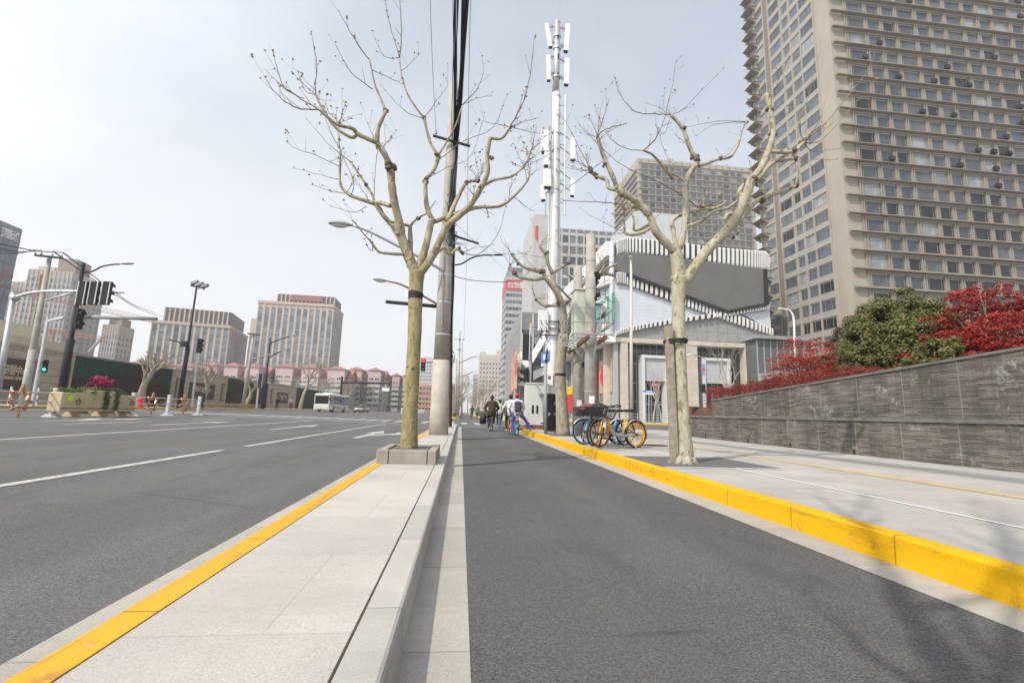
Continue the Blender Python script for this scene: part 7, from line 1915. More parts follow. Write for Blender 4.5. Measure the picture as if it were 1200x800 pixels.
    if cap is not None:
        b.sphere(c+Z_*.02, .112, 14, 8, sc=(1.05, .95, 1.0)); b.extr([c+Vector((.08, -.07, .01)), c+Vector((.19, -.04, -.01)), c+Vector((.19, .04, -.01)), c+Vector((.08, .07, .01))], (0, 0, .018)); remesh(b, 'cap', cap, root, .012)
        b = MB(); b.sphere(c+Vector((-.03, 0, -.05)), .088, 12, 8, sc=(.9, .95, .9)); remesh(b, 'hair', M_hair, root, .012)
    else:
        b.sphere(c+Vector((-.02, 0, .015)), .104, 14, 10, sc=(1.0, .92, 1.12)); b.sphere(c+Vector((-.045, 0, -.05)), .075, 12, 8, sc=(.8, 1.0, 1)); remesh(b, 'hair', M_hair, root, .012)
    return root
def rider(lean=.18, kneeL=.42, arms=.0, footL=None, footR=None, wide=0.0):
    """sitting on the bicycle whose origin is between the wheels; saddle at (-.29, .9)"""
    pel = Vector((-.27, 0, .99)); ch = pel+Vector((lean, 0, .42)); nk = ch+Vector((.04, 0, .14)); hd_ = nk+Vector((.035, 0, .15))
    J = dict(pelvis=pel, chest=ch, neck=nk, head=hd_)
    for s_, q in (('L', 1), ('R', -1)):
        sh = ch+Vector((.0, .185*q, .05)); wr_ = Vector((.18, .27*q, 1.06)); el = lerp(sh, wr_, .5)+Vector((-.05, (.10+wide)*q, -.07)); J['arm'+s_] = (sh, el, wr_)
        an = Vector((.0, .13*q, .30 if q > 0 else .50)) if (footL if q > 0 else footR) is None else Vector(footL if q > 0 else footR)
        hp_ = pel+Vector((.02, .095*q, -.03)); mid = lerp(hp_, an, .5); kn = mid+Vector((.22 if an.z < .4 else .27, .05*q, .06)); 
        if an.z < .2: kn = mid+Vector((.10, .06*q, .03))
        J['leg'+s_] = (hp_, kn, an)
    return J
def cyclist(label, bl, px, Yd, jk, tr, shoe, J, bike_m, rim_m, heading=R_(90), z=.0, **kw):
    x = aty(px, 500, Yd).x; loc = Vector((x, Yd, z))
    make_bike(bl, loc, heading, bike_m, rim_m, 0, kw.pop('basket', True), 'bicycles being ridden up the street', stand=False)
    return person(label, loc, heading, J, jk, tr, shoe, **kw), loc
def cloth(name, c, v=.2): return mat(name, c, .85, v, 9, bump=.3, bscale=40)
M_navy = cloth('dark navy trousers', (.03, .04, .07)); M_blk = cloth('black trousers', (.022, .022, .024)); M_shoe = mat('white trainers', (.6, .6, .58), .6); M_shoek = mat('black shoes', (.02, .02, .02), .5)
p1, l1 = cyclist('person in a dark brown padded jacket and hat cycling away down the cycle lane', 'dark bicycle ridden by the person in the brown padded jacket', 575.5, 24.0, cloth('dark brown padded jacket', (.045, .028, .02)), M_navy, M_shoek, rider(.12, wide=.03), M_bike_k, M_chrome, bulky=1.2, cap=M_hair, hips=1.1)
# his hat brim and black shopping bag
mb = MB(); hc = l1+Vector((0, -.27+.12+.075, 0)); hc = Vector((l1.x, l1.y-.27+.19, 1.74)); mb.tube([hc, hc+Z_*.015], [.16, .155], 16); o = mb.build('hat_brim', M_hair); o.parent = p1; o.matrix_parent_inverse = (Matrix.Translation(p1.location) @ Matrix.Rotation(p1.rotation_euler[2], 4, 'Z')).inverted()
mb = MB(); mb.bbox(l1.x-.60, l1.x-.26, l1.y-.12, l1.y+.12, .36, .88, .09); mb.tube(crv([l1+Vector((-.42, 0, .86)), l1+Vector((-.38, .05, 1.0)), l1+Vector((-.30, .18, 1.06))], 4), .012, 5)
o = mb.build('bag', mat('black nylon bag', (.018, .018, .02), .5, .2, 8), smooth=True); tag(o, 'black bag hanging from the handlebar of the brown jacketed cyclist', 'bag')
p2, l2 = cyclist('person in pale waistcoat with dark red sleeve cycling ahead of the brown jacketed rider', 'pale blue bicycle ridden ahead by the person in the pale waistcoat', 585, 30.5, cloth('pale grey waistcoat', (.42, .42, .42)), M_blk, M_shoek, rider(.10), M_bike_b, M_bike_b, bulky=.95)
mb = MB(); J = rider(.10); sh, el, wr_ = J['armR']; caps(mb, [sh, lerp(sh, el, .5), el, lerp(el, wr_, .8)], [.082, .074, .068, .052], 10)
o = remesh(mb, 'sleeve', cloth('dark red sleeve', (.13, .025, .03)), p2, .014)
p3, l3 = cyclist('dark haired person in a pale grey jacket standing over an orange bicycle', 'orange bicycle ridden by the person in the pale grey jacket', 597.5, 21.8, cloth('pale grey jacket', (.55, .56, .58)), M_blk, M_shoe, rider(.14, footL=(-.05, .16, .20)), M_bike_y, M_bike_y, bulky=1.12)
p4, l4 = cyclist('person in red cap and blue trousers stopped on a pale blue bicycle, foot on kerb', 'pale blue bicycle held still by the person in the red cap', 604.8, 20.2, cloth('white jacket', (.66, .66, .65)), cloth('bright blue trousers', (.10, .12, .42)), mat('turquoise trainers', (.08, .33, .40), .6), rider(.10, footL=(-.02, .14, .13), footR=(-.10, -.62, .285)), M_bike_b, M_bike_b, cap=cloth('red cap', (.50, .04, .07)), bulky=1.0)
mb = MB(); bc = l4+Vector((0, -.27-.11, 1.26)); mb.bbox(bc.x-.15, bc.x+.15, bc.y-.13, bc.y+.06, bc.z-.24, bc.z+.22, .05); mb.bbox(bc.x-.11, bc.x+.11, bc.y-.18, bc.y-.131, bc.z-.2, bc.z+.02, .03)
rp = remesh(mb, 'backpack', cloth('dark purple backpack', (.055, .045, .085)), None, .014); rp.parent = None; tag(rp, 'dark purple backpack worn by the person in the red cap', 'backpack')
# far riders and walkers
p5, l5 = cyclist('person in black on a scooterlike bicycle far up the avenue, left of the others', 'dark bicycle far up the avenue under the person in black', 552.3, 66, M_blk, M_blk, M_shoek, rider(.1), M_bike_k, M_bike_k, vox=.025)
p6, l6 = cyclist('person in teal jacket on a dark bicycle far up the avenue', 'dark bicycle far up the avenue under the person in teal', 558.8, 74, cloth('teal jacket', (.04, .14, .17)), M_blk, M_shoek, rider(.1), M_bike_k, M_bike_k, vox=.025)
def stander(step=.0, lean=0.0):
    pel = Vector((0, 0, .92)); ch = pel+Vector((.02+lean, 0, .40)); nk = ch+Vector((.01, 0, .15)); J = dict(pelvis=pel, chest=ch, neck=nk, head=nk+Vector((.02, 0, .16)))
    for s_, q in (('L', 1), ('R', -1)):
        sh = ch+Vector((0, .185*q, .05)); el = sh+Vector((-.04-step*q*.3, .04*q, -.28)); J['arm'+s_] = (sh, el, el+Vector((.10-step*q*.2, -.02*q, -.22)))
        hp_ = pel+Vector((0, .09*q, -.03)); an = Vector((step*q, .10*q, .09)); J['leg'+s_] = (hp_, lerp(hp_, an, .5)+Vector((.05, 0, .02)), an)
    return J
GW = 'people on the far left pavement'
zl2 = zl+.158
def walker(label, px, Y, hd_, jk, tr, J, X=None, **kw):
    x = aty(px, 475, Y).x; return person(label, (x, Y, zl2), hd_, J, jk, tr, M_shoek, group=GW, vox=.022, **kw)
walker('person in black walking on the far pavement in front of the tan wall pier', 324.5, 70, R_(-70), M_blk, M_blk, stander(.18))
walker('person in dark clothes standing under the far bare tree behind the floodlight mast', 237, 45.5, R_(200), M_blk, M_navy, stander(.06))
x7 = aty(341, 475, 74).x; make_bike('dark bicycle on the far pavement ridden by the person in pink', (x7, 74, zl2), R_(-80), M_bike_k, M_bike_k, 0, False, 'bicycles being ridden up the street', stand=False)
person('person in pink jacket riding on the far pavement left of the bus', (x7, 74, zl2), R_(-80), rider(.1), cloth('pink jacket', (.42, .24, .28)), M_blk, M_shoek, group=GW, vox=.022)
# ============================================================ THE LEFT SIDE OF THE CARRIAGEWAY
def A(px, py, X): return atx(px, py, X)
WLX = -36.0
def wy(px): return A(px, 470, WLX).y
ztop = A(150, 425, WLX).z
z0w = zl+.15
M_ashlar = NT('tan ashlar blocks'); sep = M_ashlar.n('ShaderNodeSeparateXYZ'); M_ashlar.l(M_ashlar.tc, sep.inputs[0])
cmb = M_ashlar.n('ShaderNodeCombineXYZ'); M_ashlar.l(sep.outputs['Y'], cmb.inputs[0]); M_ashlar.l(sep.outputs['Z'], cmb.inputs[1])
br = M_ashlar.n('ShaderNodeTexBrick'); br.inputs['Scale'].default_value = 1; br.inputs['Brick Width'].default_value = 1.5; br.inputs['Row Height'].default_value = .62; br.inputs['Mortar Size'].default_value = .03
br.inputs['Color1'].default_value = (.40, .33, .25, 1); br.inputs['Color2'].default_value = (.44, .37, .285, 1); br.inputs['Mortar'].default_value = (.24, .20, .16, 1); M_ashlar.l(cmb.outputs[0], br.inputs['Vector'])
st_ = M_ashlar.rng(M_ashlar.noise(1, 4, .6, M_ashlar.map((1, 1.2, .15))), .6, .75, 0, .5)
M_ashlar.col(M_ashlar.mix(st_, br.outputs['Color'], (.22, .17, .12))); M_ashlar = M_ashlar.fin(.85)
M_board = mat('dark brown sign board', (.055, .032, .028), .5, .1, 2)
M_gold = mat('pale gold lettering', (.62, .50, .34), .5, .1, 8)
t = NT('green hedge panel with brown slats'); sp_ = t.n('ShaderNodeSeparateXYZ'); t.l(t.tc, sp_.inputs[0])
lfn = t.mix(t.rng(t.noise(3.5, 4, .7), .35, .7, 0, 1), (.010, .030, .018), (.030, .085, .045))
sl_ = t.rng(t.mathn('FRACT', t.mathn('MULTIPLY', t.mathn('ADD', sp_.outputs['Y'], t.mathn('MULTIPLY', sp_.outputs['Z'], 1.1)), 1.7), 0), .45, .55, .7, 1.25)
brn = t.mix(1.0, (.040, .026, .022), sl_, 'MULTIPLY')
sw = t.mathn('ADD', sp_.outputs['Z'], t.mathn('MULTIPLY', t.noise(.16, 1, .3), -7.5)); wave = t.rng(sw, -.95, -.85, 1, 0)
t.col(t.mix(wave, lfn, brn)); t.bump(t.noise(6, 4, .7), .6, .05); M_green = t.fin(.9, 0, .2)
bw_ = thing('boundary_wall', 'long tan stone boundary wall with green planted panels along the far side of the road', 'wall', (WLX, wy(100), z0w))
segs = [(-60, 76, 's'), (76, 197, 'g'), (197, 262, 's'), (262, 312, 'g'), (312, 345, 's'), (345, 372, 'g'), (372, 392, 's'), (392, 414, 'g'), (414, 424, 's'), (424, 436, 'g'), (436, 446, 's')]
for p0, p1, ty_ in segs:
    y0, y1 = wy(p0), wy(p1)
    if ty_ == 's':
        mb = MB(); mb.box(WLX-.8, WLX+.25, y0+.003, y1-.003, z0w, ztop); mb.build('stone_pier', M_ashlar, bw_, world=True)
        mb = MB(); mb.box(WLX-.9, WLX+.36, y0-.08, y1+.08, ztop+.002, ztop+.22); mb.build('coping', M_ashlar, bw_, world=True)
    else:
        mb = MB(); mb.box(WLX-.5, WLX, y0, y1, z0w, ztop-.05); mb.build('green_panel', M_green, bw_, world=True)
        mb = MB(); mb.box(WLX-.55, WLX+.08, y0+.1, y1-.1, ztop-.048, ztop+.12); mb.build('capping', mat('grey capping', (.26, .25, .23), .8), bw_, world=True)
# lamps and brown boards on the piers
def wall_lamp(px):
    y = wy(px); mb = MB(); mb.bbox(WLX+.252, WLX+.42, y-.45, y+.45, z0w+1.0, z0w+3.6, .04); l_ = mb.build('wall_lamp', mat('bronze lantern', (.13, .10, .065), .5, .2, 2), bw_, world=True)
    mb = MB(); 
    for q in (-.2, .2): mb.box(WLX+.421, WLX+.435, y+q-.09, y+q+.09, z0w+1.2, z0w+3.4)
    mb.build('lamp_pane', mat('amber lamp glass', (.38, .30, .16), .3), bw_, world=True).parent = l_
for p in (66, 203, 257, 316): wall_lamp(p)
def board(p0, p1, zz0, zz1, label, txt, sub=None, clip=None):
    y0, y1 = wy(p0), wy(p1); r = thing('sign_board', label, 'sign', (WLX+.26, (y0+y1)/2, z0w+zz0)); mb = MB(); mb.box(WLX+.255, WLX+.37, y0, y1, z0w+zz0, z0w+zz1); mb.build('board', M_board, r, world=True)
    for s_, hgt, off in ((txt, .27, .50), (sub, .10, .34)):
        if not s_: continue
        h = (zz1-zz0)*hgt; o = text_mesh(s_, h*1.3, M_gold, r, (0, 0, 0), (R_(90), 0, R_(90)), depth=.01, bold=.01)
        x0, x1 = min(v.co.x for v in o.data.vertices), max(v.co.x for v in o.data.vertices); W = (y1-y0)*(.62 if hgt > .2 else .55); k = min(1.3, W/(x1-x0))
        o.scale = (k, 1, 1); o.location = (.13, -k*(x0+x1)/2, (zz1-zz0)*off)
board(-20, 28, 1.1, 3.6, 'dark brown sign board with gold characters on the tan wall at the left edge', '研制中心', 'DESIGN CENTER')
board(217, 247, 1.1, 3.3, 'dark brown sign board partly behind the grey signal post and a bare tree', '恒川中心')
board(322, 335, 1.1, 3.2, 'small distant dark brown sign board on the tan pier behind the walker', '中心广场', 'CENTER')
# ---- the cream building behind the wall
cbX = -44.0
yb_ = thing('low_building', 'low cream and yellow flat roofed building rising over the tan wall at far left', 'building', (cbX, A(60, 430, cbX).y, z0w))
y1 = A(86, 425, cbX).y; y0 = A(-60, 400, cbX).y; za, zb = A(50, 421, cbX).z, A(50, 398, cbX).z
mb = MB(); mb.box(cbX-18, cbX-1.2, y0, y1-1, z0w, za); mb.build('wall', mat('yellow render', (.52, .42, .19), .8, .06, .4), yb_, world=True)
mb = MB(); mb.box(cbX-20, cbX, y0-1, y1, za, zb); mb.build('roof_fascia', mat('cream fascia', (.58, .52, .37), .7, .05, .3, streak=.8), yb_, world=True)
mb = MB(); mb.box(cbX-20, cbX-2, y0-1, y1-3, zb+.002, zb+1.5); mb.build('parapet', mat('cream fascia', (.58, .52, .37)), yb_, world=True)

# ---- masts, posts and signals (X, base px, top px)
def pole_xy(px, X, z=None):
    p = A(px, 474, X); return Vector((X, p.y, z0w if z is None else z))
def topz(px, py, X): return A(px, py, X)
# concrete pole with crossarm
PX = -29.5
cp = thing('utility_pole', 'leaning concrete utility pole with a wooden crossarm near the left edge', 'utility pole', pole_xy(28, PX))
bq = pole_xy(27, PX); tq = aty(58.5, 300, bq.y)
mb = MB(); mb.tube([bq, lerp(bq, tq, .5), tq], [.23, .18, .125], 14); mb.build('shaft', M_conc2, cp, world=True, smooth=True)
mb = MB(); mb.tube([bq+Vector((0, 0, .02)), lerp(bq, tq, .36)], [.242, .212], 14); mb.build('painted_base', M_conc, cp, world=True, smooth=True)
ua, ub = aty(41, 299, bq.y-.3), aty(73, 302.5, bq.y-.3); mb = MB(); mb.bar(ua, ub, .15, .12); xa_ = mb.build('crossarm', M_dark_metal, cp, world=True)
for k in (0, .22, .62, .98):
    q = lerp(ua, ub, k); mb = MB(); mb.cyl(q, q+Z_*.25, .07, .04, 8); mb.build('insulator', M_grey_metal, cp, world=True).parent = xa_
for k, (lab, (x1, y1_)) in enumerate((('topmost thin wire leaving the leaning concrete pole toward the glass tower', (-10, 283)), ('second thin wire leaving the leaning concrete pole toward the left edge', (-10, 290)), ('lowest thin wire leaving the leaning concrete pole toward the left edge', (-10, 296)))):
    q = lerp(ua, ub, (.98, .22, .0)[k])+Z_*.42; wire(lab, [q, lerp(q, aty(x1, y1_, bq.y-14), .5)-Z_*.15, aty(x1, y1_, bq.y-14)], .03)
for k, (lab, (x1, y1_)) in enumerate((('upper thin wire sagging right from the leaning concrete pole toward the lower hotel', (182, 366)), ('lower thin wire sagging right from the leaning concrete pole toward the hotels', (190, 371)))):
    q = lerp(ua, ub, (.98, .62)[k])+Z_*.42; e = aty(x1, y1_, 110); wire(lab, [q, lerp(q, e, .5)-Z_*.9, e], .045)
# grey gantry with three signals seen from behind
GX = -25.5; gy2 = A(10, 400, GX).y
gb = aty(-6, 480, gy2); g = thing('signal_gantry', 'grey cantilever signal arm carrying three black signal boxes with white borders', 'traffic light', (gb.x, gy2, z0w-.1))
tp_ = aty(16.5, 343, gy2); mb = MB(); mb.tube([Vector((gb.x, gy2, z0w-.15)), tp_], [.16, .12], 12); mb.build('post', M_steel, g, world=True, smooth=True)
arm = crv([aty(16, 349, gy2), aty(40, 342.5, gy2), aty(80, 341, gy2), aty(145, 343, gy2)], 5); mb = MB(); mb.tube(arm, [lerp(.10, .045, i/(len(arm)-1)) for i in range(len(arm))], 10); mb.bar(aty(53, 352, gy2), aty(88, 342, gy2), .08); mb.tube([aty(15, 347, gy2), aty(19, 351, gy2)], [.2, .2], 10); mb.build('arm', M_steel, g, world=True, smooth=True)
for x0, dy in ((97, 0), (110.5, .4), (125, .8)):
    c = aty(x0, 343.5, gy2-.35); wd_ = abs(aty(x0+5.2, 343, gy2).x-aty(x0-5.2, 343, gy2).x)
    signal_head(g, c, (.15, 1, 0), 3, wd_, abs(aty(x0, 330, gy2).z-aty(x0, 357, gy2).z), back=True)
# slim grey post with pedestrian signal
gp_ = pole_xy(38, -27.2); r = thing('pedestrian_signal', 'slim grey post with a green walking signal near the left edge', 'traffic light', gp_)
mb = MB(); mb.tube([gp_, aty(57, 372, gp_.y)], [.12, .09], 12); mb.bar(aty(56.5, 376, gp_.y), aty(75, 371.5, gp_.y), .14); mb.build('post', M_steel, r, world=True)
signal_head(r, aty(53, 429, gp_.y-.3), (.5, -1, 0), 2, .26, abs(aty(53, 422, gp_.y).z-aty(53, 436.5, gp_.y).z), (1, M_greenlamp))
# black mast with lamp arm, boom and two signals
bm_ = pole_xy(70, -28.6); r = thing('street_lamp', 'tall black mast with curved lamp arm and a long dark boom, before the green panels', 'street lamp', bm_)
tp_ = aty(98, 308, bm_.y); mb = MB(); mb.tube([bm_, lerp(bm_, tp_, .45), lerp(bm_, tp_, .46), tp_], [.25, .235, .16, .12], 14); mb.build('mast', M_dark_metal, r, world=True, smooth=True)
la = crv([aty(97, 319, bm_.y), aty(108, 318, bm_.y), aty(119, 312.5, bm_.y), aty(131, 310, bm_.y), aty(140, 309.5, bm_.y)], 5); mb = MB(); mb.tube(la, .06, 8); mb.build('lamp_arm', M_dark_metal, r, world=True, smooth=True); lamp_head(r, la[-1], la[-1]-la[-3], 1.0, .3, M_grey_metal, False)
mb = MB(); mb.tube([aty(92, 371, bm_.y), aty(184, 373.5, bm_.y)], [.16, .13], 12); mb.build('boom', M_grey_metal, r, world=True, smooth=True)
signal_head(r, aty(93, 373.5, bm_.y-.5), (1, -.25, 0), 2, .5, 1.5)
c = aty(90, 381, bm_.y-.4); mb = MB(); mb.bbox(c.x-.2, c.x+.3, c.y-.2, c.y+.2, c.z-.25, c.z+.2, .05); mb.build('camera_box', M_dark_metal, r, world=True)
# floodlight mast
fm_ = pole_xy(210, -28.7); r = thing('floodlight_mast', 'black mast topped by three small floodlights, in front of the lower hotel', 'floodlight', fm_)
tp_ = aty(230.5, 336, fm_.y); mb = MB(); mb.tube([fm_, lerp(fm_, tp_, .5), lerp(fm_, tp_, .51), tp_], [.21, .195, .12, .085], 12); mb.build('mast', M_dark_metal, r, world=True, smooth=True)
mb = MB(); mb.bar(aty(223.5, 334.5, fm_.y), aty(240, 338, fm_.y), .14); br_ = mb.build('crossbar', M_dark_metal, r, world=True)
for x, y in ((226.5, 331), (232.5, 333), (238.5, 335)):
    c = aty(x, y, fm_.y); mb = MB(); mb.extr([c+Vector((-.3, 0, -.22)), c+Vector((.28, 0, .05)), c+Vector((.34, 0, .30)), c+Vector((-.26, 0, .08))], (0, .5, 0)); mb.bar(c+Vector((0, .25, -.1)), c+Vector((-.05, .25, -.45)), .07); mb.build('floodlight', M_grey_metal, r, world=True).parent = br_
mb = MB(); mb.bar(aty(219, 403, fm_.y-.1), aty(199, 398, fm_.y-.1), .13); mb.box(*sum([[v-.28, v+.28] for v in aty(217, 403, fm_.y-.2)], [])); mb.build('side_arm', M_dark_metal, r, world=True)
# grey signal post beside it
sp2 = pole_xy(225, -27.9); r = thing('traffic_light', 'slim grey traffic light post with black head just right of the floodlight mast', 'traffic light', sp2)
mb = MB(); mb.tube([sp2, aty(233, 402, sp2.y)], [.13, .11], 10); mb.build('post', M_steel, r, world=True)
signal_head(r, aty(234, 405, sp2.y-.2), (1, -.35, 0), 3, .55, abs(aty(234, 397, sp2.y).z-aty(234, 413.5, sp2.y).z))
# a second concrete pole and black mast farther along
b = pole_xy(285, -29.8); r = thing('utility_pole', 'concrete utility pole with a small crossarm between the two hotels', 'utility pole', b)
tq = aty(297.5, 391, b.y); mb = MB(); mb.tube([b, tq], [.26, .16], 12); mb.build('shaft', M_conc2, r, world=True, smooth=True); mb = MB(); mb.bar(aty(290, 390.5, b.y-.3), aty(304, 392.5, b.y-.3), .16); mb.build('crossarm', M_dark_metal, r, world=True)
la = crv([aty(294, 421, b.y), aty(303, 418.5, b.y), aty(311, 416.5, b.y), aty(316, 415, b.y)], 4); mb = MB(); mb.tube(la, .09, 6); mb.build('lamp_arm', M_grey_metal, r, world=True)
b = pole_xy(308, -28.6); r = thing('street_lamp', 'black mast with two lamp arms to the right, before the taller hotel', 'street lamp', b)
tq = aty(317, 396, b.y); mb = MB(); mb.tube([b, lerp(b, tq, .5), lerp(b, tq, .51), tq], [.24, .22, .13, .10], 12); mb.build('mast', M_dark_metal, r, world=True, smooth=True)
for (xa2, ya2, xb2, yb3) in ((317, 402, 339, 394.5), (315, 419, 330, 411.5)):
    la = crv([aty(xa2, ya2, b.y), aty(lerp(xa2, xb2, .5), lerp(ya2, yb3, .6), b.y), aty(xb2, yb3, b.y)], 4); mb = MB(); mb.tube(la, .09, 6); mb.build('lamp_arm', M_dark_metal, r, world=True); lamp_head(r, la[-1], la[-1]-la[-2], 1.2, .35, M_grey_metal, False)
b = pole_xy(301, -27.8); r = thing('traffic_light', 'traffic light seen from behind, left of the black mast by the taller hotel', 'traffic light', b)
mb = MB(); mb.tube([b, aty(304, 440, b.y)], [.14, .12], 8); mb.build('post', M_steel, r, world=True); signal_head(r, aty(305.5, 446, b.y-.2), (.3, 1, 0), 3, .75, abs(aty(305, 438, b.y).z-aty(305, 454, b.y).z), back=True)
# gantry over the road far off
b = pole_xy(399, -28.5, z0w); r = thing('sign_gantry', 'distant dark overhead boom with a small white sign beside the olive trunk', 'gantry', b)
mb = MB(); mb.tube([b, aty(401, 441, b.y)], [.3, .25], 10); mb.tube([aty(400, 448, b.y), aty(458, 449, b.y)], [.28, .22], 8); mb.build('frame', M_dark_metal, r, world=True)
p, q = aty(447.5, 458, b.y), aty(456.5, 454.5, b.y); mb = MB(); mb.box(p.x, q.x, b.y-.1, b.y+.1, p.z, q.z); mb.bar(aty(452, 454, b.y), aty(452, 449, b.y), .12); mb.build('sign', M_white, r, world=True)

# ---- bare plane trees on the far pavement
GL = 'bare plane trees on the far left pavement'
def left_tree(px, X, pyt, seed, label, r0=.34, **kw):
    b = pole_xy(px, X); h = aty(px+8, pyt, b.y).z-z0w; return bare_tree(label, b, seed, h*1.02, r0, GL, M_bark3, M_twig3, **kw)
left_tree(165, -31.5, 400, 51, 'stout pollarded bare tree in front of the green panels, left of floodlight mast', .42, spread=1.05, splits=3, depth=4)
left_tree(236, -31.5, 410, 52, 'pollarded bare tree before the brown sign board, right of the floodlight mast', .36, spread=.8, splits=2, depth=4)
left_tree(288, -31.3, 425, 53, 'pale leaning bare tree beside the concrete pole between the hotels', .34, spread=.9, splits=3, depth=4)
left_tree(352, -30.6, 412, 54, 'finely branched bare tree standing left of the white bus', .40, spread=.75, splits=3, depth=5)
left_tree(406, -30.5, 440, 55, 'bare tree behind the silver car on the far pavement', .36, spread=.75, splits=3, depth=5)
for k, (px, X, py) in enumerate(((425, -31, 444), (438, -30, 446), (452, -31, 450), (466, -30, 452), (474, -31, 455), (383, -33, 436), (415, -34, 445))):
    left_tree(px, X, py, 60+k, ('bare tree just left of the small white gantry sign', 'bare tree right below the dark gantry boom', 'bare tree under the small white gantry sign', 'bare tree close left of the olive trunk', 'bare tree half hidden by the olive trunk', 'bare tree directly behind the bus roof', 'bare tree beneath the pink gables behind the silver car')[k], .32, spread=.75, splits=3, depth=4)
GA_ = 'bare trees lining the far end of the avenue'
protos = [bare_tree('bare fawn tree in the hazy row at the far end of the avenue', (0, 0, 0), 80+k, 8.0, .2, GA_, M_bark3, M_twig3, depth=5, spread=.7, splits=3) for k in range(3)]
rr = random.Random(3); spots = []
for k in range(7): spots.append((4.6+rr.uniform(-.5, .8), 88+k*16))
for k in range(7): spots.append((-.7+rr.uniform(-.15, .15), 92+k*15))
for k in range(8): spots.append((-33+rr.uniform(-1, 1), 185+k*16)); 
for i, (x, y) in enumerate(spots):
    z = .15 if x > -2 else z0w
    if i < 3: o = protos[i]; o.location = (x, y, z)
    else: o = dup(protos[i % 3], (x, y, z), rr.uniform(0, 6.28), scale=rr.uniform(.85, 1.2))
# clipped yellow-green hedge by the kerb
hy0, hy1 = A(192, 474, -29.6).y, A(302, 476, -29.6).y
hedge('low straw yellow clipped hedge at the foot of the bare trees along the far kerb', [(-29.6, hy0, z0w), (-29.6, hy1, z0w)], 1.2, .55, 71, M_leafy, .14, 170)

# ---- median railing with gilded leaf ornaments, and the flower planter
RX = -17.5; zr_ = rz(RX)
def ry_(px): return A(px, 478, RX).y
GR = 'median railing bays'
M_rail = mat('white enamel railing', (.64, .64, .62), .5, .06, 3, streak=4)
M_gilt = mat('copper gilt metal', (.50, .28, .15), .35, .15, 6, metal=.6)
def leaf_outline(c, s, a, u):
    pts = []
    for k, q in enumerate((1.0, .45, .85, .40, .80, .42, .62, .30, .28, .30, .62, .42, .80, .40, .85, .45)):
        t_ = math.pi/2-2*math.pi*k/16; pts.append(c+a*math.cos(t_)*q*s+u*math.sin(t_)*q*s)
    return pts
def railing(label, y0, y1, orn=()):
    r = thing('median_railing', label, 'railing', (RX, y0, zr_), 0, GR)
    mb = MB()
    for z in (.28, .66, 1.02): mb.tube([(RX, y0+.12, zr_+z), (RX, y1-.12, zr_+z)], .03, 6)
    mb.build('rails', M_rail, r, world=True)
    for y in orn:
        mb = MB(); P = leaf_outline(Vector((RX+.07, y, zr_+.62)), .68, Y_, Z_)
        for a, b in zip(P, P[1:]+P[:1]): mb.tube([a, b], .045, 6)
        mb.tube([Vector((RX+.07, y, zr_+.45)), Vector((RX+.07, y, zr_+.02))], .05, 6); mb.build('leaf_ornament', M_gilt, r, world=True)
def rail_post(label, y):
    r = thing('railing_post', label, 'post', (RX, y, zr_), 0, 'median railing posts'); mb = MB(); mb.bbox(RX-.085, RX+.085, y-.085, y+.085, zr_+.12, zr_+1.18, .02); mb.build('shaft', M_rail, r, world=True)
    mb = MB(); mb.extr([(RX-.30, y-.2, zr_+.003), (RX+.30, y-.2, zr_+.003), (RX+.12, y-.2, zr_+.13), (RX-.12, y-.2, zr_+.13)], (0, .4, 0)); mb.build('foot', M_rail, r, world=True)
    mb = MB(); mb.bbox(RX-.10, RX+.10, y-.10, y+.10, zr_+1.182, zr_+1.24, .02); mb.build('cap', M_rail, r, world=True)
yp = [ry_(-25), ry_(62.5), ry_(155), ry_(197), ry_(233)]
railing('white median railing bay with a gilded maple leaf, left of the flower planter', yp[0], yp[1], (ry_(20),))
railing('white median railing bay with a gilded leaf, right of the flower planter', yp[2], yp[3], (ry_(176),))
railing('last white median railing bay with a gilded leaf below the floodlight mast', yp[3], yp[4], (ry_(214),))
for y, l in zip(yp[1:], ('white railing post at the left end of the flower planter', 'white railing post at the right end of the flower planter', 'white railing post midway between planter and floodlight mast', 'white railing post at the end of the railing, below the floodlight mast')): rail_post(l, y)
PXR = RX-.5
M_boxp = mat('mustard cream planter panel', (.53, .445, .27), .7, .07, 2, streak=3)
pl = thing('flower_planter', 'long mustard cream roadside planter box with trailing ivy and a crimson flower clump', 'planter', (PXR+.35, (yp[1]+yp[2])/2, zr_))
y0, y1 = A(69, 478, PXR+.9).y, A(157, 478, PXR+.9).y; ln = y1-y0; ys = [y0, y0+ln*.385, y0+ln*.745, y1]
for k in range(3):
    zt = zr_+(1.08 if k != 1 else 1.24); mb = MB(); mb.bbox(PXR+.4, PXR+.95, ys[k]+.005, ys[k+1]-.005, zr_+.26, zt, .03); bx_ = mb.build('box', M_boxp, pl, world=True)
    mb = MB(); mb.box(PXR+.955, PXR+.965, ys[k]+.02, ys[k+1]-.02, zr_+.38, zr_+.41); mb.build('trim_line', M_rust, pl, world=True).parent = bx_
    P = leaf_outline(Vector((PXR+.972, lerp(ys[k], ys[k+1], .5 if k < 2 else .75), zr_+.66)), .20, Y_, Z_); mb = MB()
    for a, b in zip(P, P[1:]+P[:1]): mb.tube([a, b], .014, 5)
    mb.build('leaf_emblem', mat('brown emblem line', (.20, .15, .09), .7), pl, world=True).parent = bx_
for k in (.32, .68, .95):
    y = lerp(y0, y1, k); mb = MB(); mb.extr([(PXR+.1, y-.3, zr_+.004), (PXR+1.0, y-.3, zr_+.004), (PXR+.75, y-.3, zr_+.258), (PXR+.35, y-.3, zr_+.258)], (0, .6, 0)); mb.build('foot', M_boxp, pl, world=True)
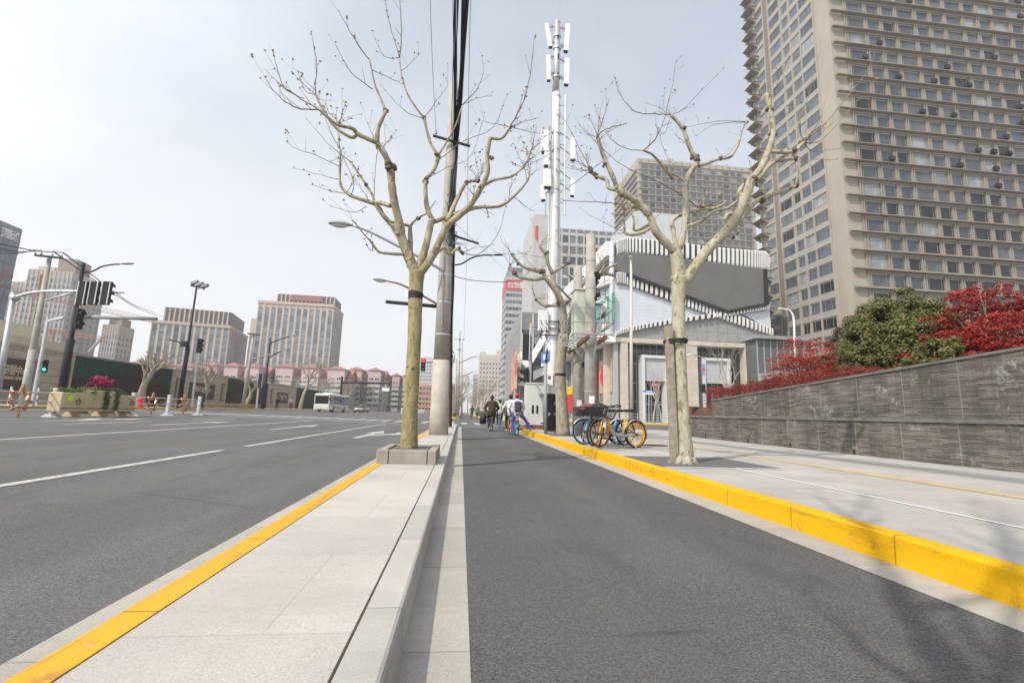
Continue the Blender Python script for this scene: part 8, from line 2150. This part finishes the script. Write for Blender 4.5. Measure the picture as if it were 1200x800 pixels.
mb = MB(); mb.box(PXR+.957, PXR+.972, y0+ln*.06, y0+ln*.12, zr_+.70, zr_+.95); mb.build('reflective_square', mat('fluorescent yellow green', (.55, .80, .02), .4), pl, world=True)
lv = Leaves(90); 
for k in range(60):
    y = lv.r.uniform(y0+.2, y1-.2); 
    if abs(y-lerp(y0, y1, .55)) < ln*.2 or lv.r.random() < .6: lv.clump(Vector((PXR+lv.r.uniform(.25, .9), y, zr_+1.15+(.13 if ys[1] < y < ys[2] else 0))), lv.r.uniform(.14, .3), 40, .11, .7, .8)
for k, y in enumerate((ys[1]+ln*.16, ys[1]+ln*.29, ys[1]+ln*.31, ys[1]+ln*.14)):
    for q in range(14): lv.clump(Vector((PXR+1.0+lv.r.uniform(0, .04), y+lv.r.uniform(-.08, .08), zr_+1.24-q*.065)), .08, 14, .08, .9, .3)
lv.build('greenery', M_leafl, pl)
fl = Leaves(91); c = Vector((PXR+.55, lerp(y0, y1, .545), zr_+1.63))
for k in range(46): u = Vector((fl.r.gauss(0, .22), fl.r.gauss(0, .30), fl.r.uniform(-.30, .36))); fl.clump(c+u*.8, .10, 26, .10, 1, .6)
fl.build('flowers', leafmat('crimson petals', [(.22, .01, .05), (.45, .03, .12), (.55, .06, .17)], .5), pl)
# far median: white bollards and flower tubs after the junction
GB = 'white bollards on the far median'
pr = None
for k in range(26):
    y = 100+k*2.4; 
    if pr is None:
        pr = thing('bollard', 'white bollard in the far median fence beyond the crossing', 'bollard', (-12.5, y, rz(-12.5)), 0, GB); mb = MB(); mb.bbox(-.14, .14, -.14, .14, 0, 1.15, .03); mb.build('shaft', M_rail, pr); mb = MB(); mb.tube([(0, .1, .95), (0, 2.3, .95)], .04, 5); mb.tube([(0, .1, .45), (0, 2.3, .45)], .04, 5); mb.build('rails', M_rail, pr)
    else: dup(pr, (-12.5, y, rz(-12.5)))
for y, l in ((101, 'flower tub with crimson flowers at the near end of the far median fence'), (121, 'flower tub with crimson flowers farther along the far median fence')):
    r = thing('flower_tub', l, 'flower tub', (-12.0, y, rz(-12))); mb = MB(); mb.bbox(-12.6, -11.6, y-.4, y+.4, rz(-12)+.002, rz(-12)+1.2, .04); mb.build('box', M_boxp, r, world=True); fl = Leaves(int(y)); fl.clump(Vector((-12.1, y, 1.7)), .5, 200, .16, .6, .6); fl.build('flowers', leafmat('crimson petals', [(.22, .01, .05), (.45, .03, .12)], .5), r); lv = Leaves(int(y)+5); lv.clump(Vector((-12.1, y, 1.42)), .55, 160, .16, .4, .6); lv.build('greenery', M_leafl, r)
# small kerbside things
for px, l in ((10, 'short red and white marker post left of the concrete pole'), (42, 'short red and white marker post right of the slim grey post')):
    b = pole_xy(px, -28.6); r = thing('marker_post', l, 'post', b)
    for k in range(5): mb = MB(); mb.tube([b+Z_*(k*.24), b+Z_*(k*.24+.239)], [.06, .06], 10); mb.build('band', M_redsign if k % 2 else M_white, r, world=True)
b = pole_xy(164, -28.8); r = thing('fire_hydrant', 'red fire hydrant at the far kerb right of the flower planter', 'hydrant', b)
mb = MB(); mb.tube([b, b+Z_*.1, b+Z_*.101, b+Z_*.75, b+Z_*.95], [.28, .28, .19, .19, .03], 14); mb.build('barrel', M_redsign, r, world=True, smooth=False)
for s_ in (-1, 1): mb = MB(); mb.tube([b+Z_*.55, b+Z_*.55+Vector((.3*s_, 0, 0))], [.09, .09], 10); mb.build('outlet', M_redsign, r, world=True)
# ---- construction cranes beyond the towers
M_orange = mat('orange crane paint', (.50, .22, .09), .6, .1, 2); M_cred = mat('red crane paint', (.45, .05, .06), .6, .1, 2)
def lattice(p, q, w_, n, m, name, par, r_=.06):
    p, q = Vector(p), Vector(q); d = (q-p).normalized(); u = Vector((0, 0, 1)) if abs(d.z) < .8 else Vector((0, 1, 0)); a = d.cross(u).normalized(); b = a.cross(d)
    mb = MB(); cs = [(-a-b)*w_/2, (a-b)*w_/2, (b)*w_/2]
    for c in cs: mb.bar(p+c, q+c, r_*1.4)
    for i in range(n):
        t0, t1 = i/n, (i+1)/n
        for k in range(3):
            c0, c1 = cs[k], cs[(k+1) % 3]; mb.bar(lerp(p, q, t0)+c0, lerp(p, q, (t0+t1)/2)+c1, r_); mb.bar(lerp(p, q, (t0+t1)/2)+c1, lerp(p, q, t1)+c0, r_)
    return mb.build(name, m, par, world=True, fix=False)
CYd = 165
cb_ = aty(38, 430, CYd); cr_ = thing('tower_crane', 'orange tower crane whose long jib passes behind the signal gantry', 'crane', (cb_.x, CYd, .4), 0, 'tower cranes on the construction site')
lattice((cb_.x, CYd, .4), aty(46, 345, CYd), 2.0, 20, M_orange, 'mast', cr_, .10); lattice(aty(-20, 332, CYd), aty(182, 376, CYd+18), 1.7, 34, M_orange, 'jib', cr_, .06)
mb = MB(); mb.bar(aty(45, 346, CYd), aty(49, 322, CYd), .5); mb.bar(aty(49, 322, CYd), aty(120, 360, CYd+10), .1); mb.bar(aty(49, 322, CYd), aty(10, 337, CYd), .1); mb.build('apex', M_orange, cr_, world=True)
b = aty(60, 430, 150); c2 = thing('tower_crane', 'lower orange crane with jib crossing the base of the apartment towers', 'crane', (b.x, 150, .4), 0, 'tower cranes on the construction site')
lattice((b.x, 150, .4), aty(62, 386, 150), 1.5, 10, M_orange, 'mast', c2, .09); lattice(aty(30, 384, 150), aty(124, 397, 155), 1.3, 22, M_orange, 'jib', c2, .07)
mb = MB(); mb.bar(aty(104, 413, 152), aty(119, 396, 154.5), .6); mb.build('strut', M_grey_metal, c2, world=True)
b = aty(-8, 430, 158); c3 = thing('tower_crane', 'red luffing crane arm in front of the glass tower at the left edge', 'crane', (b.x, 158, .4), 0, 'tower cranes on the construction site')
lattice((b.x, 158, .4), aty(-4, 340, 158), 1.8, 14, M_cred, 'mast', c3, .07); lattice(aty(-4, 338, 158), aty(13, 317, 158), 1.8, 8, M_cred, 'jib', c3, .06)

# ============================================================ VEHICLES
# ---- white city bus
M_busw = mat('white bus paint', (.66, .67, .66), .3, .04, 2); M_busg = mat('pale green bus swoosh', (.36, .50, .22), .35, .1, 2)
by = 78.0; bL, bR = aty(365.5, 481, by), aty(386.5, 481, by); bz = rz(bL.x)
bus = thing('city_bus', 'white city bus with pale green swooshes driving toward the viewer on the far carriageway', 'bus', ((bL.x+bR.x)/2, by, bz), R_(-90))
bus.rotation_euler = (0, 0, R_(-90)-.06); W_, Lb, Hb_ = 2.5, 10.5, 2.95
# bus frame: +x forward, y left, origin at front centre on the ground
mb = MB(); sec = [(0, -W_/2), (.0, W_/2)]
def busbox(x0, x1, y0, y1, z0, z1, m, nm, par=None, b=.05):
    mb = MB(); mb.bbox(x0, x1, y0, y1, z0, z1, b); return mb.build(nm, m, par or bus)
busbox(-Lb, 0, -W_/2, W_/2, .34, 1.25, M_busw, 'lower_body', b=.09)
busbox(-Lb+.05, -.10, -W_/2+.04, W_/2-.04, 1.251, 2.62, M_g_dark, 'window_band', b=.07)
busbox(-Lb, -.02, -W_/2, W_/2, 2.621, Hb_, M_busw, 'roof', b=.12)
busbox(-6.5, -2.5, -.8, .8, Hb_+.001, Hb_+.22, M_busw, 'roof_unit', b=.08)
for x in (-2.9, -4.3, -5.7, -7.2, -8.8, -10.2):
    for s_ in (-1, 1): mb = MB(); mb.box(x-.05, x+.05, s_*(W_/2-.035)-.02, s_*(W_/2-.035)+.02, 1.252, 2.62); mb.build('window_pillar', M_dark_metal, bus)
for s_ in (-1, 1):
    mb = MB(); mb.box(-.17, -.05, s_*(W_/2-.10)-.06, s_*(W_/2-.10)+.06, 1.252, 2.62); mb.build('corner_pillar', M_busw, bus)
    mb = MB(); mb.extr([(-6.5, s_*(W_/2+.001), .5), (-3.0, s_*(W_/2+.001), .6), (-1.2, s_*(W_/2+.001), 1.1), (-3.2, s_*(W_/2+.001), .95), (-6.8, s_*(W_/2+.001), .8)], (0, s_*.008, 0)); mb.build('green_swoosh', M_busg, bus)
    mb = MB(); mb.cyl((-2.3, s_*(W_/2+.01), .48), (-2.3, s_*(W_/2-.3), .48), .48, n=18); mb.cyl((-8.0, s_*(W_/2+.01), .48), (-8.0, s_*(W_/2-.3), .48), .48, n=18); wl = mb.build('wheels', M_tyre, bus)
    mb = MB(); mb.cyl((-2.3, s_*(W_/2+.02), .48), (-2.3, s_*(W_/2), .48), .27, n=14); mb.cyl((-8.0, s_*(W_/2+.02), .48), (-8.0, s_*(W_/2), .48), .27, n=14); mb.build('rims', M_steel, bus).parent = wl
    mb = MB(); mb.tube([(-.1, s_*(W_/2-.1), 2.7), (.28, s_*(W_/2+.12), 2.62), (.30, s_*(W_/2+.14), 2.3)], .03, 6); mb.bbox(.24, .36, s_*(W_/2+.14)-.12, s_*(W_/2+.14)+.12, 1.85, 2.32, .03); mb.build('mirror', M_dark_metal, bus)
    mb = MB(); mb.bbox(.001, .03, s_*.85-.25, s_*.85+.25, .72, .92, .01); mb.build('headlight', M_lamp, bus)
mb = MB(); mb.box(-.09, -.035, -1.02, 1.02, 2.3, 2.58); mb.build('destination_panel', M_black, bus)
mb = MB(); mb.box(.001, .02, -.28, .28, .50, .64); mb.build('number_plate', mat('yellow plate', (.60, .42, .04), .5), bus)
mb = MB(); mb.box(.001, .015, -1.1, 1.1, .36, .46); mb.build('bumper', M_grey_metal, bus)
o = text_mesh('欢迎乘坐公交', .46, M_redsign, bus, (-6.3, W_/2-.028, 1.98), (R_(90), 0, R_(180)), depth=.006, bold=.015); o.location = (-1.6, W_/2-.028, 1.98)
# ---- silver saloon
M_car = mat('silver champagne car paint', (.44, .41, .35), .28, .03, 2, metal=.45)
cy_ = 90.0; cx_ = aty(419, 481, cy_).x
car = thing('parked_car', 'silver champagne saloon car driving toward the viewer just right of the bus', 'car', (cx_, cy_, rz(cx_)), R_(-90)-.12)
car.name = 'saloon_car'
def loft(secs, m, nm, par, smooth=True):
    """car body from cross sections: (x, [(y, z) half profile from bottom to roof])"""
    mb = MB(); rows = []
    for x, hp_ in secs: rows.append([(x, y, z) for y, z in hp_]+[(x, -y, z) for y, z in reversed(hp_)])
    k = len(rows[0]); vs = [p for r in rows for p in r]
    mb.add(vs, [(i*k+j, i*k+(j+1) % k, (i+1)*k+(j+1) % k, (i+1)*k+j) for i in range(len(rows)-1) for j in range(k)]+[tuple(range(k)), tuple(range((len(rows)-1)*k, len(rows)*k))])
    return mb.build(nm, m, par, smooth=smooth)
loft([(0, [(.70, .32), (.78, .5), (.72, .68)]), (-.25, [(.82, .22), (.87, .52), (.80, .80)]), (-1.2, [(.86, .20), (.89, .56), (.84, .93)]), (-2.4, [(.87, .20), (.90, .58), (.86, .95)]), (-3.7, [(.86, .20), (.89, .60), (.84, .98)]), (-4.4, [(.80, .26), (.84, .6), (.76, .98)]), (-4.6, [(.7, .36), (.74, .6), (.66, .86)])], M_car, 'body', car)
loft([(-1.15, [(.78, .935), (.76, .94), (.70, .95)]), (-1.75, [(.80, .95), (.70, 1.25), (.62, 1.32)]), (-2.0, [(.80, .955), (.67, 1.36), (.58, 1.43)]), (-3.1, [(.80, .96), (.66, 1.37), (.57, 1.44)]), (-3.6, [(.79, .97), (.68, 1.22), (.58, 1.30)]), (-4.15, [(.74, .985), (.70, .99), (.62, 1.0)])], M_g_dark, 'glass_house', car)
loft([(-1.98, [(.60, 1.42), (.59, 1.445), (.5, 1.46)]), (-2.5, [(.62, 1.42), (.60, 1.46), (.5, 1.475)]), (-3.15, [(.59, 1.43), (.58, 1.45), (.5, 1.465)])], M_car, 'roof', car)
for x in (-.85, -3.65):
    for s_ in (-1, 1):
        mb = MB(); mb.cyl((x, s_*.91, .32), (x, s_*.68, .32), .32, n=18); wl = mb.build('wheel', M_tyre, car); mb = MB(); mb.cyl((x, s_*.917, .32), (x, s_*.90, .32), .2, n=12); mb.build('rim', M_chrome, car).parent = wl
for s_ in (-1, 1):
    mb = MB(); mb.bbox(-.10, .02, s_*.60-.14, s_*.60+.14, .56, .68, .03); mb.build('headlight', M_lamp, car); mb = MB(); mb.bbox(-1.55, -1.38, s_*.93-.09, s_*.93+.09, .93, 1.06, .03); mb.build('mirror', M_car, car)
mb = MB(); mb.box(.005, .03, -.38, .38, .50, .62); mb.build('grille', M_dark_metal, car); mb = MB(); mb.box(.02, .04, -.23, .23, .36, .48); mb.build('number_plate', M_blue_sign, car)
# ============================================================ THE AIR
mb = MB(); mb.box(-2600, 2600, -500, 3100, -1.3, 135)
hz = mb.build('haze', []); kind(hz, 'stuff')
hm = bpy.data.materials.new('pale haze'); hm.use_nodes = True
hn = hm.node_tree; hn.nodes.clear(); ho = hn.nodes.new('ShaderNodeOutputMaterial'); hv = hn.nodes.new('ShaderNodeVolumePrincipled')
hv.inputs['Color'].default_value = (.97, .975, 1.0, 1); hv.inputs['Density'].default_value = 0.0006; hv.inputs['Anisotropy'].default_value = 0.35
hn.links.new(hv.outputs[0], ho.inputs['Volume']); hz.data.materials.append(hm)
